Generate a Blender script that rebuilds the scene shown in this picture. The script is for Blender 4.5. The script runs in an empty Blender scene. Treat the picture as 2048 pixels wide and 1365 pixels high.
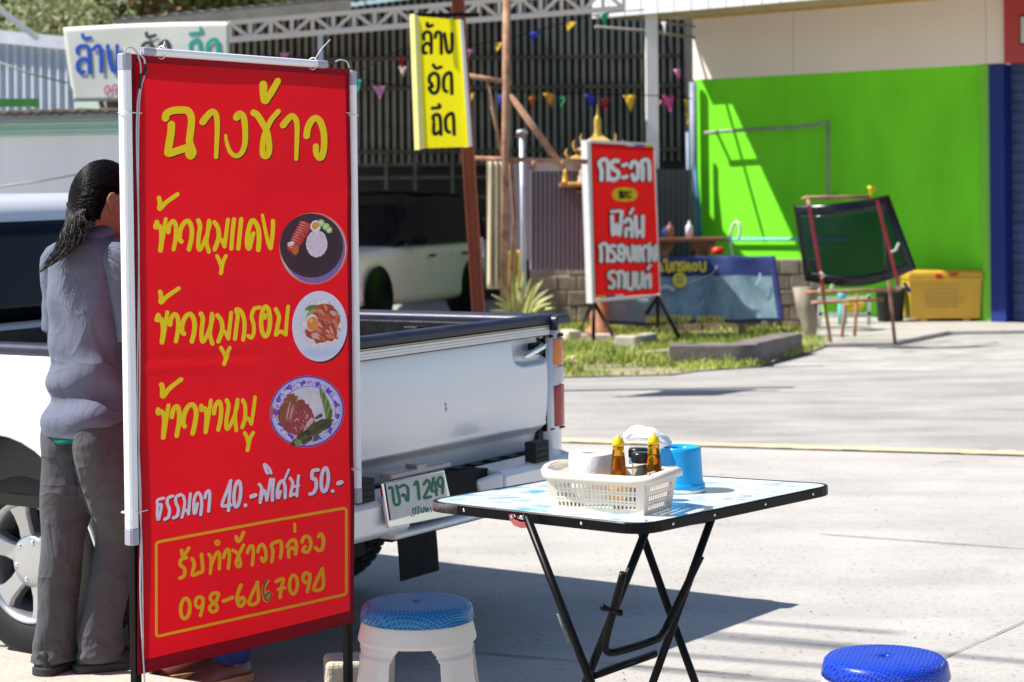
import bpy, bmesh, math, random
import numpy as np
from mathutils import Vector, Matrix
random.seed(7)
SC = bpy.context.scene
R = math.radians
# ------------------------------------------------------------------ camera
CAMH, F, H, RO = 1.55, 4050.0, 390.0, 0.0095
cam_d = bpy.data.cameras.new("camera")
cam = bpy.data.objects.new("camera", cam_d)
SC.collection.objects.link(cam)
SC.camera = cam
cam_d.sensor_width = 36.0
cam_d.lens = F / 2048.0 * 36.0
cam_d.shift_y = -(682.5 - H) / 2048.0
cam_d.clip_start = 0.1
cam_d.clip_end = 2000.0
cam_d.dof.use_dof = True
cam_d.dof.focus_distance = 5.6
cam_d.dof.aperture_fstop = 5.6
cam.matrix_world = Matrix.Translation((0, 0, CAMH)) @ Matrix.Rotation(R(90), 4, 'X') @ Matrix.Rotation(-RO, 4, 'Z')
# ------------------------------------------------------------------ sky, sun, exposure
SUN = Vector((0.86, 0.045, -1.10)).normalized()          # the way the light travels
world = bpy.data.worlds.new("World")
SC.world = world
world.use_nodes = True
wn = world.node_tree.nodes
wl = world.node_tree.links
sky = wn.new("ShaderNodeTexSky")
sky.sky_type = 'NISHITA'
sky.sun_disc = False
sky.sun_elevation = math.asin(-SUN.z)
sky.sun_rotation = math.atan2(-SUN.x, -SUN.y)
sky.air_density = 1.0
sky.dust_density = 0.6
sky.ozone_density = 3.0
wn["Background"].inputs[1].default_value = 0.085
wl.new(sky.outputs[0], wn["Background"].inputs[0])
sd = bpy.data.lights.new("sun", 'SUN')
sd.energy = 5.0
sd.angle = R(0.53)
sd.color = (1.0, 0.955, 0.88)
so = bpy.data.objects.new("sun", sd)
SC.collection.objects.link(so)
so.rotation_euler = SUN.to_track_quat('-Z', 'Y').to_euler()
so.location = (-20, 0, 30)
SC.view_settings.view_transform = 'Standard'
SC.view_settings.look = 'None'
SC.view_settings.gamma = 1.0
SC.view_settings.exposure = 0.66
SC.cycles.use_denoising = True
SC.cycles.max_bounces = 8
SC.cycles.transparent_max_bounces = 12
SC.cycles.caustics_reflective = False
SC.cycles.caustics_refractive = False

# ------------------------------------------------------------------ rays through photograph pixels (2048 wide)
CR, SR = math.cos(RO), math.sin(RO)
CAM = Vector((0, 0, CAMH))
def ray(px, py):
    a, b = px - 1024.0, py - H
    return Vector(((CR * a - SR * b) / F, 1.0, -(SR * a + CR * b) / F))
def P(px, py, Y):                       # point at distance Y
    return CAM + ray(px, py) * Y
def G(px, py, h=0.0):                   # point on the level z = h
    d = ray(px, py)
    return CAM + d * ((h - CAMH) / d.z)
def PL(px, py, o, n):                   # point on a plane
    d = ray(px, py)
    return CAM + d * ((o - CAM).dot(n) / d.dot(n))
def xpix(p):                             # point -> photograph pixel
    q = p - CAM; x = q.x / q.y * F; y = -q.z / q.y * F
    return 1024 + CR * x + SR * y, H - SR * x + CR * y
def V(*a):
    return Vector(a)

# ------------------------------------------------------------------ materials
def mat(name, col, rough=0.6, metal=0.0, var=0.12, scale=6.0, bump=0.0, bscale=None, coat=0.0, spec=0.5,
        col2=None, trans=0.0, ior=1.45, alpha=1.0, sss=0.0, detail=6.0, stretch=(1, 1, 1), sheen=0.0, rvar=0.1, transl=0.0):
    m = bpy.data.materials.new(name)
    m.use_nodes = True
    nt = m.node_tree
    n, l = nt.nodes, nt.links
    b = n["Principled BSDF"]
    tc = n.new("ShaderNodeTexCoord")
    mp = n.new("ShaderNodeMapping")
    mp.inputs['Scale'].default_value = stretch
    l.new(tc.outputs['Object'], mp.inputs['Vector'])
    nz = n.new("ShaderNodeTexNoise")
    nz.inputs['Scale'].default_value = scale
    nz.inputs['Detail'].default_value = detail
    nz.inputs['Roughness'].default_value = 0.62
    l.new(mp.outputs[0], nz.inputs['Vector'])
    rp = n.new("ShaderNodeValToRGB")
    c = Vector(col[:3])
    c2 = Vector(col2[:3]) if col2 else c
    rp.color_ramp.elements[0].position = 0.3
    rp.color_ramp.elements[1].position = 0.72
    rp.color_ramp.elements[0].color = (*[max(0, x * (1 - var)) for x in c], 1)
    rp.color_ramp.elements[1].color = (*[min(1, x * (1 + var)) for x in c2], 1)
    l.new(nz.outputs['Fac'], rp.inputs['Fac'])
    l.new(rp.outputs[0], b.inputs['Base Color'])
    mr = n.new("ShaderNodeMapRange")
    mr.inputs[3].default_value = max(0.02, rough - rvar)
    mr.inputs[4].default_value = min(1, rough + rvar)
    l.new(nz.outputs['Fac'], mr.inputs[0])
    l.new(mr.outputs[0], b.inputs['Roughness'])
    b.inputs['Metallic'].default_value = metal
    b.inputs['Specular IOR Level'].default_value = spec
    b.inputs['IOR'].default_value = ior
    if coat:
        b.inputs['Coat Weight'].default_value = coat
        b.inputs['Coat Roughness'].default_value = 0.06
    if trans:
        b.inputs['Transmission Weight'].default_value = trans
    if alpha < 1:
        b.inputs['Alpha'].default_value = alpha
    if sss:
        b.inputs['Subsurface Weight'].default_value = sss
        b.inputs['Subsurface Radius'].default_value = (0.01, 0.005, 0.003)
    if sheen:
        b.inputs['Sheen Weight'].default_value = sheen
    if bump:
        nb = n.new("ShaderNodeTexNoise")
        nb.inputs['Scale'].default_value = bscale or scale * 8
        nb.inputs['Detail'].default_value = 5
        l.new(mp.outputs[0], nb.inputs['Vector'])
        bp = n.new("ShaderNodeBump")
        bp.inputs['Strength'].default_value = bump
        bp.inputs['Distance'].default_value = 0.01
        l.new(nb.outputs['Fac'], bp.inputs['Height'])
        l.new(bp.outputs[0], b.inputs['Normal'])
    if transl:                           # thin sheet that lets sunlight through from behind
        tr = n.new("ShaderNodeBsdfTranslucent"); mx = n.new("ShaderNodeMixShader"); mx.inputs[0].default_value = transl
        l.new(rp.outputs[0], tr.inputs[0]); l.new(b.outputs[0], mx.inputs[1]); l.new(tr.outputs[0], mx.inputs[2])
        l.new(mx.outputs[0], n["Material Output"].inputs[0])
    return m

# ------------------------------------------------------------------ mesh builder
class MB:
    def __init__(s):
        s.v, s.f, s.m, s.sm = [], [], [], []
    def vert(s, p):
        s.v.append(Vector(p)); return len(s.v) - 1
    def face(s, idx, mi=0, smooth=False):
        s.f.append(tuple(idx)); s.m.append(mi); s.sm.append(smooth)
    def poly(s, pts, mi=0, smooth=False):
        i = [s.vert(p) for p in pts]; s.face(i, mi, smooth)
    def quadbox(s, c, mi=0):             # 8 corners: bottom 4 (ccw), top 4
        i = [s.vert(p) for p in c]
        for q in ((3, 2, 1, 0), (4, 5, 6, 7), (0, 1, 5, 4), (1, 2, 6, 5), (2, 3, 7, 6), (3, 0, 4, 7)):
            s.face([i[k] for k in q], mi)
    def box(s, c, size, mi=0, M=None):
        x, y, z = [k / 2 for k in size]
        pts = [Vector(k) for k in ((-x, -y, -z), (x, -y, -z), (x, y, -z), (-x, y, -z), (-x, -y, z), (x, -y, z), (x, y, z), (-x, y, z))]
        if M is not None: pts = [M @ p for p in pts]
        s.quadbox([p + Vector(c) for p in pts], mi)
    def bar(s, a, b, w, h, mi=0, up=(0, 0, 1)):   # rectangular bar a->b
        a, b = Vector(a), Vector(b)
        d = (b - a).normalized(); u = Vector(up)
        if abs(d.dot(u)) > 0.98: u = Vector((1, 0, 0))
        sd_ = d.cross(u).normalized(); u = sd_.cross(d).normalized()
        sd_ *= w / 2; u *= h / 2
        s.quadbox([a - sd_ - u, a + sd_ - u, b + sd_ - u, b - sd_ - u, a - sd_ + u, a + sd_ + u, b + sd_ + u, b - sd_ + u], mi)
    def prism(s, pts, off, mi=0):        # polygon extruded by a vector
        off = Vector(off)
        a = [s.vert(p) for p in pts]; b = [s.vert(Vector(p) + off) for p in pts]
        n = len(a)
        s.face(a[::-1], mi); s.face(b, mi)
        for k in range(n):
            s.face((a[k], a[(k + 1) % n], b[(k + 1) % n], b[k]), mi)
    def loft(s, rings, mi=0, smooth=True, cap=True, close=True):
        idx = [[s.vert(p) for p in r] for r in rings]
        n = len(idx[0])
        for a, b in zip(idx, idx[1:]):
            for k in range(n if close else n - 1):
                k2 = (k + 1) % n
                s.face((a[k], a[k2], b[k2], b[k]), mi, smooth)
        if cap:
            s.face(idx[0][::-1], mi); s.face(idx[-1], mi)
    def tube(s, pts, r, n=8, mi=0, cap=True, smooth=True):
        pts = [Vector(p) for p in pts]
        if not hasattr(r, '__len__'): r = [r] * len(pts)
        ref = None; rings = []
        for k, p in enumerate(pts):
            d = (pts[min(k + 1, len(pts) - 1)] - pts[max(k - 1, 0)])
            if d.length < 1e-9: d = Vector((0, 0, 1))
            d.normalize()
            if ref is None:
                ref = Vector((0, 0, 1)) if abs(d.z) < 0.9 else Vector((1, 0, 0))
            sd_ = d.cross(ref).normalized(); ref = sd_.cross(d).normalized()
            rings.append([p + (sd_ * math.cos(t) + ref * math.sin(t)) * r[k] for t in [2 * math.pi * j / n for j in range(n)]])
        s.loft(rings, mi, smooth, cap)
    def lathe(s, prof, o, ax=(0, 0, 1), n=32, mi=0, smooth=True, cap=False, a0=0.0, mis=None):
        ax = Vector(ax).normalized()
        u = ax.orthogonal().normalized(); w = ax.cross(u)
        o = Vector(o)
        rings = [[o + ax * z + (u * math.cos(a0 + 2 * math.pi * k / n) + w * math.sin(a0 + 2 * math.pi * k / n)) * max(r, 1e-5) for k in range(n)] for r, z in prof]
        if mis is None:
            s.loft(rings, mi, smooth, cap)
        else:
            idx = [[s.vert(p) for p in r] for r in rings]
            for q, (a, b) in enumerate(zip(idx, idx[1:])):
                for k in range(n):
                    s.face((a[k], a[(k + 1) % n], b[(k + 1) % n], b[k]), mis[q], smooth)
    def grid(s, fn, nu, nv, mi=0, smooth=True, skip=None):
        idx = [[s.vert(fn(i / nu, j / nv)) for j in range(nv + 1)] for i in range(nu + 1)]
        for i in range(nu):
            for j in range(nv):
                if skip and skip(i, j): continue
                s.face((idx[i][j], idx[i + 1][j], idx[i + 1][j + 1], idx[i][j + 1]), mi, smooth)
    def sphere(s, c, r, nu=16, nv=10, mi=0):
        c = Vector(c)
        rr = r if hasattr(r, '__len__') else (r, r, r)
        rings = []
        for j in range(nv + 1):
            t = math.pi * j / nv
            rings.append([c + Vector((rr[0] * max(math.sin(t), 1e-4) * math.cos(2 * math.pi * k / nu), rr[1] * max(math.sin(t), 1e-4) * math.sin(2 * math.pi * k / nu), -rr[2] * math.cos(t))) for k in range(nu)])
        s.loft(rings, mi, True, False)
    def merge(s, o):
        n = len(s.v); s.v += o.v; s.f += [tuple(i + n for i in f) for f in o.f]; s.m += o.m; s.sm += o.sm

def rootloc(o):
    while o.parent: o = o.parent
    return o.matrix_world.translation.copy() if o.get("worldroot") else o.location.copy()
def thing(name, label, cat, loc=(0, 0, 0), group=None, M=None):
    o = bpy.data.objects.new(name, None)
    o.empty_display_size = 0.1
    SC.collection.objects.link(o)
    if M is not None:
        o.matrix_world = M; o["local"] = True
    else:
        o.location = loc
    o['label'] = label; o['category'] = cat
    if group: o['group'] = group
    return o
def obj(name, mb, mats, parent=None, label=None, cat=None, group=None, kind=None, loc=None, face_to=None, solid=0.0, bevel=0.0, subsurf=0, soff=-1, weld=False, bseg=2):
    """links one mesh object; builder coordinates are world ones unless the root thing is flagged local"""
    me = bpy.data.meshes.new(name)
    sub = Vector((0, 0, 0))
    r = parent
    while r is not None and r.parent is not None: r = r.parent
    if r is not None and not r.get("local"): sub = r.location
    if parent is None and loc is not None: sub = Vector(loc)
    me.from_pydata([tuple(p - sub) for p in mb.v], [], mb.f)
    if not isinstance(mats, (list, tuple)): mats = [mats]
    for m in mats: me.materials.append(m)
    me.polygons.foreach_set("material_index", mb.m)
    me.polygons.foreach_set("use_smooth", mb.sm)
    bm = bmesh.new(); bm.from_mesh(me)
    if weld: bmesh.ops.remove_doubles(bm, verts=bm.verts, dist=weld)
    bmesh.ops.recalc_face_normals(bm, faces=bm.faces)
    if face_to is not None:
        if sum((f.normal.dot(Vector(face_to)) * f.calc_area() for f in bm.faces), 0.0) < 0: bmesh.ops.reverse_faces(bm, faces=bm.faces)
    bm.to_mesh(me); bm.free()
    me.update()
    o = bpy.data.objects.new(name, me)
    SC.collection.objects.link(o)
    if parent is not None: o.parent = parent
    elif loc is not None: o.location = loc
    if solid:
        md = o.modifiers.new("thick", 'SOLIDIFY'); md.thickness = solid; md.offset = soff
    if bevel:
        md = o.modifiers.new("bevel", 'BEVEL'); md.width = bevel; md.segments = bseg; md.limit_method = 'ANGLE'; md.angle_limit = R(40)
        md.harden_normals = False
    if subsurf:
        md = o.modifiers.new("sub", 'SUBSURF'); md.levels = subsurf; md.render_levels = subsurf
    if label: o['label'] = label
    if cat: o['category'] = cat
    if group: o['group'] = group
    if kind: o['kind'] = kind
    return o
def copy_tree(o, parent=None):
    c = o.copy(); SC.collection.objects.link(c)
    if parent is not None: c.parent = parent
    for ch in list(o.children): copy_tree(ch, c)
    return c

# ------------------------------------------------------------------ printed strokes on a flat sheet
def crom(pts, n=6):
    if len(pts) < 3: return [(pts[0][0] + (pts[-1][0] - pts[0][0]) * k / n, pts[0][1] + (pts[-1][1] - pts[0][1]) * k / n) for k in range(n + 1)]
    closed = (abs(pts[0][0] - pts[-1][0]) + abs(pts[0][1] - pts[-1][1])) < 1e-6
    q = ([pts[-2]] if closed else [pts[0]]) + list(pts) + ([pts[1]] if closed else [pts[-1]])
    out = []
    for i in range(1, len(q) - 2):
        p0, p1, p2, p3 = q[i - 1], q[i], q[i + 1], q[i + 2]
        for k in range(n):
            t = k / n
            out.append(tuple(0.5 * (2 * p1[a] + (p2[a] - p0[a]) * t + (2 * p0[a] - 5 * p1[a] + 4 * p2[a] - p3[a]) * t * t + (3 * p1[a] - p0[a] - 3 * p2[a] + p3[a]) * t ** 3) for a in (0, 1)))
    out.append(tuple(pts[-1]))
    return out
class Sheet:
    """a flat surface; at(px, py, lift) gives the point of it seen at a photograph pixel"""
    def __init__(s, o, n):
        s.o, s.n = Vector(o), Vector(n).normalized()
        if s.n.dot(CAM - s.o) < 0: s.n = -s.n
    wave = None
    def at(s, px, py, lift=0.0):
        if s.wave: lift += s.wave(px, py)
        return PL(px, py, s.o, s.n) + s.n * lift
    def strokes(s, mb, S, view=(1, 0, 0), lift=0.001, step=6e-7, mi=0, dx=0, dy=0, dr=0.0, ns=6):
        k, ox, oy = view
        for si, st in enumerate(S):
            base = lift + (si % 5) * step * 80
            pts, r = st[0], st[1]
            r2 = st[2] if len(st) > 2 else r
            c = crom(pts, ns)
            c = [((x + dx) / k + ox, (y + dy) / k + oy) for x, y in c]
            n = len(c); L = []; Rr = []
            rad = []
            for i in range(n):
                a, b = c[max(i - 1, 0)], c[min(i + 1, n - 1)]
                d = (b[0] - a[0], b[1] - a[1]); ln = math.hypot(*d) or 1.0
                nx, ny = -d[1] / ln, d[0] / ln
                rr = (r + (r2 - r) * i / (n - 1) + dr) / k
                rad.append(rr)
                lf = base + i * step
                L.append(mb.vert(s.at(c[i][0] + nx * rr, c[i][1] + ny * rr, lf)))
                Rr.append(mb.vert(s.at(c[i][0] - nx * rr, c[i][1] - ny * rr, lf)))
            for i in range(n - 1):
                mb.face((L[i], L[i + 1], Rr[i + 1], Rr[i]), mi)
            for e, sg in ((0, -1), (n - 1, 1)):
                a, b = c[max(e - 1, 0)], c[min(e + 1, n - 1)]
                an = math.atan2(b[1] - a[1], b[0] - a[0])
                lf = base + e * step
                fan = []
                for q in range(7):
                    t = an + sg * 0 + (math.pi / 2) - math.pi * q / 6 if sg > 0 else an + math.pi / 2 + math.pi * q / 6
                    fan.append(mb.vert(s.at(c[e][0] + math.cos(t) * rad[e], c[e][1] + math.sin(t) * rad[e], lf)))
                mb.face(fan, mi)
        return lift
    def blob(s, mb, cx, cy, rx, ry, lift, mi=0, rot=0.0, jit=0.0, n=28, view=(1, 0, 0)):
        k, ox, oy = view
        pts = []
        for i in range(n):
            t = 2 * math.pi * i / n
            q = 1 + random.uniform(-jit, jit)
            x, y = rx * q * math.cos(t), ry * q * math.sin(t)
            x, y = x * math.cos(rot) - y * math.sin(rot), x * math.sin(rot) + y * math.cos(rot)
            pts.append(s.at((cx + x) / k + ox, (cy + y) / k + oy, lift))
        c = mb.vert(s.at(cx / k + ox, cy / k + oy, lift))
        i = [mb.vert(p) for p in pts]
        for a in range(n): mb.face((c, i[a], i[(a + 1) % n]), mi)
    def poly(s, mb, pts, lift, mi=0, view=(1, 0, 0)):
        k, ox, oy = view
        mb.poly([s.at(x / k + ox, y / k + oy, lift) for x, y in pts], mi)
def ringpts(cx, cy, rx, ry, n=12, rot=0.0):
    o = []
    for i in range(n + 1):
        t = 2 * math.pi * (i % n) / n
        x, y = rx * math.cos(t), ry * math.sin(t)
        o.append((cx + x * math.cos(rot) - y * math.sin(rot), cy + x * math.sin(rot) + y * math.cos(rot)))
    return o
# ------------------------------------------------------------------ shared materials
M_con = mat("concrete", (0.46, 0.435, 0.405), 0.85, var=0.10, scale=1.6, bump=0.25, bscale=60, detail=9)
M_road = mat("road_concrete", (0.39, 0.37, 0.35), 0.88, var=0.13, scale=1.2, bump=0.4, bscale=45, detail=9)
M_apron = mat("apron", (0.43, 0.415, 0.39), 0.9, var=0.2, scale=2.5, bump=0.6, bscale=25, detail=10)
M_soil = mat("soil", (0.34, 0.30, 0.20), 0.95, var=0.3, scale=4, bump=0.5)
M_black = mat("black_metal", (0.004, 0.004, 0.0045), 0.36, var=0.3, scale=30, spec=0.16)
M_rubber = mat("rubber", (0.018, 0.018, 0.019), 0.7, var=0.25, scale=20, bump=0.1)
M_white = mat("white_paint", (0.78, 0.78, 0.77), 0.5, var=0.05, scale=8)
M_chrome = mat("chrome", (0.75, 0.76, 0.78), 0.16, metal=1.0, var=0.04)
M_rust = mat("rusty_steel", (0.30, 0.13, 0.065), 0.85, var=0.35, scale=9, bump=0.3, col2=(0.42, 0.24, 0.15))
M_oldcon = mat("old_concrete", (0.30, 0.26, 0.21), 0.95, var=0.3, scale=5, bump=0.6, bscale=40)

# ground materials get scratches, broom marks and stains of their own
def ground_detail(m, wave_scale, rot, strength, stain):
    nt = m.node_tree; n, l = nt.nodes, nt.links
    b = n["Principled BSDF"]
    tc = n.new("ShaderNodeTexCoord"); mp = n.new("ShaderNodeMapping")
    mp.inputs['Rotation'].default_value = (0, 0, rot)
    l.new(tc.outputs['Object'], mp.inputs['Vector'])
    mp2 = n.new("ShaderNodeMapping"); mp2.inputs['Scale'].default_value = (0.5, 1.6, 1); mp2.inputs['Rotation'].default_value = (0, 0, rot)
    l.new(tc.outputs['Object'], mp2.inputs['Vector'])
    st = n.new("ShaderNodeTexNoise"); st.inputs['Scale'].default_value = 1.6; st.inputs['Detail'].default_value = 8
    l.new(mp2.outputs[0], st.inputs['Vector'])
    spk = n.new("ShaderNodeTexNoise"); spk.inputs['Scale'].default_value = 38; spk.inputs['Detail'].default_value = 3
    l.new(tc.outputs['Object'], spk.inputs['Vector'])
    base = b.inputs['Base Color'].links[0].from_socket
    def mul(a, fac_sock, lo, hi, c):
        r = n.new("ShaderNodeValToRGB"); r.color_ramp.elements[0].position = lo; r.color_ramp.elements[1].position = hi
        r.color_ramp.elements[0].color = (c, c, c, 1); r.color_ramp.elements[1].color = (1, 1, 1, 1)
        l.new(fac_sock, r.inputs['Fac'])
        x = n.new("ShaderNodeMix"); x.data_type = 'RGBA'; x.blend_type = 'MULTIPLY'; x.inputs[0].default_value = 1.0
        l.new(a, x.inputs[6]); l.new(r.outputs[0], x.inputs[7])
        return x.outputs[2]
    s1 = mul(base, st.outputs['Fac'], 0.36, 0.58, stain)
    s2 = mul(s1, spk.outputs['Fac'], 0.30, 0.42, 0.72)
    oil = n.new("ShaderNodeTexNoise"); oil.inputs['Scale'].default_value = 2.3; oil.inputs['Detail'].default_value = 6; oil.inputs['Distortion'].default_value = .6
    l.new(tc.outputs['Object'], oil.inputs['Vector'])
    s2 = mul(s2, oil.outputs['Fac'], 0.26, 0.36, 0.78)
    l.new(s2, b.inputs['Base Color'])
    wv = n.new("ShaderNodeTexWave"); wv.wave_type = 'BANDS'; wv.bands_direction = 'Y'
    wv.inputs['Scale'].default_value = wave_scale; wv.inputs['Distortion'].default_value = 2.5; wv.inputs['Detail'].default_value = 3
    wv.inputs['Detail Scale'].default_value = 4
    l.new(mp.outputs[0], wv.inputs['Vector'])
    bp = n.new("ShaderNodeBump"); bp.inputs['Strength'].default_value = strength; bp.inputs['Distance'].default_value = 0.004
    l.new(wv.outputs['Fac'], bp.inputs['Height'])
    old = b.inputs['Normal'].links[0].from_socket
    l.new(old, bp.inputs['Normal']); l.new(bp.outputs[0], b.inputs['Normal'])
ground_detail(M_con, 14, R(35), 0.15, 0.86)
ground_detail(M_road, 5, R(4), 0.15, 0.78)
ground_detail(M_apron, 6, R(10), 0.1, 0.8)

# ------------------------------------------------------------------ ground, road, pavement
def grit():
    rn = random.Random(21); mb = MB()
    for _ in range(60):
        p = G(rn.uniform(700, 2048), rn.uniform(930, 1365)); r = rn.uniform(.0015, .0035)
        mb.sphere(V(p.x, p.y, r * .5), (r * rn.uniform(.8, 1.6), r, r * .7), 6, 4)
    obj("grit", mb, mat("grit", (.20, .18, .16), .9, var=.5, scale=3), kind='stuff', label="small grit scattered over the concrete forecourt", cat="grit")
def sheet_obj(name, pts, z, m, kind='structure'):
    mb = MB(); mb.poly([V(p[0], p[1], z) for p in pts]); return obj(name, mb, m, kind=kind)
sheet_obj("ground", [(-300, -40), (300, -40), (300, 600), (-300, 600)], -0.012, M_apron)
yl0, yl1 = G(1140, 884), G(2048, 910)
dyl = (yl1 - yl0).normalized()
def along(o, t, off): return (o.x + dyl.x * t - dyl.y * off, o.y + dyl.y * t + dyl.x * off)
sheet_obj("forecourt", [(-30, -8), (30, -8), along(yl0, 40, -0.05), along(yl0, -40, -0.05)], -0.004, M_con)
far0 = G(1140, 757)
wid = 5.6
sheet_obj("road", [along(yl0, -60, 0.0), along(yl0, 60, 0.0), along(yl0, 60, wid), along(yl0, -60, wid)], -0.006, M_road)
M_yel = mat("yellow_road_paint", (0.58, 0.47, 0.29), 0.85, var=0.06, scale=4, col2=(0.53, 0.46, 0.34))
mb = MB(); rn_ = random.Random(8)
for q in range(500):                     # worn paint: broken into short uneven dashes that touch
    t = -20 + q * .1
    a, b = rn_.uniform(-.03, .0), rn_.uniform(.14, .20)
    mb.poly([V(*along(yl0, t, a), .002), V(*along(yl0, t + .1, a + rn_.uniform(-.01, .01)), .002), V(*along(yl0, t + .1, b + rn_.uniform(-.01, .01)), .002), V(*along(yl0, t, b), .002)])
obj("road_edge_line", mb, M_yel, kind='structure')
grit()
# joints in the concrete
M_joint = mat("joint", (0.15, 0.14, 0.13), 0.95, var=0.3)
def joint(a, b, w=0.012):
    a, b = G(*a), G(*b)
    d = (b - a).normalized(); a, b = a - d * 0.0, b
    n = 24; mb = MB(); nrm = V(-d.y, d.x, 0)
    L = []
    for k in range(n + 1):
        p = a.lerp(b, k / n) + nrm * random.uniform(-0.002, 0.002)
        ww = w * random.uniform(0.5, 1.2)
        L.append((mb.vert(V(p.x, p.y, 0.001) + nrm * ww / 2), mb.vert(V(p.x, p.y, 0.001) - nrm * ww / 2)))
    for p, q in zip(L, L[1:]): mb.face((p[0], q[0], q[1], p[1]))
    obj("pavement_joint", mb, M_joint, kind='structure')
joint((1700, 1400), (2200, 1175), 0.006)
joint((1640, 1068), (2300, 1116), 0.011)
joint((740, 1288), (1500, 1350), 0.010)
# raised pavement the people stand on is made with the truck (it follows the parked truck)
# right-hand apron in front of the building
mb = MB(); mb.prism([V(p[0], p[1], -.02) for p in (G(1600, 694), G(1790, 690), G(1900, 668), G(2400, 660), (22, 27), P(1600, 650, 27))], V(0, 0, .055)); obj("pavement", mb, M_con, kind='structure', bevel=.02)
# ------------------------------------------------------------------ red menu banner
ZL, ZR = 5.40, 6.073
bTL, bBL, bTR = P(263, 108, ZL), P(277, 1351, ZL), P(700, 139, ZR)
bn = (bTR - bTL).cross(bBL - bTL)
BAN = Sheet(bTL, bn)
def ripple(px, py):
    c = py - (722 - .045 * (px - 280))
    k = 1 - max(0, min(1, (px - 470) / 70)) * max(0, min(1, (py - 380) / 45)) * max(0, min(1, (960 - py) / 50))
    if k < 1 and px > 540 and 425 < py < 910: return 0.0
    return k * (.0022 * math.sin(px / 66 + py / 105) + .0016 * math.sin(px / 95 - py / 72 + 1) + .0030 * math.exp(-(c / 7.0) ** 2) - .0024 * math.exp(-((c - 14) / 10.0) ** 2))
BAN.wave = ripple
bBR = BAN.at(709, 1246)
bdir = (bTR - bTL).normalized()
bback = -BAN.n
def vinyl(name, col, v=0.06, tl=0.34):
    m = mat(name, col, 0.5, var=v, scale=2.5, bump=0.0, spec=0.14, rvar=0.08, transl=tl)
    nt = m.node_tree; n, l = nt.nodes, nt.links
    b = n["Principled BSDF"]
    tc = n.new("ShaderNodeTexCoord"); mp = n.new("ShaderNodeMapping"); mp.inputs['Scale'].default_value = (4, 4, 120)
    l.new(tc.outputs['Object'], mp.inputs['Vector'])
    nz = n.new("ShaderNodeTexNoise"); nz.inputs['Scale'].default_value = 1.5; nz.inputs['Detail'].default_value = 3
    l.new(mp.outputs[0], nz.inputs['Vector'])
    n2 = n.new("ShaderNodeTexNoise"); n2.inputs['Scale'].default_value = 5; n2.inputs['Detail'].default_value = 2
    l.new(tc.outputs['Object'], n2.inputs['Vector'])
    b1 = n.new("ShaderNodeBump"); b1.inputs['Strength'].default_value = 0.22; b1.inputs['Distance'].default_value = 0.004
    b2 = n.new("ShaderNodeBump"); b2.inputs['Strength'].default_value = 0.5; b2.inputs['Distance'].default_value = 0.03
    l.new(n2.outputs['Fac'], b2.inputs['Height']); l.new(nz.outputs['Fac'], b1.inputs['Height'])
    l.new(b2.outputs[0], b1.inputs['Normal']); l.new(b1.outputs[0], b.inputs['Normal'])
    return m
M_red = vinyl("red_vinyl", (0.62, 0.006, 0.014))
M_dred = vinyl("dark_red_vinyl", (0.30, 0.008, 0.022))
M_yprint = mat("yellow_print", (0.97, 0.68, 0.012), 0.5, var=0.03, spec=0.15)
M_oprint = mat("orange_print", (0.92, 0.44, 0.012), 0.5, var=0.03, spec=0.15)
M_pprint = mat("pale_print", (0.90, 0.70, 0.82), 0.5, var=0.03, spec=0.15)
M_kprint = mat("shadow_print", (0.045, 0.006, 0.008), 0.5, var=0.05, spec=0.1)
banner_base = V((bBL.x + bBR.x) / 2, (bBL.y + bBR.y) / 2, 0) + bback * 0.012
ban = thing("menu_banner", "tall red rice menu banner with yellow handwriting and three food photos on a black stand", "banner", banner_base)
mb = MB()
def bsheet(i, j):
    x = (263 * (1 - i) + 700 * i) * (1 - j) + (277 * (1 - i) + 709 * i) * j
    y = (108 * (1 - i) + 139 * i) * (1 - j) + (1351 * (1 - i) + 1246 * i) * j
    return BAN.at(x, y)
mb.grid(bsheet, 50, 140)
obj("banner_sheet", mb, M_red, ban)
# darker stitched hem where the sheet folds round the frame
mb = MB()
def hem(pts):
    a, b, c, d = pts; n = 30
    if abs(a[0] - b[0]) + abs(c[0] - d[0]) < abs(a[1] - d[1]) + abs(b[1] - c[1]): a, b, c, d = b, c, d, a
    L_ = [(BAN.at(a[0] + (b[0] - a[0]) * k / n, a[1] + (b[1] - a[1]) * k / n, .0004), BAN.at(d[0] + (c[0] - d[0]) * k / n, d[1] + (c[1] - d[1]) * k / n, .0004)) for k in range(n + 1)]
    for p, q in zip(L_, L_[1:]): mb.poly([p[0], q[0], q[1], p[1]])
hem([(263, 108), (700, 139), (700, 152), (263, 124)])
hem([(263, 124), (270, 124.5), (287, 1348), (277, 1351)])
hem([(692, 152), (700, 152), (709, 1246), (701, 1248)])
hem([(286, 1322), (702, 1222), (701, 1248), (287, 1348.5)])
obj("hem", mb, M_dred, ban)
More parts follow.
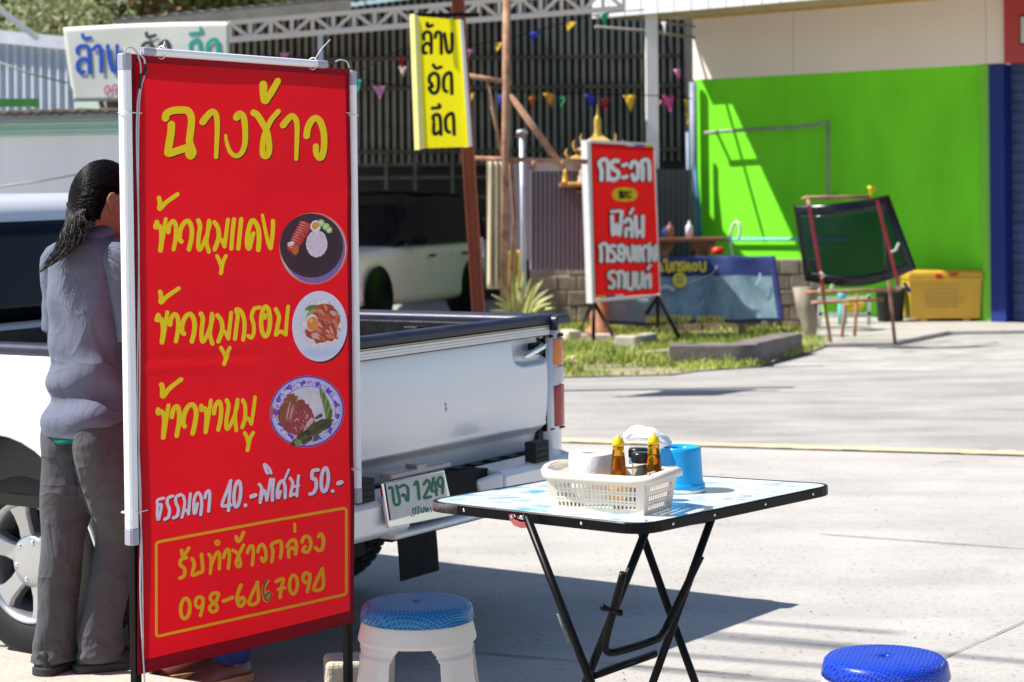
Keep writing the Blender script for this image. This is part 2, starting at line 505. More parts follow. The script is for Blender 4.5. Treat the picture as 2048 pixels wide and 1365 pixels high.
# black square-tube frame and legs behind
mb = MB()
def fp(px, py, back): return BAN.at(px, py) + bback * back
for (a, b) in (((268, 112), (282, 1346)), ((695, 143), (704, 1243))):
    A, B = fp(*a, 0.016), fp(*b, 0.016)
    B2 = A + (B - A) * ((A.z) / (A.z - B.z))
    mb.bar(A, B2, 0.022, 0.022, up=bback)
mb.bar(fp(268, 116, 0.016), fp(695, 146, 0.016), 0.02, 0.02, up=bback)
mb.bar(fp(282, 1338, 0.016), fp(704, 1238, 0.016), 0.02, 0.02, up=bback)
for px, top in ((282, 1346), (704, 1243)):
    A = fp(px, top, 0.016); A.z = .012
    hb_ = V(bback.x, bback.y, 0).normalized()
    mb.bar(A - hb_ * .22, A + hb_ * .22, 0.022, 0.022)
obj("stand", mb, M_black, ban, bevel=0.002)

Z1 = (3.9, 220, 80); Z2 = (3.7913, 270, 380); Z3 = (4.137, 270, 730); Z4 = (3.546, 240, 980)
title = [
 ([(425, 612), (430, 582), (470, 556), (540, 548), (598, 556), (626, 610), (622, 700), (612, 790), (628, 842), (640, 880), (624, 908), (606, 884), (614, 850)], 27),
 ([(470, 662), (468, 720), (456, 800), (446, 868), (456, 886), (530, 862), (606, 838)], 28),
 ([(716, 640), (748, 598), (790, 562), (824, 596), (830, 700), (826, 820), (823, 915)], 27, 15),
 ([(984, 604), (1008, 580), (1040, 606), (1052, 690), (1050, 810), (1022, 884), (976, 906), (930, 868), (906, 800), (897, 748)], 28, 11),
 ([(1120, 570), (1150, 588), (1190, 650), (1222, 708), (1238, 780), (1242, 850), (1232, 896), (1212, 910), (1192, 892), (1190, 830), (1200, 760), (1222, 700), (1262, 622), (1316, 560)], 25, 19),
 ([(1197, 350), (1200, 396), (1196, 384), (1208, 476), (1240, 440), (1280, 380), (1312, 322)], 30, 24),
 ([(1354, 666), (1390, 622), (1428, 594), (1460, 640), (1462, 740), (1456, 850), (1452, 930)], 25, 14),
 ([(1536, 750), (1546, 690), (1575, 632), (1612, 612), (1648, 648), (1670, 740), (1668, 840), (1652, 908), (1630, 920), (1608, 884), (1606, 832)], 25, 22)]
mb = MB()
BAN.strokes(mb, title, Z1, lift=0.0006, mi=0, dx=8, dy=9)
BAN.strokes(mb, title, Z1, lift=0.0010, mi=1, dr=1.5)
obj("title_lettering", mb, [M_kprint, M_yprint], ban)

def khao_moo(fx, fy):
    S = [
     ([(180, 62), (188, 98), (186, 146), (235, 96), (322, 34)], 17, 15),
     ([(166, 246), (156, 284), (182, 274), (200, 312), (203, 380), (194, 458)], 18),
     ([(234, 222), (222, 300), (206, 390), (194, 458)], 14, 17),
     ([(254, 320), (262, 270), (290, 238), (312, 272), (312, 362), (296, 452)], 17, 15),
     ([(356, 392), (342, 372), (346, 312), (372, 255), (408, 238), (434, 292), (432, 372), (414, 452)], 17),
     ([(484, 234), (498, 276), (488, 360), (486, 430), (496, 455), (520, 418), (554, 330), (572, 268), (566, 232)], 17, 12),
     ([(566, 236), (556, 330), (548, 400), (566, 470)], 15),
     ([(606, 246), (634, 290), (640, 360), (610, 452)], 16),
     ([(626, 395), (656, 374), (684, 430)], 14), ([(708, 226), (696, 330), (684, 430)], 14),
     ([(628, 502), (646, 542), (660, 590), (655, 632)], 14), ([(694, 502), (672, 550), (658, 630)], 13)]
    return [(([(fx(x), fy(y)) for x, y in s[0]]),) + tuple(s[1:]) for s in S]
row2 = khao_moo(lambda x: x, lambda y: y) + [
 ([(754, 224), (742, 340), (735, 446)], 15), ([(807, 222), (796, 340), (786, 446)], 15),
 ([(884, 350), (868, 440), (852, 420), (856, 330), (886, 234), (924, 268), (940, 350), (934, 456)], 17),
 ([(898, 330), (880, 400), (862, 448)], 14),
 ([(965, 192), (986, 300), (1008, 400), (1026, 442)], 11, 15), ([(1045, 236), (1042, 330), (1027, 442)], 15)]
row3 = khao_moo(lambda x: x + 10 + .015 * (x - 150), lambda y: y + 708 - .04 * (y - 180)) + [
 ([(752, 1130), (766, 1030), (776, 955), (766, 908), (800, 920), (824, 980), (826, 1060), (815, 1136)], 15),
 ([(942, 892), (902, 904), (882, 960), (896, 1020), (898, 1080), (880, 1120), (854, 1108)], 14),
 (ringpts(988, 998, 34, 112, 14, 0.02), 16), ([(988, 948), (984, 972)], 13),
 ([(1066, 905), (1090, 960), (1082, 1020), (1066, 1098)], 15), ([(1068, 1098), (1102, 1074), (1142, 1098)], 14),
 ([(1160, 884), (1150, 980), (1142, 1096)], 13)]
row4 = [
 ([(220, 165), (228, 200), (230, 265), (285, 195), (378, 120)], 20, 17),
 ([(192, 370), (192, 402), (222, 388), (242, 450), (232, 602)], 18), ([(276, 334), (262, 420), (234, 602)], 15, 17),
 ([(302, 432), (316, 370), (345, 343), (362, 390), (360, 480), (342, 587)], 18),
 ([(406, 508), (394, 478), (406, 400), (440, 340), (478, 334), (500, 390), (492, 480), (473, 567)], 19),
 ([(542, 340), (544, 375), (574, 360), (586, 430), (580, 557)], 17), ([(620, 294), (606, 400), (580, 557)], 14, 16),
 ([(646, 402), (656, 340), (686, 304), (704, 345), (702, 440), (684, 537)], 17),
 ([(750, 294), (766, 340), (752, 440), (750, 510), (764, 530), (800, 462), (838, 350), (840, 288)], 17, 13),
 ([(840, 288), (822, 420), (834, 542)], 15),
 ([(886, 294), (906, 345), (906, 440), (884, 517)], 16), ([(896, 470), (930, 442), (960, 490)], 14), ([(990, 268), (976, 380), (960, 488)], 14),
 ([(905, 564), (926, 605), (936, 660), (930, 707)], 15), ([(976, 562), (952, 610), (932, 704)], 14)]
for row, zz in ((row2, Z2), (row3, Z2), (row4, Z3)):
    mb = MB(); BAN.strokes(mb, row, zz, lift=0.0006, dr=0.8); obj("menu_lettering", mb, M_yprint, ban)
price = [
 ([(230, 1104), (182, 1118), (180, 1160), (210, 1158), (203, 1220), (185, 1282), (176, 1230), (180, 1165)], 13),
 ([(304, 1086), (266, 1106), (262, 1150), (280, 1200), (270, 1258), (240, 1278)], 14),
 ([(376, 1074), (336, 1094), (334, 1140), (354, 1190), (345, 1248), (312, 1266)], 14),
 ([(394, 1084), (408, 1130), (400, 1200), (384, 1262)], 13), ([(394, 1216), (420, 1200), (440, 1236)], 12), ([(456, 1068), (448, 1150), (440, 1236)], 13),
 ([(516, 1150), (498, 1226), (486, 1210), (490, 1110), (518, 1060), (545, 1090), (552, 1160), (544, 1240)], 14),
 ([(580, 1100), (590, 1060), (612, 1046), (620, 1090), (611, 1212)], 14),
 ([(796, 960), (762, 1050), (724, 1162), (770, 1166), (802, 1160)], 14), ([(792, 965), (786, 1080), (778, 1207)], 14),
 (ringpts(852, 1070, 27, 106, 12, 0.08), 15), ([(920, 1164), (921, 1166)], 16), ([(968, 1092), (1000, 1080)], 18),
 ([(1032, 990), (1052, 1020), (1045, 1080), (1041, 1142)], 13), ([(1042, 1140), (1072, 1036), (1096, 1122)], 12), ([(1096, 1122), (1112, 1030), (1126, 948)], 13),
 ([(1070, 826), (1086, 876), (1100, 898)], 13), ([(1076, 824), (1108, 856), (1128, 896)], 12),
 ([(1150, 950), (1141, 1050), (1142, 1122)], 14),
 ([(1206, 1050), (1188, 1104), (1180, 1060), (1194, 990), (1222, 960), (1244, 1010), (1245, 1100)], 14), ([(1232, 972), (1272, 870)], 10),
 ([(1286, 940), (1306, 980), (1296, 1040), (1288, 1086)], 13), ([(1290, 1085), (1320, 1070), (1342, 1082)], 12), ([(1353, 918), (1346, 1000), (1340, 1086)], 12), ([(1316, 1010), (1356, 998)], 11),
 ([(1512, 870), (1468, 880), (1464, 940), (1490, 948), (1497, 1010), (1474, 1060), (1446, 1070)], 15),
 (ringpts(1566, 952, 28, 98, 12, 0.08), 15), ([(1629, 1044), (1630, 1046)], 15), ([(1675, 981), (1700, 971)], 18)]
mb = MB()
BAN.strokes(mb, price, Z3, lift=0.0006, mi=0, dx=6, dy=8)
BAN.strokes(mb, price, Z3, lift=0.0010, mi=1)
obj("price_lettering", mb, [M_kprint, M_pprint], ban)
box = [(250, 390), (256, 376), (280, 366), (900, 254), (1570, 132), (1594, 134), (1599, 150), (1603, 440), (1606, 720), (1600, 738), (1580, 746), (900, 896), (282, 1038), (266, 1036), (262, 1018), (256, 700), (250, 390)]
mb = MB()
dense = []
for a, b in zip(box, box[1:]):
    for q in range(8): dense.append((a[0] + (b[0] - a[0]) * q / 8, a[1] + (b[1] - a[1]) * q / 8))
dense.append(box[-1])
BAN.strokes(mb, [(dense, 9.5)], Z4, lift=0.0006, ns=1)
order = [
 ([(470, 480), (432, 494), (425, 530), (455, 560), (455, 608), (424, 626)], 13),
 ([(434, 430), (442, 466), (462, 450), (486, 414)], 13),
 ([(510, 488), (526, 530), (512, 602), (560, 588), (586, 570), (578, 458)], 13),
 ([(632, 458), (648, 500), (640, 592)], 12), ([(640, 590), (652, 520), (692, 444), (708, 470), (704, 562)], 12),
 (ringpts(693, 376, 14, 14, 8), 8), ([(736, 480), (750, 440), (770, 424), (778, 470), (769, 557)], 12),
 ([(802, 428), (832, 450), (852, 500), (855, 535), (836, 545), (826, 510), (850, 450), (880, 394)], 12),
 ([(828, 334), (838, 366), (860, 350), (880, 304)], 13),
 ([(905, 446), (920, 410), (940, 398), (948, 440), (939, 532)], 12),
 ([(980, 440), (990, 405), (1014, 389), (1034, 430), (1035, 488), (1016, 510), (1005, 482)], 12),
 ([(1075, 510), (1086, 440), (1076, 392), (1108, 372), (1140, 366), (1146, 420), (1138, 482)], 12),
 ([(1184, 402), (1210, 364), (1240, 358), (1250, 400), (1244, 457)], 12), ([(1244, 432), (1220, 410), (1196, 430), (1196, 477)], 12),
 ([(1240, 243), (1240, 296)], 10),
 ([(1312, 402), (1296, 432), (1330, 440), (1352, 390), (1340, 338), (1305, 335), (1290, 372)], 12),
 ([(1406, 330), (1424, 314), (1440, 350), (1434, 410), (1410, 430), (1384, 410)], 13),
 (ringpts(464, 842, 32, 72, 12, 0.06), 13),
 (ringpts(562, 797, 26, 38, 10, 0.1), 12), ([(589, 770), (586, 830), (570, 892)], 12),
 ([(692, 732), (654, 738), (640, 776), (680, 812), (686, 850), (650, 865), (636, 832), (680, 788), (696, 748), (692, 732)], 12),
 ([(732, 789), (796, 764)], 13),
 ([(856, 676), (832, 740), (830, 800), (854, 824), (880, 792), (866, 764), (836, 786)], 13),
 ([(974, 656), (908, 802), (974, 790), (970, 656)], 12),
 ([(1045, 642), (1016, 700), (1020, 770), (1040, 784), (1064, 745), (1044, 726), (1022, 752)], 12),
 ([(1104, 650), (1154, 630), (1140, 700), (1129, 762)], 12), ([(1118, 707), (1164, 694)], 11),
 (ringpts(1226, 672, 28, 66, 12, 0.06), 12),
 (ringpts(1319, 624, 25, 34, 10, 0.1), 12), ([(1345, 600), (1340, 650), (1324, 722)], 12),
 ([(1434, 558), (1370, 702), (1438, 690), (1433, 558)], 12)]
BAN.strokes(mb, order, Z4, lift=0.0006)
BAN.strokes(mb, [([(1046, 634), (1020, 676), (1014, 740), (1036, 786), (1066, 756), (1056, 726), (1028, 746)], 6)], Z4, lift=0.0012, mi=1)
obj("order_lettering", mb, [M_oprint, mat("marker_ink", (0.10, 0.10, 0.05), 0.5)], ban)

# the three printed plates of food
pm = {}
def pmat(n, c, v=0.12, s=60): 
    if n not in pm: pm[n] = mat("print_" + n, [min(.95, 1.2 * q_) for q_ in c], 0.5, var=v, scale=s, spec=0.2)
    return pm[n]
def plate(name, build):
    ms = []; mb = MB(); cnt = [0]
    def B(n, c, cx, cy, rx, ry, rot=0, jit=0, view=(1, 0, 0), nn=28, v=0.12):
        m = pmat(n, c, v)
        if m not in ms: ms.append(m)
        cnt[0] += 1
        BAN.blob(mb, cx, cy, rx, ry, 0.0006 + cnt[0] * 5e-6, ms.index(m), rot, jit, nn, view)
    build(B)
    obj(name, mb, ms, ban)
Z5 = (4.139, 540, 410)
def p1(B):
    for q, c in enumerate(((0.62, 0.10, 0.06), (0.66, 0.22, 0.16), (0.72, 0.40, 0.38), (0.62, 0.42, 0.55))):
        B("halo%d" % q, c, 358 - q, 362, 284 - q * 7, 300 - q * 7, 0, 0, Z5, 48, 0.02)
    B("rim", (0.22, 0.12, 0.33), 362, 366, 258, 284, 0, 0, Z5, 48)
    B("dark_plate", (0.055, 0.022, 0.035), 342, 338, 262, 266, 0, 0, Z5, 48)
    B("plate_shade", (0.045, 0.018, 0.03), 350, 345, 220, 225, 0, 0, Z5, 48)
    B("sauce", (0.10, 0.02, 0.02), 190, 370, 52, 60, 0, .1, Z5)
    for q in range(11):
        t = q / 10
        x, y = 292 - 110 * t, 165 + 200 * t
        B("pork_red", (0.50, 0.030, 0.030), x, y, 58 - 12 * t, 26, 0.35, .09, Z5)
        B("pork_light", (0.68, 0.20, 0.17), x - 6, y - 9, 40 - 8 * t, 7, 0.45, .2, Z5)
        B("pork_deep", (0.25, 0.010, 0.015), x + 14, y + 10, 26, 9, 0.6, .25, Z5)
    B("pork_fat", (0.72, 0.55, 0.58), 170, 322, 30, 18, -0.3, .2, Z5)
    B("pork_end", (0.50, 0.12, 0.03), 208, 370, 28, 40, 0.2, .2, Z5)
    B("rice", (0.66, 0.52, 0.58), 385, 322, 88, 112, 0, .035, Z5, 46)
    for q in range(90):
        a, r = random.uniform(0, 6.28), math.sqrt(random.random())
        B("rice_grain%d" % (q % 2), ((0.74, 0.62, 0.67), (0.55, 0.42, 0.49))[q % 2], 385 + 80 * r * math.cos(a), 322 + 104 * r * math.sin(a), 8, 3, random.uniform(0, 3), 0, Z5, 8)
    B("egg_white", (0.72, 0.64, 0.64), 376, 176, 44, 48, 0.3, .03, Z5)
    B("egg_yolk", (0.75, 0.28, 0.03), 372, 174, 27, 30, 0.3, .05, Z5)
    for x, y, r in ((420, 150, 31), (462, 182, 32), (486, 208, 28)):
        B("cucumber_skin", (0.16, 0.30, 0.06), x, y, r, r * 1.02, 0, .05, Z5)
        B("cucumber", (0.48, 0.58, 0.26), x, y, r * .82, r * .84, 0, .05, Z5)
        B("cucumber_seed", (0.58, 0.66, 0.40), x, y, r * .4, r * .4, 0, .2, Z5)
def p2(B):
    B("drop", (0.06, 0.004, 0.012), 424, 1024, 222, 288, 0, 0, Z5, 48)
    B("white_plate", (0.66, 0.60, 0.70), 410, 1006, 228, 292, 0, 0, Z5, 56, 0.03)
    B("plate_blue", (0.52, 0.56, 0.70), 410, 1216, 150, 46, -0.05, 0, Z5, 30, 0.05)
    B("plate_well", (0.62, 0.56, 0.64), 420, 985, 178, 215, 0, 0, Z5, 40, 0.03)
    for q in range(60):
        a = random.uniform(0, 6.28); r = random.uniform(.72, 1.0)
        B("rice2%d" % (q % 3), ((0.70, 0.62, 0.66), (0.58, 0.48, 0.52), (0.74, 0.68, 0.70))[q % 3], 425 + 158 * r * math.cos(a), 985 + 190 * r * math.sin(a), 24, 16, random.uniform(0, 3), .25, Z5, 12)
    B("sauce2", (0.42, 0.06, 0.03), 430, 985, 140, 165, 0.1, .12, Z5)
    for q in range(44):
        a = random.uniform(0, 6.28); r = math.sqrt(random.random())
        x, y = 450 + 125 * r * math.cos(a), 985 + 150 * r * math.sin(a)
        c = random.choice((("cr1", (0.52, 0.11, 0.05)), ("cr2", (0.60, 0.20, 0.10)), ("cr3", (0.34, 0.05, 0.03)), ("cr4", (0.64, 0.34, 0.28)), ("cr5", (0.50, 0.15, 0.13))))
        B(c[0], c[1], x, y, random.uniform(22, 44), random.uniform(8, 17), 0.7 + random.uniform(-.5, .5), .2, Z5, 12)
    B("herb", (0.12, 0.20, 0.03), 340, 850, 50, 18, -0.3, .25, Z5); B("herb2", (0.25, 0.36, 0.12), 332, 895, 38, 14, -0.5, .2, Z5)
    B("egg_white2", (0.74, 0.62, 0.60), 344, 978, 52, 72, 0.15, .02, Z5)
    B("egg_yolk2", (0.74, 0.22, 0.03), 350, 985, 46, 60, 0.15, .03, Z5)
    B("egg_shine", (0.80, 0.42, 0.20), 338, 960, 14, 18, 0.2, .1, Z5)
def p3(B):
    v = Z3
    B("halo9", (0.50, 0.10, 0.12), 1420, 388, 314, 298, -0.35, 0, v, 56)
    B("blue_rim", (0.13, 0.035, 0.42), 1420, 386, 308, 291, -0.35, 0, v, 56)
    B("china", (0.60, 0.52, 0.66), 1420, 386, 296, 279, -0.35, 0, v, 56, 0.03)
    B("blue_line", (0.25, 0.14, 0.50), 1420, 386, 288, 271, -0.35, 0, v, 56)
    B("china2", (0.62, 0.54, 0.68), 1420, 386, 284, 267, -0.35, 0, v, 56, 0.03)
    for q in range(13):
        t = 2 * math.pi * q / 13 + .2
        for k in range(7):
            u = t + random.uniform(-.09, .09); rr = random.uniform(.84, .95)
            B("flower", (0.14, 0.06, 0.46), 1420 + 284 * rr * math.cos(u), 386 + 267 * rr * math.sin(u), 13, 10, random.uniform(0, 3), .3, v, 8)
        for k in range(12):
            u = t + random.uniform(.1, .42); rr = random.uniform(.82, .97)
            B("vine", (0.28, 0.20, 0.56), 1420 + 284 * rr * math.cos(u), 386 + 267 * rr * math.sin(u), 8, 4, random.uniform(0, 3), .3, v, 7)
    B("blue_line", (0.25, 0.14, 0.50), 1424, 396, 234, 218, -0.35, 0, v, 48)
    B("china2", (0.62, 0.54, 0.68), 1424, 396, 229, 213, -0.35, 0, v, 48)
    B("rice3", (0.60, 0.52, 0.56), 1440, 290, 104, 100, 0, .04, v, 40)
    B("rice3b", (0.66, 0.58, 0.60), 1455, 320, 80, 80, 0, .05, v, 30)
    B("leg_meat", (0.30, 0.045, 0.05), 1330, 430, 140, 150, -0.6, .07, v, 40)
    B("leg_meat2", (0.36, 0.05, 0.055), 1370, 480, 118, 112, -0.2, .06, v, 40)
    B("leg_skin", (0.28, 0.075, 0.035), 1290, 310, 60, 70, 0.5, .15, v)
    B("leg_skin", (0.28, 0.075, 0.035), 1225, 400, 32, 90, 0.1, .1, v)
    for q in range(4):
        B("fat%d" % q, ((0.58, 0.30, 0.28), (0.40, 0.10, 0.08))[q % 2], 1262 + q * 14, 390 + q * 8, 7, 95 - q * 8, 0.22, .1, v, 16)
    B("fat_edge", (0.62, 0.42, 0.36), 1432, 500, 22, 70, 0.55, .2, v)
    for q in range(70):
        B("gloss%d" % (q % 3), ((0.66, 0.42, 0.40), (0.42, 0.10, 0.10), (0.20, 0.02, 0.03))[q % 3], 1350 + random.gauss(0, 65), 450 + random.gauss(0, 60), random.uniform(3, 16), random.uniform(2, 6), random.uniform(0, 3), .3, v, 8)
    for q in range(9):
        t = q / 8
        B("greens%d" % (q % 3), ((0.14, 0.20, 0.035), (0.24, 0.32, 0.07), (0.09, 0.14, 0.03))[q % 3], 1560 + 45 * t, 300 + 60 * t + 10 * q, 18, 120 - 5 * q, -0.28 + .5 * t, .1, v, 16)
    for q in range(60):
        t = random.random()
        B("dark_greens%d" % (q % 3), ((0.075, 0.06, 0.03), (0.11, 0.10, 0.035), (0.05, 0.04, 0.025))[q % 3], 1350 + 230 * t + random.gauss(0, 24), 630 - 160 * t + random.gauss(0, 30), random.uniform(20, 46), random.uniform(10, 22), -0.6 + random.uniform(-.5, .5), .25, v, 10)
    B("stem_tip", (0.20, 0.26, 0.06), 1340, 640, 30, 26, 0.2, .3, v)
plate("plate_print", p1); plate("plate_print", p2); plate("plate_print", p3)

# ------------------------------------------------------------------ tube lights strapped to the banner
M_diff = mat("tube_diffuser", (0.86, 0.86, 0.88), 0.35, var=0.02, spec=0.5, sss=0.0)
M_cap = mat("grey_plastic", (0.36, 0.36, 0.44), 0.4, var=0.04)
M_cable = mat("clear_cable", (0.55, 0.55, 0.58), 0.3, var=0.1, coat=0.4)
M_tie = mat("nylon_tie", (0.78, 0.76, 0.74), 0.4, var=0.05)
M_tape = mat("black_tape", (0.02, 0.02, 0.025), 0.45)
def tie(mb, c, ax, r, tail=None):
    ax = Vector(ax).normalized(); u = BAN.n; w = ax.cross(u)
    mb.tube([c + (u * math.cos(t) + w * math.sin(t)) * r for t in [2 * math.pi * k / 14 for k in range(15)]], 0.0016, 6)
    if tail: mb.tube(tail, 0.0015, 6)
def tube_light(label, a, b, w, thick, sideoff, ties, wires, frontal=False):
    """a, b: pixels of the two ends of its axis on the banner plane"""
    A, B = BAN.at(*a) + BAN.n * sideoff, BAN.at(*b) + BAN.n * sideoff
    ax = (B - A).normalized(); sd_ = ax.cross(BAN.n).normalized()
    root = thing("tube_light", label, "tube light", tuple(A.lerp(B, .5)), "tube lights tied to the menu banner")
    def prof(t, s=1.0):
        c = A + ax * t
        return [c + sd_ * (w / 2 * s * x) + BAN.n * (thick / 2 * s * y) for x, y in ((-1, -.8), (-.8, -1), (.8, -1), (1, -.8), (1, .5), (.7, .9), (0, 1), (-.7, .9), (-1, .5))]
    L = (B - A).length
    cap = min(0.045, L * .06)
    mb = MB(); mb.loft([prof(cap), prof(L - cap)], 0, False); obj("diffuser", mb, M_diff, root)
    for t0, t1 in ((0, cap), (L - cap, L)):
        mb = MB(); mb.loft([prof(t0, .92), prof(t0 + .004, 1.06), prof(t1 - .002, 1.06), prof(t1, .96)], 0, False); obj("end_cap", mb, M_cap, root)
    for (px, py, tail) in ties:
        C = BAN.at(px, py) + BAN.n * sideoff
        mb = MB(); tie(mb, C, ax, max(w, thick) * .68, [BAN.at(x, y) + BAN.n * o for x, y, o in tail] if tail else None)
        obj("cable_tie", mb, M_tie, root)
    for (pts, r, m) in wires:
        q = [BAN.at(x, y) + BAN.n * o for x, y, o in pts]
        qq = []
        for k in range(3):
            cs = crom([(p[k], 0) for p in q], 6); qq.append([c[0] for c in cs])
        mb = MB(); mb.tube([V(*p) for p in zip(*qq)], r, 7); obj("cable", mb, m, root)
    return root
tube_light("long white tube light up the left edge of the red banner", (250, 107), (263, 1090), 0.0285, 0.030, 0.0,
           [(252, 226, [(262, 226, .012), (277, 227, .012)]), (257, 1024, [(266, 1024, .014), (290, 1020, .008)])],
           [([(250, 106, 0), (252, 97, 0), (262, 96, .005), (270, 108, .01), (275, 130, .012), (275, 150, .012)], 0.0022, M_cable),
            ([(275, 148, .012), (274, 165, .012), (273, 178, .012)], 0.004, M_tape),
            ([(273, 178, .012), (268, 215, .012), (268, 300, .01), (272, 500, .01), (271, 800, .01), (275, 1000, .01), (277, 1200, .008), (288, 1366, .006)], 0.0022, M_cable),
            ([(283, 150, .012), (272, 210, .012), (270, 400, .012), (274, 700, .012), (272, 950, .01), (277, 1100, .01), (284, 1300, .008)], 0.0020, M_cable)])
tube_light("white tube light along the top edge of the red banner", (277, 103), (646, 130), 0.021, 0.026, 0.012,
           [(317, 106, [(313, 100, .02), (318, 92, .02), (325, 84, .01)]), (621, 128, [(622, 118, .02), (637, 98, .015), (656, 80, .01)])],
           [([(277, 103, .01), (276, 112, .014), (280, 118, .016), (283, 130, .016)], 0.0024, M_cable),
            ([(283, 128, .016), (285, 138, .016), (280, 150, .014)], 0.0048, M_tape),
            ([(646, 130, .01), (655, 128, .01), (666, 125, .008)], 0.0036, M_tape),
            ([(666, 125, .008), (680, 120, .004), (694, 124, .0), (699, 136, .0)], 0.0024, M_cable)])
tube_light("white tube light down the right edge of the red banner", (704, 141), (713, 1006), 0.0215, 0.026, 0.0,
           [(705, 231, [(698, 228, .014), (690, 226, .008)]), (711, 939, [(704, 938, .014), (698, 937, .008)])], [])
# ------------------------------------------------------------------ white pickup truck (local axes: x right, y forward, z up; origin under the rear axle)
th, pit, rol = 0.9671, -0.0064, 0.0148
tx = V(math.cos(th), math.sin(th), rol).normalized()
ty = V(-math.sin(th), math.cos(th), pit); ty = (ty - tx * ty.dot(tx)).normalized()
tz = tx.cross(ty)
TM = Matrix((( tx.x, ty.x, tz.x, -1.1947), (tx.y, ty.y, tz.y, 7.5071), (tx.z, ty.z, tz.z, 0.0), (0, 0, 0, 1)))
TMI = TM.inverted()
def tp(px, py, axis, val):               # pixel -> truck-local point on a local plane
    o = TMI @ CAM; d = (TMI.to_3x3() @ ray(px, py))
    return o + d * ((val - o[axis]) / d[axis])
M_paint = mat("white_car_paint", (0.80, 0.815, 0.84), 0.30, metal=0.15, var=0.02, scale=3, coat=0.6, spec=0.6, rvar=0.04)
M_navy = mat("dark_rail", (0.022, 0.024, 0.05), 0.42, var=0.2, scale=15)
M_ribs = mat("ribbed_metal", (0.58, 0.59, 0.62), 0.35, metal=0.6, var=0.08)
M_liner = mat("bed_liner", (0.014, 0.014, 0.016), 0.4, var=0.4, scale=12, bump=0.2)
M_glassd = mat("dark_glass", (0.004, 0.005, 0.010), 0.06, var=0.1, spec=0.28)
M_under = mat("underbody", (0.012, 0.011, 0.011), 0.9, var=0.3)
M_amber = mat("amber_lens", (0.75, 0.20, 0.01), 0.2, var=0.1, scale=40, coat=0.6)
M_clear = mat("clear_lens", (0.62, 0.60, 0.66), 0.2, var=0.06, scale=40, coat=0.6)
M_redl = mat("red_lens", (0.42, 0.008, 0.012), 0.18, var=0.15, scale=40, coat=0.7)
truck = thing("pickup_truck", "white pickup truck parked with its tailgate toward the table", "pickup truck", M=TM)
AX, WB = 1.0802, 3.02
HW = 0.905
def S(t): return max(0.0, min(1.0, t))
ZT = 1.045                                # top of painted panels
def sideprof(z):                          # outward bulge of the bed side
    return HW - 0.045 * ((z - 0.80) / 0.45) ** 2
def zlow(y, sill=0.50):
    r = 0.455
    if abs(y) < r: return max(sill, 0.335 + math.sqrt(r * r - y * y))
    return sill
for sg, nm in ((-1, "left"), (1, "right")):
    mb = MB()
    y0, y1 = -AX + 0.02, 0.70
    ys = sorted(set([y0 + (y1 - y0) * k / 60 for k in range(61)] + [-.455, .455]))
    def fn(i, j):
        y = ys[min(int(round(i * (len(ys) - 1))), len(ys) - 1)]
        zl = zlow(y); z = zl + (ZT - zl) * j
        b = sideprof(z)
        r = 0.455; dd = math.hypot(y, z - 0.335)
        if dd < r + 0.07 and z > 0.4: b += 0.018 * (1 - S((dd - r) / 0.07)) ** 1.0
        if y < y0 + 0.12: b -= 0.05 * (1 - (y - y0) / 0.12) ** 2
        return V(sg * b, y, z)
    mb.grid(fn, len(ys) - 1, 24)
    obj("bed_side", mb, M_paint, truck, solid=0.03, face_to=(sg, 0, 0))
    mb = MB()
    mb.tube([V(sg * (sideprof(.335 + .455 * math.sin(t)) + .016), .455 * math.cos(t), .335 + .455 * math.sin(t)) for t in [math.pi * (-.08 + 1.16 * k / 24) for k in range(25)]], 0.011, 6)
    obj("arch_lip", mb, M_paint, truck)
    # ribbed strip and dark rail cap
    mb = MB()
    for k in range(4):
        z = ZT - 0.045 + k * 0.0115
        mb.bar(V(sg * (HW - 0.030), y0 + .06, z), V(sg * (HW - 0.030), y1, z), 0.026, 0.008)
    mb.bar(V(sg * (HW - 0.045), y0 + .04, ZT - .025), V(sg * (HW - 0.045), y1, ZT - .025), 0.02, 0.06)
    obj("ribbed_trim", mb, M_ribs, truck, bevel=0.002)
    mb = MB()
    mb.loft([[V(sg * (HW + a), y, ZT + b) for a, b in ((-.02, .002), (-.018, .024), (-.03, .037), (-.10, .037), (-.115, .024), (-.115, -.02), (-.10, -.02), (-.10, .002))] for y in (y0 - .06, y0, (y0 + y1) / 2, y1)], 0, False)
    obj("bed_rail", mb, M_navy, truck, bevel=0.008)
    # inner wall
    mb = MB(); mb.box((sg * (HW - .115), (y0 + y1) / 2, .80), (.03, y1 - y0 - .04, .50))
    for k in range(5): mb.box((sg * (HW - .145), y0 + .25 + k * .34, .80), (.035, .07, .46))
    obj("bed_inner_wall", mb, M_liner, truck, bevel=0.006)
    mb = MB(); mb.box((sg * (HW - .28), 0, .66), (.30, .95, .28)); obj("wheel_housing", mb, M_liner, truck, bevel=0.03)
mb = MB(); mb.box((0, -.19, .545), (1.62, 1.76, .04))
for k in range(14): mb.box((-.72 + k * .11, -.19, .57), (.05, 1.72, .02))
obj("bed_floor", mb, M_liner, truck)
mb = MB(); mb.box((0, .70, .80), (1.62, .04, .52)); obj("bed_front_wall", mb, M_liner, truck)
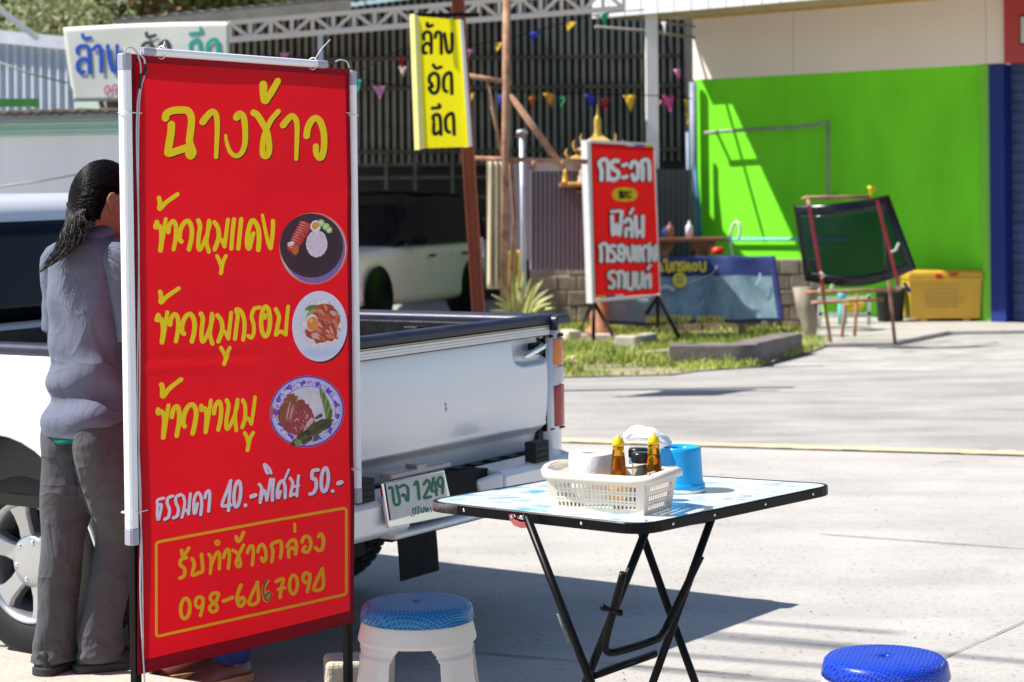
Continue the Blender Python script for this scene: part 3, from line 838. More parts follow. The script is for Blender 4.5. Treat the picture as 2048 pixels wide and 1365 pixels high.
# tailgate
mb = MB()
TW = 0.80
def tgprof(z):
    v = -AX + 0.002 + 0.026 * ((z - .84) / .2) ** 2
    if z < .675: v += 0.030 * S((.675 - z) / .03)
    if .675 <= z < .69: v -= 0.004
    return v
HC = tp(1068, 701, 1, -AX)
def tgfn(i, j):
    u = -TW + 2 * TW * i; z = .575 + (ZT - .575) * j
    v = tgprof(z)
    ex, ez = (u - HC.x) / .115, (z - HC.z) / .052
    q = ex ** 4 + ez ** 4
    if q < 1: v += 0.028 * S((1 - q) * 3)
    e = (TW - abs(u)) 
    if e < .02: v += .012 * (1 - e / .02) ** 2
    return V(u, v, z)
mb.grid(tgfn, 150, 60)
tg = obj("tailgate", mb, M_paint, truck, solid=0.03, face_to=(0, -1, 0))
mb = MB()
mb.box((HC.x + .030, -AX + .012, HC.z + .004), (.085, .02, .046)); obj("handle_bezel", mb, M_black, tg, bevel=0.006)
mb = MB()
mb.loft([[V(HC.x + a, -AX - .004 - d, HC.z + b + (a * .22)) for b, d in ((-.014 * w, 0), (-.010 * w, .012), (.010 * w, .012), (.014 * w, 0))] for a, w in ((-.085, .5), (-.06, .9), (.0, 1.0), (.05, .9), (.062, .5))], 0, True)
obj("handle", mb, M_chrome, tg)
mb = MB()
sc = tp(892, 815, 1, -AX)
mb.poly([V(sc.x + a, tgprof(sc.z + b) - .002, sc.z + b) for a, b in ((-.003, .016), (.004, .014), (.001, .004), (.006, -.004), (.003, -.018), (-.001, -.006), (.001, .0))])
obj("scratch", mb, mat("scratch", (.12, .12, .13), .8), tg)
# tailgate trim: dark cap, pale line, ribs
mb = MB()
mb.loft([[V(x, -AX + a, ZT + b) for a, b in ((-.012, .004), (-.012, .034), (.002, .041), (.05, .041), (.055, .03), (.055, .004))] for x in (-TW - .05, -.4, 0, .4, TW + .05)], 0, False)
obj("tailgate_cap", mb, M_navy, tg, bevel=0.008)
mb = MB()
mb.bar(V(-TW, -AX - .008, ZT), V(TW - .02, -AX - .008, ZT), 0.012, 0.004, 1)
for k in range(3): mb.bar(V(-TW, -AX - .006 - .002 * (k == 1), ZT - .009 - k * .0098), V(TW - .02 , -AX - .006 - .002 * (k == 1), ZT - .009 - k * .0098), 0.014, 0.0088, 0)
mb.bar(V(-TW, -AX - .002, ZT - .020), V(TW - .01, -AX - .002, ZT - .020), 0.012, 0.034, 2)
obj("tailgate_trim", mb, [M_ribs, mat("gilt_line", (.5, .42, .25), .4, metal=.5), M_black], tg)
# corner posts and tail lights
for sg in (-1, 1):
    mb = MB()
    mb.loft([[V(sg * (TW + .008 + a), -AX + b, z) for a, b in ((0, .12), (0, .010), (.04, .002), (.078, .014), (.104, .06), (.104, .12))] for z in (.50, .60, .70, ZT - .01)], 0, True, True)
    obj("corner_panel", mb, M_paint, truck)
    for (za, zb_, m, nm) in ((ZT - .155, ZT - .052, M_amber, "indicator_lens"), (ZT - .225, ZT - .157, M_clear, "reverse_lens"), (ZT - .385, ZT - .227, M_redl, "brake_lens")):
        mb = MB()
        mb.loft([[V(sg * (TW + .018 + a), -AX + b, z) for a, b in ((.010, .12), (.010, .004), (.040, -.008), (.080, .004), (.108, .05), (.108, .12))] for z in (za + .002, zb_ - .002)], 0, True, True)
        obj(nm, mb, m, truck, bevel=0.003)
    mb = MB(); mb.box((sg * (TW + .010), -AX + .06, ZT - .20), (.014, .07, .40)); mb.box((sg * (TW + .056), -AX + .065, ZT - .044), (.096, .12, .014)); mb.box((sg * (TW + .056), -AX + .065, ZT - .391), (.096, .12, .008))
    obj("light_surround", mb, M_black, truck, bevel=0.004)
# bumper
mb = MB()
BV = -AX - 0.13
PADU, PADZ = tp(1086, 904, 1, BV - .03).x, tp(1086, 904, 1, BV - .03).z
print('PAD', PADU, PADZ, tp(1100, 950, 1, BV).x)
def bump_seg(u0, u1, e0, e1):
    mb.loft([[V(u, BV + a + ex, z + dz) for a, z in ((0.0, .455), (-.022, .47), (-.028, .56), (-.01, .585), (.11, .588), (.11, .455))] for u, ex, dz in ((u0, e0, 0), (u0 + (u1 - u0) * .12, 0, 0), (u0 + (u1 - u0) * .85, 0, 0), (u1, e1, .0))], 0, False)
bump_seg(.27, .80, .0, .10); bump_seg(-.27, -.80, .0, .10)
mb.loft([[V(u, BV + a, z) for a, z in ((.0, .435), (-.02, .437), (-.022, .455), (.0, .462), (.06, .46), (.06, .435))] for u in (-.34, -.3, .3, .34)], 0, False)
for sg in (-1, 1):
    mb.prism([V(sg * .20, BV + .045, .55), V(sg * .27, BV - .02, .575), V(sg * .27, BV - .02, .465), V(sg * .22, BV + .03, .455)], V(0, .03, 0))
obj("bumper", mb, M_paint, truck, bevel=0.012, bseg=3)
mb = MB(); mb.box((0, BV + .075, .50), (.56, .05, .17)); mb.box((0, -AX + .05, .55), (1.5, .10, .05)); obj("bumper_recess", mb, M_under, truck)
for sg in (-1, 1):
    mb = MB(); mb.box((sg * PADU, BV - .004, PADZ), (.085, .05, .075)); 
    for k in range(3): mb.box((sg * PADU, BV - .031, PADZ - .022 + k * .022), (.06, .006, .008))
    obj("bumper_pad", mb, M_rubber, truck, bevel=0.006)
# licence plate: hangs on the bumper, leaning like the photograph shows
pc = [tp(763, 967, 1, BV - .035), tp(889, 940, 1, BV - .035), tp(909, 1031, 1, BV - .055), tp(778, 1056, 1, BV - .055)]
pn = (pc[1] - pc[0]).cross(pc[3] - pc[0]).normalized()
if pn.y > 0: pn = -pn
mb = MB(); mb.prism([p + pn * 0.0 for p in pc], -pn * .012)
plate_o = obj("licence_plate", mb, M_chrome, truck, bevel=0.003)
class LocalSheet(Sheet):
    def __init__(s, o, n): s.o, s.n = o, n
    def at(s, px, py, lift=0.0):
        o = TMI @ CAM; d = TMI.to_3x3() @ ray(px, py)
        return o + d * ((s.o - o).dot(s.n) / d.dot(s.n)) + s.n * lift
LP = LocalSheet(pc[0], pn)
ZP = (2.702, 690, 860)
mb = MB()
LP.poly(mb, [(214, 290), (528, 228), (556, 410), (244, 492)], 0.0035, 0, ZP)
obj("plate_face", mb, mat("plate_white", (.66, .65, .62), .5, var=.08, scale=30), plate_o)
mb = MB()
LP.strokes(mb, [
 ([(234, 316), (250, 318), (262, 400), (290, 392), (272, 304)], 8), ([(288, 312), (312, 300), (334, 318), (334, 384), (314, 352), (304, 356)], 8),
 ([(372, 296), (386, 284), (396, 374)], 8), ([(420, 296), (440, 272), (452, 300), (430, 350), (424, 370), (458, 362)], 7.5),
 ([(474, 262), (462, 330), (492, 326)], 7.5), ([(482, 284), (490, 354)], 7.5), (ringpts(510, 283, 13, 26, 10), 7.5), ([(524, 282), (522, 344)], 7.5),
 ([(362, 452), (362, 430), (374, 430), (377, 456)], 3.2), ([(372, 424), (380, 420)], 3), ([(396, 426), (386, 432), (396, 445), (388, 456)], 3.2), ([(366, 462), (366, 468)], 3), ([(386, 418), (398, 416)], 3),
 ([(406, 424), (409, 448), (420, 440), (420, 420)], 3.2), ([(430, 420), (433, 446), (442, 424), (446, 444)], 3.2), ([(456, 420), (462, 444)], 3)], ZP, lift=0.0045)
obj("plate_lettering", mb, mat("plate_green", (.01, .16, .08), .5), plate_o)
mb = MB(); lc = tp(832, 940, 1, BV - .05)
mb.bar(lc + V(-.16, 0, 0), lc + V(.16, 0, .0), .05, .018); mb.box(lc + V(0, 0, .012), (.05, .05, .02))
obj("plate_lamp", mb, mat("lamp_bracket", (.30, .30, .31), .4, metal=.5), truck, bevel=0.004)
# mud flaps
for sg in (-1, 1):
    mb = MB()
    def mf(i, j):
        u = sg * .71 - .125 + .25 * i
        return V(u, -.46 - .05 * j - .012 * math.sin(j * 3) - .003 * math.cos(i * 2 * math.pi * 14), .47 - .40 * j)
    mb.grid(mf, 112, 8)
    obj("mud_flap", mb, M_rubber, truck)
# underbody
mb = MB()
for sg in (-1, 1): mb.box((sg * .45, .6, .46), (.09, 3.5, .13))
mb.box((0, 1.0, .50), (1.4, 3.9, .06)); mb.tube([V(-.72, 0, .335), V(.72, 0, .335)], .045, 10); mb.sphere((0, 0, .335), (.14, .14, .14)); mb.box((0.0, .9, .45), (.5, .9, .2))
obj("chassis", mb, M_under, truck)
# wheels
M_alloy = mat("alloy", (0.55, 0.56, 0.58), 0.3, metal=0.75, var=0.05, scale=8)
RW = 0.335
def wheel(sg, y):
    w0 = MB()
    o = V(sg * .80, y, RW); ax = V(sg, 0, 0)
    prof = [(.205, -.245), (.235, -.25), (.30, -.245), (RW - .012, -.225), (RW, -.19), (RW, -.045), (RW - .012, -.012), (.30, .004), (.255, .010), (.222, .006), (.205, -.004)]
    w0.lathe(prof, o, ax, 56)
    n = 52
    for k in range(n):                   # tread blocks
        t = 2 * math.pi * k / n
        for q, off in ((0, -.06), (1, -.12), (2, -.18)):
            tt = t + (q % 2) * math.pi / n
            c = o + ax * off + V(0, math.cos(tt), math.sin(tt)) * (RW + .002)
            w0.box(c, (.05, .028, .010), 0, Matrix.Rotation(-(math.pi / 2 - tt), 3, 'X'))
    tyre = obj("tyre", w0, M_rubber, truck)
    tyre.name = "wheel"
    w1 = MB()
    w1.lathe([(.206, -.24), (.205, -.02), (.210, .002), (.205, .006), (.192, -.004), (.186, -.03), (.18, -.10)], o, ax, 48)
    # six spokes and hub
    w1.lathe([(.0, -.012), (.05, -.010), (.085, -.016), (.095, -.032), (.10, -.06)], o, ax, 40)
    u = V(0, 1, 0); 
    for k in range(6):
        t = 2 * math.pi * k / 6 + .26
        d = V(0, math.cos(t), math.sin(t)); e = V(0, -math.sin(t), math.cos(t))
        w1.loft([[o + d * r + e * (s * wd) + ax * (dep - (.012 if abs(s) > .9 else 0)) for s in (-1, -.8, .8, 1)] + [o + d * r + e * (s * wd) + ax * (dep - .05) for s in (1, -1)] for r, wd, dep in ((.075, .034, -.020), (.12, .031, -.018), (.16, .036, -.012), (.192, .052, -.008))], 0, False)
    w2 = MB(); w2.lathe([(0, -.09), (.19, -.09)], o, ax, 30); w2.lathe([(0.1, -.075), (.14, -.075), (.14, -.085)], o, ax, 30)
    obj("brake_disc", w2, M_under, tyre)
    for k in range(6):
        t = 2 * math.pi * k / 6 + .26 + math.pi / 6
        w1.lathe([(0.0, .004), (.010, .003), (.011, -.01)], o + V(0, math.cos(t), math.sin(t)) * .066 + ax * (-.012), ax, 10, mi=1)
    obj("rim", w1, [M_alloy, M_chrome], tyre, bevel=0.003)
for sg in (-1, 1):
    wheel(sg, 0.0); wheel(sg, WB)
# cab
cab = MB()
CY0, CY1 = 0.76, 2.55
def cabring(z, y0, y1, hw):
    r = .10
    pts = []
    for cx, cy, a0 in ((hw - r, y1 - r, 0), (-hw + r, y1 - r, 90), (-hw + r, y0 + r, 180), (hw - r, y0 + r, 270)):
        for k in range(5):
            t = R(a0 + 22.5 * k); pts.append(V(cx + r * math.cos(t), cy + r * math.sin(t), z))
    return pts
cab.loft([cabring(z, y0, y1, hw) for z, y0, y1, hw in ((.42, CY0, CY1 + .25, .84), (.60, CY0, CY1 + .3, .865), (.95, CY0, CY1 + .3, .85), (1.04, CY0, CY1 + .25, .83), (1.06, CY0 + .01, CY1 + .12, .81), (1.49, CY0 + .06, CY1 - .35, .70), (1.545, CY0 + .10, CY1 - .42, .665), (1.575, CY0 + .22, CY1 - .60, .56), (1.58, CY0 + .5, CY1 - .9, .3))], 0, True)
obj("cab", cab, M_paint, truck)
mb = MB()
mb.grid(lambda i, j: V((-.70 + 1.40 * i) * (1 - .10 * j), CY0 + .004 + .048 * j - .008 * (1 - (2 * i - 1) ** 2), 1.085 + .385 * j), 20, 6)
obj("rear_window", mb, M_glassd, truck, solid=0.006)
for sg in (-1, 1):
    mb = MB(); mb.poly([V(sg * .812, CY0 + .15, 1.09), V(sg * .812, CY1 + .0, 1.09), V(sg * .722, CY1 - .42, 1.45), V(sg * .722, CY0 + .2, 1.45)]); obj("side_window", mb, M_glassd, truck, solid=0.008, soff=0)
    mb = MB(); mb.box((sg * .97, CY1 - .1, 1.12), (.18, .07, .14)); obj("wing_mirror", mb, M_black, truck, bevel=0.02)
    mb = MB(); mb.box((sg * .868, CY0 + .35, .93), (.02, .16, .035)); obj("door_handle", mb, M_black, truck, bevel=0.006)
mb = MB(); mb.poly([V(-.72, CY1 + .13, 1.08), V(.72, CY1 + .13, 1.08), V(.62, CY1 - .33, 1.47), V(-.62, CY1 - .33, 1.47)]); obj("windscreen", mb, M_glassd, truck, solid=0.012, soff=0)
mb = MB()
mb.loft([cabring(z, CY1 + .05, y1, hw) for z, y1, hw in ((.44, CY1 + 1.32, .83), (.62, CY1 + 1.38, .86), (.88, CY1 + 1.34, .84), (.98, CY1 + 1.22, .80), (1.01, CY1 + .95, .70))], 0, True)
obj("bonnet", mb, M_paint, truck)
mb = MB(); mb.box((0, CY1 + 1.38, .75), (.9, .05, .16)); obj("grille", mb, M_black, truck, bevel=.02)
for sg in (-1, 1):
    mb = MB(); mb.box((sg * .62, CY1 + 1.34, .76), (.26, .08, .15)); obj("headlight", mb, M_clear, truck, bevel=.03)
mb = MB(); mb.box((0, CY1 + 1.42, .48), (1.68, .14, .20)); obj("front_bumper", mb, M_paint, truck, bevel=.05)

# ------------------------------------------------------------------ raised pavement along the truck's side
def tw(u, v, z=0.0): return TM @ V(u, v, z)
KZ = 0.07
M_kerb = mat("pavement_concrete", (0.46, 0.43, 0.37), 0.9, var=0.15, scale=3, bump=0.5, bscale=40)
mb = MB()
e0, e1 = tw(-.96, 6), tw(-.96, -.55)
pts = [V(e0.x, e0.y, -.02), V(e1.x, e1.y, -.02), V(-.62, 5.98, -.02), V(-.60, 5.3, -.02), V(-1.2, 2.5, -.02), V(-8, 2.5, -.02), V(-9, 9, -.02)]
mb.prism(pts, V(0, 0, KZ + .02))
obj("pavement", mb, M_kerb, kind='structure', bevel=0.012)
# ------------------------------------------------------------------ folding table
TH = 0.755
KS = 0.97
tL, tN, tR, tF = G(847, 1002.6, TH), G(1284, 1050.6, TH), G(1673, 969, TH), G(1210, 941, TH)
def marble():
    m = mat("table_print", (0.72, 0.76, 0.78), 0.22, var=0.04, scale=10, coat=0.3)
    nt = m.node_tree; n, l = nt.nodes, nt.links; b = n["Principled BSDF"]
    tc = n.new("ShaderNodeTexCoord"); mp = n.new("ShaderNodeMapping"); mp.inputs['Rotation'].default_value = (0, 0, .7)
    mp.inputs['Scale'].default_value = (1.0, 1.9, 1)
    l.new(tc.outputs['Object'], mp.inputs['Vector'])
    src = None
    for sc_, lo, hi, c in ((9, .52, .66, (.10, .52, .62, 1)), (14, .58, .68, (.30, .40, .60, 1)), (21, .60, .70, (.62, .55, .62, 1)), (6, .60, .75, (.45, .70, .74, 1))):
        nz = n.new("ShaderNodeTexNoise"); nz.inputs['Scale'].default_value = sc_; nz.inputs['Detail'].default_value = 7; nz.inputs['Distortion'].default_value = 0.9
        nz.noise_dimensions = '4D'; nz.inputs['W'].default_value = sc_
        l.new(mp.outputs[0], nz.inputs['Vector'])
        r = n.new("ShaderNodeValToRGB"); r.color_ramp.elements[0].position = lo; r.color_ramp.elements[1].position = hi
        l.new(nz.outputs['Fac'], r.inputs['Fac'])
        x = n.new("ShaderNodeMix"); x.data_type = 'RGBA'
        l.new(r.outputs[0], x.inputs[0])
        x.inputs[6].default_value = (.74, .76, .78, 1)
        if src is not None: l.new(src, x.inputs[6])
        x.inputs[7].default_value = c
        src = x.outputs[2]
    l.new(src, b.inputs['Base Color'])
    return m
M_marb = marble()
tab = thing("folding_table", "folding table with a pale blue marbled top and black scissor legs", "table", ((tL.x + tR.x) / 2, (tL.y + tR.y) / 2, 0))
def rounded(ps, r, n=6):
    out = []
    N = len(ps)
    for i in range(N):
        p, a, b = ps[i], ps[i - 1], ps[(i + 1) % N]
        da, db = (a - p).normalized(), (b - p).normalized()
        s, e = p + da * r, p + db * r
        for k in range(n + 1):
            t = k / n
            out.append(s * (1 - t) ** 2 + p * 2 * t * (1 - t) + e * t * t)
    return out
top = rounded([tL, tN, tR, tF], 0.075)
cen = sum(top, Vector()) / len(top)
def inset(pts, d): return [p + (cen - p).normalized() * d for p in pts]
mb = MB(); mb.prism([p - V(0, 0, .018) for p in inset(top, .006)], V(0, 0, .018)); obj("table_top", mb, M_marb, tab)
mb = MB()
prof = [(.0, -.026), (-.003, -.024), (-.003, -.001), (-.001, .0012), (.007, .0012), (.007, -.026)]
mb.loft([[p + (cen - p).normalized() * a + V(0, 0, z) for p in top] for a, z in prof + [prof[0]]], 0, False, cap=False)
obj("edge_band", mb, M_black, tab)
mb = MB()
def edge_pt(a, b, t, d=.004): 
    p = a.lerp(b, t); nrm = (b - a).cross(V(0, 0, 1)).normalized()
    return p + nrm * d - V(0, 0, .012), nrm
for a, b, ts in ((tL, tN, (.2, .44, .74)), (tN, tR, (.14, .34, .60, .86))):
    for t in ts:
        p, nrm = edge_pt(a, b, t, .0032); 
        if (p - cen).dot(nrm) < 0: p, nrm = a.lerp(b, t) - nrm * .0032 - V(0, 0, .012), -nrm
        mb.lathe([(.0, .0022), (.003, .0016), (.0042, 0)], p, nrm, 10)
obj("edge_screws", mb, M_chrome, tab)
e_n = (tN - tL).cross(V(0, 0, 1)).normalized()
if (tL - cen).dot(e_n) < 0: e_n = -e_n
e_d = (tN - tL).normalized()
c0 = PL(1041, 1041, tL + e_n * .004, e_n)
mb = MB()
mb.prism([c0 + e_d * x + V(0, 0, z) for x, z in ((-.034, .012), (-.022, .014), (-.016, .0), (.004, -.004), (.016, -.002), (.020, .006), (.034, .006), (.032, -.014), (.004, -.019), (-.02, -.014), (-.032, .0))], e_n * .004)
obj("latch", mb, mat("red_latch", (.40, .09, .10), .45, var=.2, scale=60), tab, bevel=.001)
mb = MB(); mb.tube([c0 + e_d * -.006 + V(0, 0, .008) + e_n * .002, c0 + e_d * .016 + V(0, 0, .008) + e_n * .002], .006, 8); 
for x, z in ((-.026, .006), (.025, .0)): mb.lathe([(0, .003), (.003, .002), (.004, 0)], c0 + e_d * x + V(0, 0, z) + e_n * .004, e_n, 8)
obj("latch_pin", mb, M_chrome, tab)
# tape on the left corner
mb = MB()
n0 = 0
lt = top[1:7] + [top[6].lerp(top[7], .08)]
mb.loft([[p + (p - cen).normalized() * .0042 + V(0, 0, z) for p in lt] for z in (-.025, -.001)], 0, True, cap=False, close=False)
obj("corner_tape", mb, mat("worn_tape", (.02, .018, .018), .7, var=.7, scale=120, col2=(.07, .06, .06)), tab, solid=.0006)
def leg(px, py, h, foot, lab="leg"):
    A = G(px, py, h)
    mb = MB(); mb.tube([A + (A - V(*foot)).normalized() * .03, A.lerp(V(*foot), .5), V(*foot)], .0105, 12)
    f = obj(lab, mb, M_black, tab)
    mb = MB(); mb.tube([V(*foot) + (A - V(*foot)).normalized() * .03, V(*foot)], .0135, 12); obj("foot_cap", mb, M_rubber, f)
    return A, V(*foot)
def foot_through(A, px, py):             # the leg runs on to the ground through a second pixel
    d = (A - CAM).cross(ray(px, py)).normalized()
    return d
A0, A1 = leg(1062, 1055, .725, (.325 * KS, 5.03 * KS, .012))
B0, B1 = leg(1290, 1066, .725, (.045 * KS, 5.22 * KS, .012))
D0, D1 = leg(1420, 1046, .72, (.262 * KS, 5.42 * KS, .012))
Cc = G(1264, 1066, .70); Cc = V(.318 * KS, 5.49 * KS, .718)
mb = MB(); cf = V(.575 * KS, 5.34 * KS, .012); mb.tube([Cc + V(0, 0, .01), Cc.lerp(cf, .5), cf], .0105, 12); lg = obj("leg", mb, M_black, tab)
mb = MB(); mb.tube([cf + V(0, 0, .03), cf], .0135, 12); obj("foot_cap", mb, M_rubber, lg)
mb = MB(); mb.tube([P(1186, 1352, 5.16 * KS), P(1310, 1308, 5.36 * KS)], .010, 12)
obj("crossbar", mb, M_black, tab)
mb = MB(); mb.tube([B0 + V(0, 0, .01), D0 + V(0, 0, .01)], .009, 10); obj("top_bar", mb, M_black, tab)
mb = MB()
br = [P(1247, 1146, 5.04 * KS), P(1222, 1240, 5.07 * KS), P(1211, 1284, 5.09 * KS), P(1214, 1302, 5.10 * KS), P(1234, 1304, 5.11 * KS), P(1308, 1281, 5.20 * KS), P(1326, 1266, 5.24 * KS), P(1340, 1240, 5.26 * KS), P(1402, 1112, 5.28 * KS)]
cs = list(zip(*[[c[0] for c in crom([(p[k], 0) for p in br], 5)] for k in range(3)]))
mb.tube([V(*c) for c in cs], .0098, 12)
obj("folding_brace", mb, M_black, tab)
mb = MB(); mb.tube([P(1206, 1215, 5.05 * KS), P(1240, 1226, 5.06 * KS)], .006, 8); mb.sphere(P(1207, 1216, 5.05 * KS), .009, 8, 6); mb.sphere(P(1240, 1226, 5.06 * KS), .009, 8, 6)
obj("pivot_bolt", mb, M_black, tab)
mb = MB(); mb.tube([P(1115, 1228, 5.085 * KS), P(1137, 1284, 5.085 * KS)], .003, 6); obj("paint_chip", mb, mat("chipped_paint", (.16, .15, .13), .7, var=.4, scale=80), tab)

# ------------------------------------------------------------------ basket
M_bask = mat("cream_plastic", (0.74, 0.66, 0.56), 0.38, var=0.03, spec=0.5, sss=0.06)
TZ = TH + .0015
bFL, bFR, bBRr = G(1104, 1017, TZ), G(1287, 1031, TZ), G(1347, 1014, TZ)
bu = (bFR - bFL); BLn = bu.length; bu.normalize()
bw = V(-bu.y, bu.x, 0); BWd = max(.165, (bBRr - bFR).dot(bw))
bc = bFL + bu * BLn / 2 + bw * BWd / 2
bas = thing("plastic_basket", "cream plastic basket of sauces and paper on the table", "basket", (bc.x, bc.y, TZ))
BH = .088
def bring(hx, hy, z, r, n=8):
    out = []
    for cx, cy, a0 in ((hx - r, hy - r, 0), (-hx + r, hy - r, 90), (-hx + r, -hy + r, 180), (hx - r, -hy + r, 270)):
        for k in range(n + 1):
            t = R(a0 + 90 * k / n); out.append(bc + bu * (cx + r * math.cos(t)) + bw * (cy + r * math.sin(t)) + V(0, 0, z))
    return out
mb = MB()
hx, hy = BLn / 2, BWd / 2
def wall(o, d, ln, outn, ncol, rows, r=.02):
    """perforated wall; cells left open are the slots"""
    cols = [0.0]
    x0, x1 = r, ln - r
    for k in range(ncol):
        a = x0 + (x1 - x0) * (k + .22) / ncol; b = x0 + (x1 - x0) * (k + .78) / ncol
        cols += [a, b]
    cols.append(ln)
    zs = [0.0]
    for a, b in rows: zs += [a, b]
    zs.append(BH)
    def pt(x, z):
        fl = (z / BH)
        xx = (x - ln / 2) * (1 + .09 * fl) + ln / 2
        return o + d * xx + outn * (.014 * fl) + V(0, 0, z)
    gi = [[mb.vert(pt(x, z)) for z in zs] for x in cols]
    for i in range(len(cols) - 1):
        for j in range(len(zs) - 1):
            if i % 2 == 1 and j % 2 == 1 : continue
            mb.face((gi[i][j], gi[i + 1][j], gi[i + 1][j + 1], gi[i][j + 1]))
rows_ = [(.009, .020), (.026, .028), (.033, .044), (.049, .0515), (.056, .068)]
bo = bc - bu * hx - bw * hy
wall(bo, bu, 2 * hx, -bw, 20, rows_)
wall(bo + bw * 2 * hy, bu, 2 * hx, bw, 20, rows_)
wall(bo, bw, 2 * hy, -bu, 12, rows_)
wall(bo + bu * 2 * hx, bw, 2 * hy, bu, 12, rows_)
mb.poly([bo + V(0, 0, .001), bo + bu * 2 * hx + V(0, 0, .001), bo + bu * 2 * hx + bw * 2 * hy + V(0, 0, .001), bo + bw * 2 * hy + V(0, 0, .001)])
obj("basket_body", mb, M_bask, bas, solid=.0026, weld=.0004)
mb = MB()                                # rolled rim, bulging out as handles at both ends
rim = []
NN = 88
for k in range(NN):
    t = 2 * math.pi * k / NN
    c, s = math.cos(t), math.sin(t)
    ex = .38
    x = (hx * 1.10) * math.copysign(abs(c) ** ex, c); y = (hy + .016) * math.copysign(abs(s) ** ex, s)
    endf = max(0, (abs(x) / (hx * 1.10) - .80) / .20) 
    x += math.copysign(.022 * endf * (1 - (y / (hy + .016)) ** 2), x)
    z = BH + .0 + .012 * endf * (1 - (y / (hy + .016)) ** 2) + .006 * (1 - min(1, abs(x) / hx)) * 0
    rim.append((bc + bu * x + bw * y + V(0, 0, z), (bu * x + bw * y).normalized()))
rings = []
for p, o in rim:
    rings.append([p + o * a + V(0, 0, b) for a, b in ((-.006, .0), (-.006, .006), (.002, .009), (.012, .006), (.017, -.002), (.016, -.014), (.013, -.014), (.012, -.003), (.004, .003), (-.003, .0))])
rings.append(rings[0])
mb.loft(rings, 0, True, cap=False)
obj("basket_rim", mb, M_bask, bas)
# end walls above the slots, with the grip openings
mb = MB()
for sg in (-1, 1):
    o = bc + bu * sg * (hx + .013)
    for y0, y1 in ((-hy, -hy * .52), (hy * .52, hy)):
        mb.bar(o + bw * y0 + V(0, 0, BH + .006), o + bw * y1 + V(0, 0, BH + .006), .003, .022)
obj("grip_wall", mb, M_bask, bas)

# ------------------------------------------------------------------ things in the basket
M_amberg = mat("amber_bottle", (0.90, 0.42, 0.03), 0.06, var=0.05, trans=0.95, ior=1.2)
M_sauce = mat("sauce", (0.92, 0.45, 0.04), 0.1, var=0.08, trans=0.9, ior=1.15)
M_ycap = mat("yellow_cap", (0.80, 0.55, 0.012), 0.35, var=0.05)
def on_table(px, py): return G(px, py, TZ + .003)
def bottle(o, top, label, lab_col, tilt=0.0):
    root = thing("sauce_bottle", label, "bottle", (o.x, o.y, TZ + .003), "sauce bottles in the basket")
    h = top - (TZ + .003)
    mb = MB(); mb.lathe([(0.0, 0), (.019, .0), (.0215, .004), (.0215, h * .44), (.0195, h * .47), (.0185, h * .58), (.0152, h * .76), (.0138, h * .825), (.0145, h * .83), (.0145, h * .84), (.012, h * .845)], root.location, (0, 0, 1), 28)
    obj("glass_body", mb, M_amberg, root)
    mb = MB(); mb.lathe([(0.0, .004), (.0195, .004), (.0195, h * .44), (.0165, h * .58), (.0142, h * .70), (0, h * .70)], root.location, (0, 0, 1), 24); obj("sauce", mb, M_sauce, root)
    mb = MB(); mb.lathe([(.0222, h * .12), (.0222, h * .42)], root.location, (0, 0, 1), 28); obj("paper_label", mb, lab_col, root, solid=.0003, soff=1)
    mb = MB(); mb.lathe([(.0105, h * .83), (.0150, h * .845), (.0155, h * .90), (.0125, h * .925), (.0125, h * .945), (.006, h * .96), (.0045, h * .99), (.0, h * 1.0)], root.location, (0, 0, 1), 24); obj("screw_cap", mb, M_ycap, root)
    return root
M_lab1 = mat("yellow_label", (.78, .52, .03), .5, var=.35, scale=60, col2=(.7, .35, .05))
b1 = bc + bu * .028 - bw * .008
b2 = bc + bu * .098 + bw * .048
z1 = P(1236, 870, b1.y).z; z2 = P(1308, 866, b2.y).z
b1.x = P(1237, 950, b1.y).x; b2.x = P(1308, 950, b2.y).x
bottle(b1, z1, "amber sauce bottle with a yellow cap, between the tissue roll and the black-lidded jars", M_lab1)
bottle(b2, z2, "amber sauce bottle with a yellow cap, standing behind the two black-lidded jars", mat("green_label", (.42, .44, .10), .5, var=.3, scale=50, col2=(.55, .42, .05)))
M_glassc = mat("clear_glass", (0.82, 0.80, 0.76), 0.06, var=0.02, trans=0.9, ior=1.3)
M_blid = mat("black_lid", (0.012, 0.012, 0.016), 0.3, var=0.1, coat=0.3)
def jar(px, ytop, Y, label, fill):
    p = P(px, ytop, Y); zt = p.z; o = V(p.x, Y, TZ + .003); h = zt - o.z
    root = thing("spice_jar", label, "jar", o, "spice jars in the basket")
    mb = MB(); mb.lathe([(0, 0), (.023, 0), (.025, .004), (.025, h - .032), (.022, h - .026), (.022, h - .02)], o, (0, 0, 1), 28); obj("glass_body", mb, M_glassc, root)
    mb = MB(); mb.lathe([(0, .004), (.0232, .004), (.0232, h * .50), (0, h * .52)], o, (0, 0, 1), 24); obj("spice", mb, mat("spice_" + fill[0], fill[1], .8, var=.4, scale=200, bump=.5), root)
    mb = MB(); mb.lathe([(.0245, h - .026), (.0255, h - .024), (.0255, h - .004), (.023, h), (0, h + .0006)], o, (0, 0, 1), 32)
    for k in range(36):
        t = 2 * math.pi * k / 36; mb.box(o + V(.0256 * math.cos(t), .0256 * math.sin(t), h - .014), (.0014, .0014, .018))
    obj("lid", mb, M_blid, root)
jar(1283, 905, 5.33 * KS, "black-lidded spice jar nearer the camera, left of the rear sauce bottle", ("a", (.36, .22, .10)))
jar(1277, 896, 5.40 * KS, "black-lidded spice jar half hidden behind the nearer jar", ("b", (.40, .07, .03)))
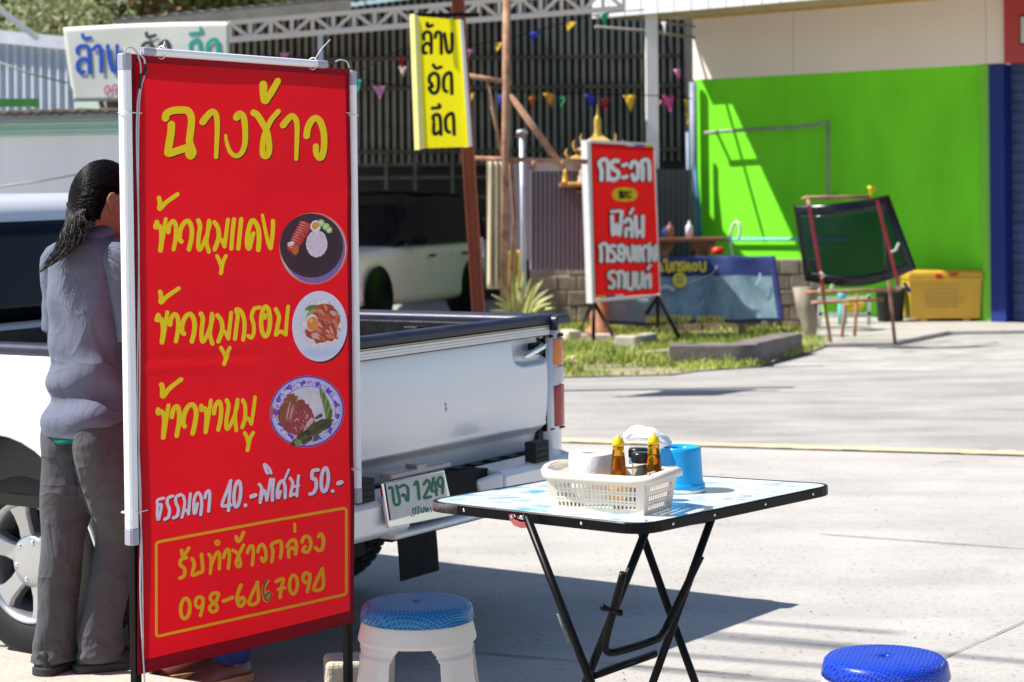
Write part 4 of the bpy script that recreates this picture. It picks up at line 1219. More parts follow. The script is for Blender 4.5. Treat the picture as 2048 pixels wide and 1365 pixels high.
# toilet roll
pr = P(1183, 905, 5.36 * KS)
roll = thing("tissue_roll", "white tissue roll standing in the left end of the cream basket", "tissue roll", (pr.x, 5.36 * KS, TZ + .003))
hr = pr.z - roll.location.z
M_paper = mat("tissue_paper", (0.84, 0.80, 0.79), 0.9, var=0.03, scale=40, bump=0.15, bscale=200, spec=0.2)
mb = MB(); mb.lathe([(.021, .0), (.056, .0), (.0585, .004), (.0585, hr - .004), (.056, hr), (.021, hr - .001), (.020, hr - .05), (.021, 0)], roll.location, (0, 0, 1), 48); obj("paper", mb, M_paper, roll)
mb = MB(); mb.lathe([(.0205, .002), (.0205, hr - .002)], roll.location, (0, 0, 1), 32); obj("cardboard_core", mb, mat("cardboard", (.40, .26, .20), .9), roll, solid=.0015)

# ------------------------------------------------------------------ blue tissue box
M_blue = mat("blue_plastic", (0.010, 0.33, 0.70), 0.28, var=0.03, spec=0.5)
pb = G(1362, 981, TZ)
tb = thing("tissue_dispenser", "round sky blue tissue box on a white base, tissue pulled out of its top", "tissue box", (pb.x, pb.y, TZ))
o = tb.location.copy()
hb = P(1355, 893, pb.y).z - TZ
mb = MB(); mb.lathe([(.0665, .0), (.0665, .006), (.064, .008)], o, (0, 0, 1), 48, cap=True); obj("base", mb, M_white, tb)
mb = MB(); mb.lathe([(.062, .007), (.064, .009), (.064, .019), (.061, .021), (.0605, .024), (.0585, .03), (.0545, hb - .012), (.054, hb - .004), (.051, hb), (.047, hb), (.046, hb - .0025), (.022, hb - .003), (.021, hb - .012)], o, (0, 0, 1), 56); obj("cover", mb, M_blue, tb)
mb = MB(); mb.lathe([(.0, hb - .011), (.0215, hb - .011)], o, (0, 0, 1), 24); obj("hole", mb, M_black, tb)
mb = MB()                                # the tissue hanging over to the left
cl = [P(1338, 893, pb.y), P(1331, 888, pb.y - .005), P(1318, 880, pb.y - .01), P(1300, 871, pb.y - .012), P(1277, 867, pb.y - .01), P(1260, 871, pb.y - .005), P(1249, 876, pb.y)]
cc = [V(*c) for c in zip(*[[q[0] for q in crom([(p[k], 0) for p in cl], 5)] for k in range(3)])]
rings = []
rt = random.Random(9)
ph = [rt.uniform(0, 6.28) for _ in range(6)]
for k in range(len(cc)):
    i = k / (len(cc) - 1)
    d = (cc[min(k + 1, len(cc) - 1)] - cc[max(k - 1, 0)]).normalized()
    sy = V(0, 1, 0); sz = d.cross(sy).normalized()
    hgt = .006 + .010 * math.sin(math.pi * min(1, .12 + i * .80)) ; dep = .010 + .030 * math.sin(math.pi * min(1, .1 + .8 * i))
    if k == len(cc) - 1: hgt, dep = .004, .012
    rings.append([cc[k] + sy * (dep * math.cos(t) * (1 + .18 * math.sin(3 * t + ph[0] + 6 * i))) + sz * (hgt * math.sin(t) * (1 + .35 * math.sin(5 * t + ph[1] + 9 * i) + .2 * math.sin(9 * t + ph[2] - 7 * i))) for t in [2 * math.pi * q / 36 for q in range(36)]])
mb.loft(rings, 0, True, True)
obj("tissue", mb, M_paper, tb)

# ------------------------------------------------------------------ plastic stools
def stool(label, at, seat_m, leg_m, rs, h, a0, first=None):
    root = thing("plastic_stool", label, "stool", at, "plastic stools by the table")
    root.rotation_euler.z = a0
    root["local"] = True
    NA, NH = 256, 80
    mb = MB()
    def prof(t):                         # t 0 top .. 1 bottom
        r = rs * (.985 + .10 * S(t * 6)) if t < .16 else rs * (1.085 + .30 * ((t - .16) / .84) ** 1.1)
        if t > .14 and t < .22: r -= .004
        return r
    def fn(i, j):
        a = 2 * math.pi * i; r = prof(j)
        q = math.cos(4 * a)
        sh = S((j - .12) / .25)
        c8 = .5 + .5 * math.cos(8 * a + 0)
        r += sh * (.010 * math.cos(4 * a) - .004 * math.cos(16 * a))
        z = (h - .045) * (1 - j)
        # arches rise between the legs
        return V(r * math.cos(a), r * math.sin(a), z)
    def skip(i, j):
        a = 2 * math.pi * (i + .5) / NA
        d = abs(((a / (math.pi / 2)) + .5) % 1 - .5)     # 0 on a leg, .5 mid-arch
        t = (j + .5) / NH
        lim = .265 + .10 * S((d - .25) / .25) * 0
        wleg = .245 - .03 * t
        edge = .15 + .10 * max(0, 1 - (d - wleg) / .09) ** 2 if d > wleg else 9
        return t > edge
    mb.grid(fn, NA, NH, 0, True, skip)
    obj("leg_frame", mb, leg_m, root, solid=.005, weld=.0005)
    mb = MB()
    rr = rs
    mb.lathe([(.010, h - .004), (.011, h - .0005), (.03, h), (rr * .80, h), (rr * .92, h - .003), (rr * .985, h - .012), (rr * 1.0, h - .022), (rr * 1.03, h - .046), (rr * .99, h - .047)], (0, 0, 0), (0, 0, 1), 72)
    obj("seat", mb, seat_m, root)
    mb = MB(); mb.lathe([(0, h - .012), (.011, h - .012)], (0, 0, 0), (0, 0, 1), 20); obj("seat_hole", mb, M_black, root)
    return root
def weave(name, col, dark):
    m = mat(name, col, 0.30, var=0.03, spec=0.5)
    nt = m.node_tree; n, l = nt.nodes, nt.links; b = n["Principled BSDF"]
    tc = n.new("ShaderNodeTexCoord"); mp = n.new("ShaderNodeMapping"); mp.inputs['Scale'].default_value = (1, 1, 1)
    l.new(tc.outputs['Object'], mp.inputs['Vector'])
    # on the rim the weave runs round the side: use height as second axis there
    br = n.new("ShaderNodeTexBrick"); br.inputs['Scale'].default_value = 46; br.inputs['Mortar Size'].default_value = 0.10; br.inputs['Mortar Smooth'].default_value = 0.6
    br.inputs['Brick Width'].default_value = 0.62; br.inputs['Row Height'].default_value = 0.42
    br.inputs['Color1'].default_value = (1, 1, 1, 1); br.inputs['Color2'].default_value = (1, 1, 1, 1); br.inputs['Mortar'].default_value = (0, 0, 0, 1)
    sx = n.new("ShaderNodeSeparateXYZ"); l.new(mp.outputs[0], sx.inputs[0])
    cb = n.new("ShaderNodeCombineXYZ")
    ad = n.new("ShaderNodeMath"); ad.operation = 'MULTIPLY_ADD'; ad.inputs[1].default_value = 1.0
    l.new(sx.outputs[2], ad.inputs[0]); l.new(sx.outputs[1], ad.inputs[2])
    l.new(sx.outputs[0], cb.inputs[0]); l.new(ad.outputs[0], cb.inputs[1])
    l.new(cb.outputs[0], br.inputs['Vector'])
    bp = n.new("ShaderNodeBump"); bp.inputs['Strength'].default_value = 0.9; bp.inputs['Distance'].default_value = 0.003
    l.new(br.outputs['Color'], bp.inputs['Height']); l.new(bp.outputs[0], b.inputs['Normal'])
    base = b.inputs['Base Color'].links[0].from_socket
    x = n.new("ShaderNodeMix"); x.data_type = 'RGBA'; x.inputs[6].default_value = (*dark, 1)
    l.new(br.outputs['Color'], x.inputs[0]); l.new(base, x.inputs[7]); l.new(x.outputs[2], b.inputs['Base Color'])
    return m
M_stleg = mat("stool_plastic", (0.74, 0.66, 0.60), 0.42, var=0.05, scale=5, sss=0.08)
M_stleg2 = mat("white_stool_plastic", (0.80, 0.80, 0.82), 0.40, var=0.03, sss=0.06)
SH = 0.430
s1 = G(834, 1203, SH)
stool("cream plastic stool with a sky blue woven-pattern seat, close beside the red banner", (s1.x, s1.y, 0), weave("sky_seat", (0.015, 0.27, 0.62), (0.004, 0.08, 0.26)), M_stleg, .154, SH, R(45))
s2 = G(1771, 1312, SH)
stool("white plastic stool with a deep blue seat, standing alone on the sunlit concrete", (s2.x, s2.y, 0), weave("royal_seat", (0.012, 0.075, 0.72), (0.004, 0.025, 0.30)), M_stleg2, .150, SH, R(20))
# rough concrete block on the ground by the banner's right leg
mb = MB()
k0 = G(655, 1372); 
kb = P(716, 1340, 6.28)
def blk(p): return p
mb.box((0, 0, 0), (.20, .16, .13))
blo = obj("concrete_block", mb, mat("block", (0.56, 0.50, 0.38), 0.95, var=0.15, scale=12, bump=0.7, bscale=90), label="rough pale concrete block on the ground behind the banner's right leg", cat="block", bevel=0.016, bseg=3)
blo.location = (kb.x, 6.25, 0.065); blo.rotation_euler.z = .15
# ------------------------------------------------------------------ people
M_skin = mat("skin", (0.27, 0.115, 0.068), 0.5, var=0.10, scale=14, bump=0.08, bscale=300, sss=0.12)
M_hair = mat("black_hair", (0.005, 0.0042, 0.0042), 0.36, var=0.4, scale=90, spec=0.22)
M_hairb = mat("brown_hair_tip", (0.030, 0.018, 0.012), 0.4, var=0.4, scale=60)
def cloth(name, col, var=0.06, fold=0.35, rough=0.85):
    m = mat(name, col, rough, var=var, scale=5, spec=0.2, sheen=0.05)
    nt = m.node_tree; n, l = nt.nodes, nt.links; b = n["Principled BSDF"]
    tc = n.new("ShaderNodeTexCoord"); mp = n.new("ShaderNodeMapping"); mp.inputs['Scale'].default_value = (1, 1, .55); mp.inputs['Rotation'].default_value = (.3, .5, .2)
    l.new(tc.outputs['Object'], mp.inputs['Vector'])
    nz = n.new("ShaderNodeTexNoise"); nz.inputs['Scale'].default_value = 9; nz.inputs['Detail'].default_value = 2.5; nz.inputs['Distortion'].default_value = 1.2
    l.new(mp.outputs[0], nz.inputs['Vector'])
    wv = n.new("ShaderNodeTexNoise"); wv.inputs['Scale'].default_value = 700; l.new(tc.outputs['Object'], wv.inputs['Vector'])
    # sharp creases: ridges of a stretched noise
    mpc = n.new("ShaderNodeMapping"); mpc.inputs['Scale'].default_value = (1.0, 1.0, 2.2); mpc.inputs['Rotation'].default_value = (.5, -.4, .6); l.new(tc.outputs['Object'], mpc.inputs['Vector'])
    nr = n.new("ShaderNodeTexNoise"); nr.inputs['Scale'].default_value = 3.6; nr.inputs['Detail'].default_value = 1.5; nr.inputs['Distortion'].default_value = .8; l.new(mpc.outputs[0], nr.inputs['Vector'])
    mm = n.new("ShaderNodeMath"); mm.operation = 'MULTIPLY_ADD'; mm.inputs[1].default_value = 2; mm.inputs[2].default_value = -1; l.new(nr.outputs['Fac'], mm.inputs[0])
    ma = n.new("ShaderNodeMath"); ma.operation = 'ABSOLUTE'; l.new(mm.outputs[0], ma.inputs[0])
    mp_ = n.new("ShaderNodeMath"); mp_.operation = 'POWER'; mp_.inputs[1].default_value = .6; l.new(ma.outputs[0], mp_.inputs[0])
    b0 = n.new("ShaderNodeBump"); b0.inputs['Strength'].default_value = fold * .55; b0.inputs['Distance'].default_value = .028; b0.invert = True; l.new(mp_.outputs[0], b0.inputs['Height'])
    b1 = n.new("ShaderNodeBump"); b1.inputs['Strength'].default_value = fold; b1.inputs['Distance'].default_value = .03; l.new(nz.outputs['Fac'], b1.inputs['Height']); l.new(b0.outputs[0], b1.inputs['Normal'])
    b2 = n.new("ShaderNodeBump"); b2.inputs['Strength'].default_value = .12; b2.inputs['Distance'].default_value = .001; l.new(wv.outputs['Fac'], b2.inputs['Height'])
    l.new(b1.outputs[0], b2.inputs['Normal']); l.new(b2.outputs[0], b.inputs['Normal'])
    return m
def ell(c, rx, ry, n=28, fwd=(0, 1), tilt=(0, 0), e=2.0):
    """ring in local x/y; tilt raises z along x and y"""
    out = []
    for k in range(n):
        t = 2 * math.pi * k / n
        ct, st = math.cos(t), math.sin(t)
        x = rx * math.copysign(abs(ct) ** (2 / e), ct); y = ry * math.copysign(abs(st) ** (2 / e), st)
        out.append(V(c[0] + x, c[1] + y, c[2] + x * tilt[0] + y * tilt[1]))
    return out
def spline(pts, n=6):
    cs = [[q[0] for q in crom([(p[k], 0) for p in pts], n)] for k in range(len(pts[0]))]
    return list(zip(*cs))
def limb(mb, pts, n=20, m=5, fold=None):
    """pts: (x, y, z, rx, ry); rings stay square to the path"""
    s = spline(pts, m)
    ref = V(1, 0, 0); rings = []
    for k, p in enumerate(s):
        c = V(*p[:3])
        d = (V(*s[min(k + 1, len(s) - 1)][:3]) - V(*s[max(k - 1, 0)][:3])).normalized()
        fx = (ref - d * ref.dot(d)).normalized(); fy = d.cross(fx)
        ring = []
        for q in range(n):
            t = 2 * math.pi * q / n
            v = fx * (math.cos(t) * p[3]) + fy * (math.sin(t) * p[4])
            if fold: v *= 1 + fold(k / (len(s) - 1), t)
            ring.append(c + v)
        rings.append(ring)
    mb.loft(rings, 0, True, True)
def hand(mb, wrist, dirv, palm_n, side, curl=.9):
    """palm and five separate bent fingers; side is the thumb's direction"""
    d = dirv.normalized(); nrm = palm_n.normalized(); s = side.normalized()
    mb.loft([[wrist + d * t + s * (w * math.cos(a)) + nrm * (h * math.sin(a)) for a in [2 * math.pi * k / 12 for k in range(12)]] for t, w, h in ((-.02, .024, .018), (.0, .026, .018), (.03, .036, .016), (.065, .040, .014), (.088, .038, .012))], 0)
    for k, (off, ln, r) in enumerate(((.029, .066, .0088), (.010, .074, .0090), (-.010, .069, .0086), (-.028, .054, .0078))):
        p = wrist + d * .078 + s * off; pts = [p - d * .02, p]; ang = .25
        for f in (.45, .32, .23):
            ang += curl * .75
            p = p + (d * math.cos(ang) + nrm * math.sin(ang)) * (ln * f); pts.append(p)
        mb.tube(pts, [r * 1.1, r * 1.05, r, r * .92, r * .75], 8)
    p = wrist + d * .025 + s * .030
    mb.tube([p - s * .012, p + s * .012 + d * .012, p + s * .020 + d * .038 + nrm * .012, p + s * .010 + d * .062 + nrm * .024], [.013, .012, .0098, .0075], 8)
def person(label, at, yaw, hgt, J, colours, hair, build_shoes, collar=True):
    """body is one skin surface; clothes, shoes and hair are its children. J holds joints in a 1.62 m frame facing +y"""
    k = hgt / 1.62
    M = Matrix.Translation(at) @ Matrix.Rotation(yaw, 4, 'Z') @ Matrix.Scale(k, 4)
    root = thing("person", label, "person", M=M)
    body = MB()
    hc = V(*J['head']); hy = J.get('headyaw', 0.0)
    HR = Matrix.Rotation(hy, 3, 'Z') @ Matrix.Rotation(J.get('nod', 0.0), 3, 'X')
    def hp(x, y, z): return hc + HR @ V(x, y, z)
    # head: skull, face, jaw, nose, ears
    rings = []
    for z, rx, ry, cy in ((-.118, .030, .028, .040), (-.108, .042, .045, .036), (-.085, .056, .064, .026), (-.05, .066, .080, .012), (-.01, .071, .090, .004), (.03, .074, .094, -.002), (.065, .070, .090, -.006), (.095, .054, .070, -.008), (.112, .032, .042, -.008), (.118, .010, .014, -.008)):
        rings.append([hp(rx * math.cos(t), cy + ry * math.sin(t), z) for t in [2 * math.pi * q / 28 for q in range(28)]])
    body.loft(rings, 0)
    body.tube([hp(0, .092, .012), hp(0, .104, -.014), hp(0, .112, -.034), hp(0, .094, -.044)], [.008, .011, .014, .009], 8)
    for sg in (-1, 1):
        body.tube([hp(sg * .012, .098, -.038), hp(sg * .015, .092, -.040)], .008, 6)
        body.tube([hp(sg * .012, .098, .022), hp(sg * .03, .094, .026), hp(sg * .048, .082, .020)], [.006, .007, .005], 6)
        # ear: rim and lobe
        body.tube([hp(sg * .074, .004, -.036), hp(sg * .088, -.004, -.022), hp(sg * .098, -.020, .004), hp(sg * .098, -.016, .022), hp(sg * .092, .0, .027), hp(sg * .078, .010, .012)], [.008, .007, .0068, .0068, .0065, .006], 8)
        body.sphere(hp(sg * .080, -.004, -.002), (.012, .015, .025), 10, 8)
    body.tube([hp(-.022, .095, -.068), hp(0, .101, -.066), hp(.022, .095, -.068)], [.005, .008, .005], 6)
    body.tube([hp(-.020, .092, -.076), hp(0, .098, -.078), hp(.020, .092, -.076)], [.005, .009, .005], 6)
    nk = V(*J['neck'])
    limb(body, [(*(hc + V(0, -.012, -.03)), .054, .058), (*(hc.lerp(nk, .5) + V(0, -.006, -.02)), .054, .056), (*nk, .062, .062), (nk.x, nk.y, nk.z - .06, .10, .075)], 20)
    T = J['torso']
    body.loft([ell((c[0], c[1], c[2]), rx * .93, ry * .93, 24, e=2.4) for c, rx, ry in T], 0)
    for sg, nm in ((-1, 'L'), (1, 'R')):
        sh, el, wr = [V(*J[q + nm]) for q in ('sh', 'el', 'wr')]
        limb(body, [(*sh, .050, .050), (*sh.lerp(el, .5), .042, .044), (*el, .036, .038), (*el.lerp(wr, .35), .036, .036), (*wr, .024, .021)], 16)
        hd = V(*J.get('hd' + nm, (0, 1, -.15)))
        hand(body, wr + hd.normalized() * .02, hd, V(0, -.25, -1), V(-sg, .2, .1))
        L = J['leg' + nm]
        limb(body, [(a, b, c, r * .86, r2 * .86) for a, b, c, r, r2 in L], 18)
    bo = obj("body", body, M_skin, root)
    md = bo.modifiers.new("one_skin", 'REMESH'); md.mode = 'VOXEL'; md.voxel_size = .006; md.use_smooth_shade = True
    md = bo.modifiers.new("soft", 'SMOOTH'); md.factor = .5; md.iterations = 3
    # face details as their own pieces
    for sg in (-1, 1):
        e = MB(); e.sphere(hp(sg * .030, .086, .006), .0105, 12, 8); eo = obj("eye", e, mat("eye_white", (.7, .68, .64), .2), root)
        e = MB(); e.lathe([(0, .0003), (.0052, .0)], hp(sg * .030, .0968, .006), HR @ V(0, 1, 0), 12); obj("iris", e, mat("iris", (.02, .01, .008), .2), eo, solid=.0006, soff=0)
    return root, M, hp

# ---- the vendor at the left, seen from behind
YV = 6.36
foot = P(150, 1343, YV)
yaw = R(-37)
JV = dict(
    head=(.035, .020, 1.512), headyaw=R(-22), nod=R(-6), neck=(.012, -.02, 1.375),
    torso=[((0, -.012, 1.405), .070, .058), ((0, -.015, 1.37), .108, .076), ((0, -.018, 1.30), .142, .094), ((0, -.015, 1.16), .142, .104), ((0, .0, 1.02), .128, .100), ((0, .005, .92), .130, .102), ((0, -.004, .83), .150, .118), ((0, -.006, .77), .155, .122)],
    shL=(-.148, -.01, 1.318), elL=(-.188, .035, 1.06), wrL=(-.12, .26, 1.02), shR=(.148, -.01, 1.318), elR=(.195, .03, 1.04), wrR=(.12, .27, 1.04),
    hdL=(.25, 1, -.1), hdR=(-.25, 1, -.1),
    legL=[(-.080, -.006, .80, .088, .100), (-.083, -.030, .62, .080, .086), (-.082, -.060, .44, .058, .062), (-.092, -.070, .26, .052, .054), (-.102, -.078, .085, .038, .042), (-.102, -.070, .04, .036, .05)],
    legR=[(.078, -.004, .80, .088, .100), (.068, .030, .62, .080, .086), (.046, .058, .44, .058, .062), (.028, .034, .26, .052, .054), (.014, .012, .085, .038, .042), (.014, .020, .04, .036, .05)])
HV = 1.575
vend, MV, hpV = person("person with a long black ponytail in grey shirt and trousers, back turned, beside the truck", (P(192, 1343, YV).x, YV, KZ), yaw, HV, JV, None, None, None)
M_shirt = cloth("grey_shirt", (0.128, 0.142, 0.20), .05, .38)
M_trou = cloth("grey_trousers", (0.080, 0.081, 0.090), .08, .6)
M_green = cloth("green_undershirt", (0.0, 0.16, 0.12), .05, .3)
def folds(seed, amp):
    rnd = random.Random(seed); w = [(rnd.uniform(5, 16), rnd.uniform(-3, 3), rnd.uniform(0, 6.28), rnd.uniform(.3, 1)) for _ in range(6)]
    def f(h, t):
        return amp * sum(a * math.sin(fz * h * 2.2 + round(ft) * t + ph + 1.3 * math.sin(3 * h + t)) for fz, ft, ph, a in w) / 2.2
    return f
mb = MB()
fs = folds(3, .030)
prof = [(1.432, .060, .055, 0), (1.412, .072, .062, .15), (1.388, .106, .078, .2), (1.36, .134, .090, .3), (1.31, .150, .102, .5), (1.22, .150, .110, .7), (1.12, .146, .112, .8), (1.04, .140, .112, 1), (.96, .140, .112, 1.5), (.89, .148, .118, 2.0), (.83, .158, .128, 1.4), (.775, .164, .132, .8), (.762, .164, .132, .7)]
pr2 = spline([(a, b, c, d) for a, b, c, d in prof], 5)
rings = []
for z, rx, ry, am in pr2:
    n = 72; ring = []
    for q in range(n):
        t = 2 * math.pi * q / n
        ct, st = math.cos(t), math.sin(t)
        x = rx * math.copysign(abs(ct) ** (2 / 2.5), ct); y = ry * math.copysign(abs(st) ** (2 / 2.5), st)
        h = (1.425 - z) / .66
        w = am * fs(h, t)
        # diagonal drag folds across the lower back
        dg = am * .009 * math.sin(46 * (z - .25 * x) + 2.2 * math.sin(6 * x + 1)) * S((1.12 - z) * 4) * (1 if y < 0 else .5)
        dg += .006 * S(am) * math.sin(60 * (x + .35 * z)) * S((z - 1.0) * 5) * S((1.28 - z) * 8)
        s = 1 + w
        ring.append(V(x * s, (y - .008) * s - dg, z))
    rings.append(ring)
mb.loft(rings, 0, True, False)
obj("shirt", mb, M_shirt, vend, solid=.003)
mb = MB()                                # collar
mb.loft([ell((.012, -.006, z), rx, ry, 36, tilt=(0, .28)) for z, rx, ry in ((1.400, .080, .072), (1.436, .066, .062), (1.443, .067, .064), (1.418, .081, .075), (1.404, .088, .081))], 0, True, False)
obj("collar", mb, M_shirt, vend, solid=.002)
for sg, nm in ((-1, 'L'), (1, 'R')):
    sh, el, wr = [V(*JV[q + nm]) for q in ('sh', 'el', 'wr')]
    hem_ = sh.lerp(el, .86)
    mb = MB(); limb(mb, [(sh.x - sg * .055, sh.y, sh.z + .022, .052, .046), (sh.x, sh.y, sh.z - .006, .064, .060), (*sh.lerp(el, .35), .062, .060), (*sh.lerp(el, .62), .064, .062), (*hem_, .068, .066)], 28, 5, folds(7 + sg, .03))
    obj("sleeve", mb, M_shirt, vend)
    mb = MB(); e2 = el.lerp(wr, .25); limb(mb, [(*sh.lerp(el, .6), .052, .05), (*el, .043, .045), (*e2, .041, .041), (*el.lerp(wr, .9), .030, .028)], 20, 5, folds(17 + sg, .02))
    obj("undershirt_sleeve", mb, M_green, vend)
mb = MB(); mb.loft([[V(x * 1.0, y - .008, z + .004 * math.sin(5 * q)) for q, (x, y) in enumerate([(rx * math.cos(2 * math.pi * u / 48), ry * math.sin(2 * math.pi * u / 48)) for u in range(48)])] for z, rx, ry in ((.79, .152, .122), (.757, .158, .127), (.744, .158, .127))], 0, True, False)
obj("undershirt_hem", mb, M_green, vend, solid=.002)
# trousers: seat and two legs grown together
mb = MB()
ft = folds(23, .045)
seat = spline([(.80, .168, .130), (.77, .180, .145), (.70, .182, .150), (.66, .178, .142)], 4)
for sg, nm in ((-1, 'L'), (1, 'R')):
    L = JV['leg' + nm]
    pts = [(sg * .072, -.006, .80, .092, .116), (sg * .078, -.008, .74, .094, .128), (sg * .080, -.006 - sg * -.008, .66, .090, .116), (L[1][0], L[1][1] - .004, .56, .086, .098)]
    pts += [(L[2][0], L[2][1], .44, .068, .074), (L[3][0], L[3][1], .28, .061, .070), (L[4][0] + .0, L[4][1], .13, .058, .074), (L[4][0], L[4][1] - .002, .060, .064, .080), (L[4][0], L[4][1] - .002, .034, .066, .082)]
    f1 = folds(31 + sg, .055)
    limb(mb, pts, 44, 8, lambda h, t, f1=f1: f1(h, t) * (.25 + .8 * h) + .030 * math.sin(70 * h + 2 * math.sin(t)) * S((h - .72) * 5) + .018 * math.sin(38 * h + 3 * math.cos(t + 1)) * S((h - .25) * 5))
tr = obj("trousers", mb, M_trou, vend)
md = tr.modifiers.new("grown", 'REMESH'); md.mode = 'VOXEL'; md.voxel_size = .006; md.use_smooth_shade = True
md = tr.modifiers.new("soft", 'SMOOTH'); md.factor = .5; md.iterations = 2
M_shoe = mat("black_shoe", (0.016, 0.016, 0.018), 0.6, var=0.3, scale=30, bump=0.2)
M_sole = mat("dark_sole", (0.035, 0.034, 0.036), 0.7, var=0.3, scale=30)
def shoe(root, ax, ay, yaw_, m, ms, zl=.0, ln=1.0):
    RM = Matrix.Rotation(yaw_, 3, 'Z')
    def q(x, y, z): return V(ax, ay, zl) + RM @ V(x * ln, y * ln, z)
    mb = MB()
    rings = []
    for y, w, h in ((-.085, .022, .050), (-.075, .034, .062), (-.04, .038, .072), (0, .038, .072), (.04, .040, .060), (.09, .045, .046), (.13, .044, .036), (.16, .034, .028), (.172, .016, .02)):
        rings.append([q(w * math.cos(t), y, .018 + (h * max(0, math.sin(t)) if math.sin(t) > 0 else .0)) for t in [2 * math.pi * k / 24 for k in range(24)]])
    mb.loft(rings, 0)
    up = obj("shoe", mb, m, root)
    mb = MB()
    out = [(x, y) for x, y in ((-.020, -.092), (.020, -.092), (.040, -.07), (.042, 0), (.049, .08), (.049, .13), (.036, .165), (0, .18), (-.036, .165), (-.049, .13), (-.049, .08), (-.042, 0), (-.040, -.07))]
    sm = crom([(x, y) for x, y in out] + [out[0]], 4)[:-1]
    mb.prism([q(x, y, .0) for x, y in sm], V(0, 0, .026))
    obj("sole", mb, ms, up, bevel=.004)
shoe(vend, JV['legL'][5][0], -.075, .22, M_shoe, M_sole)
shoe(vend, JV['legR'][5][0], .015, -.55, M_shoe, M_sole)
# hair: combed back cap of strands gathered in a tie, long wavy tail
hair = MB()
rnd = random.Random(5)
tie_l = V(-.035, -.098, -.022)
def skull(az, el_, off):
    x = (.080 + off) * math.cos(el_) * math.sin(az); y = (.101 + off) * math.cos(el_) * math.cos(az) - .004; z = (.126 + off) * math.sin(el_) + .002
    return V(x, y, z)
cap = MB()
rings = []
for z, rx, ry, cy in ((-.06, .058, .050, -.040), (-.035, .066, .056, -.044), (-.005, .0735, .070, -.036), (.03, .0785, .092, -.012), (.065, .076, .093, -.008), (.095, .060, .074, -.010), (.113, .038, .048, -.010), (.124, .012, .016, -.010)):
    rings.append([hpV(rx * math.cos(t), cy + ry * math.sin(t), z) for t in [2 * math.pi * q / 32 for q in range(32)]])
cap.loft(rings, 0)
M_hcap = mat("hair_under", (.004, .0035, .0035), .95, var=.3, scale=60, spec=.05)
ho = obj("hair", cap, M_hcap, vend)
strands = MB()
for k in range(2100):
    az = rnd.uniform(-2.3, 2.3); el0 = rnd.uniform(.30, 1.45)
    if abs(az) > .95: el0 = rnd.uniform(.42, 1.2)
    if k % 3 == 0: az, el0 = rnd.choice((-1, 1)) * rnd.uniform(1.95, 2.75), rnd.uniform(-.50, .45)
    s0 = skull(az, el0, .003)
    rk = rnd.uniform(0, 1.6)
    e = tie_l + V(rnd.uniform(-.012, .012), rnd.uniform(-.006, .006), rnd.uniform(-.012, .012))
    pts = []
    for q in range(8):
        t = q / 7
        d0 = V(s0.x / .0865, (s0.y + .004) / .1085, (s0.z - .002) / .133); d1 = V(e.x / .0865, (e.y + .004) / .1085, (e.z - .002) / .133)
        d = d0.normalized().slerp(d1.normalized(), t) * (1.0 + .012 * rk)
        p = V(d.x * .0855, d.y * .1075 - .004, d.z * .132 + .002)
        pts.append(hpV(*(p + V(rnd.gauss(0, .0006), rnd.gauss(0, .0006), rnd.gauss(0, .0006)))))
    strands.tube(pts, [rnd.uniform(.0008, .0017) for _ in (0,)] * 8, 4, cap=False)
for k in range(110):                      # loose hair at the nape
    x = rnd.uniform(-.045, .06); p0 = V(x, -.070 + abs(x) * .5, -.045)
    pts = [hpV(*(p0 + V(rnd.gauss(0, .004) - .010 * t, -.006 * t, -.052 * t + rnd.gauss(0, .002)))) for t in (0, .5, 1.0, 1.25)]
    strands.tube(pts, [.0014, .0012, .0009, .0004], 4, cap=False)
obj("hair_strand", strands, M_hair, ho)
MVI = MV.inverted()
def vloc(px, py, Y): return MVI @ P(px, py, Y)
tl0 = MVI @ (MV @ hpV(*tie_l))
tipY = YV - .10
tail_c = [(0, 0, 0)]
way = [None, (150, 432), (143, 462), (139, 490), (124, 514), (98, 532)]
T0 = hpV(*tie_l)
spine = [T0] + [vloc(x, y, YV - .085 - .018 * q) for q, (x, y) in enumerate(way[1:])]
side_w = [.012, .036, .050, .048, .040, .030]
tail = MB()
for k in range(700):
    a, rr = rnd.uniform(0, 6.28), math.sqrt(rnd.random())
    stop = rnd.choice((rnd.uniform(.5, .8), rnd.uniform(.75, 1.0))); ph = rnd.uniform(0, 6.28); amp = rnd.uniform(.004, .016)
    pts = []
    for q in range(12):
        t = stop * q / 11 * (len(spine) - 1); i = min(int(t), len(spine) - 2); f = t - i
        c = spine[i].lerp(spine[i + 1], f); w = side_w[i] * (1 - f) + side_w[i + 1] * f
        if q > 8: w *= 1 + .35 * (q - 8)
        wob = amp * (q / 5) * math.sin(2.2 * t + ph)
        pts.append(c + V(math.cos(a) * rr * w + wob, math.sin(a) * rr * w * .6, math.sin(a + 1) * rr * w * .5 + wob * .6))
    tail.tube(pts, [.0018 * (1 - .7 * (q / 11)) for q in range(12)], 4, mi=1 if rnd.random() < .25 else 0, cap=False)
obj("ponytail", tail, [M_hair, M_hairb], ho)
mb = MB(); mb.tube([T0 + V(.013 * math.cos(t), .004 * math.sin(2 * t), .013 * math.sin(t)) for t in [2 * math.pi * k / 14 for k in range(15)]], .0035, 6)
obj("hair_tie", mb, mat("hair_tie", (.25, .12, .04), .5), ho)

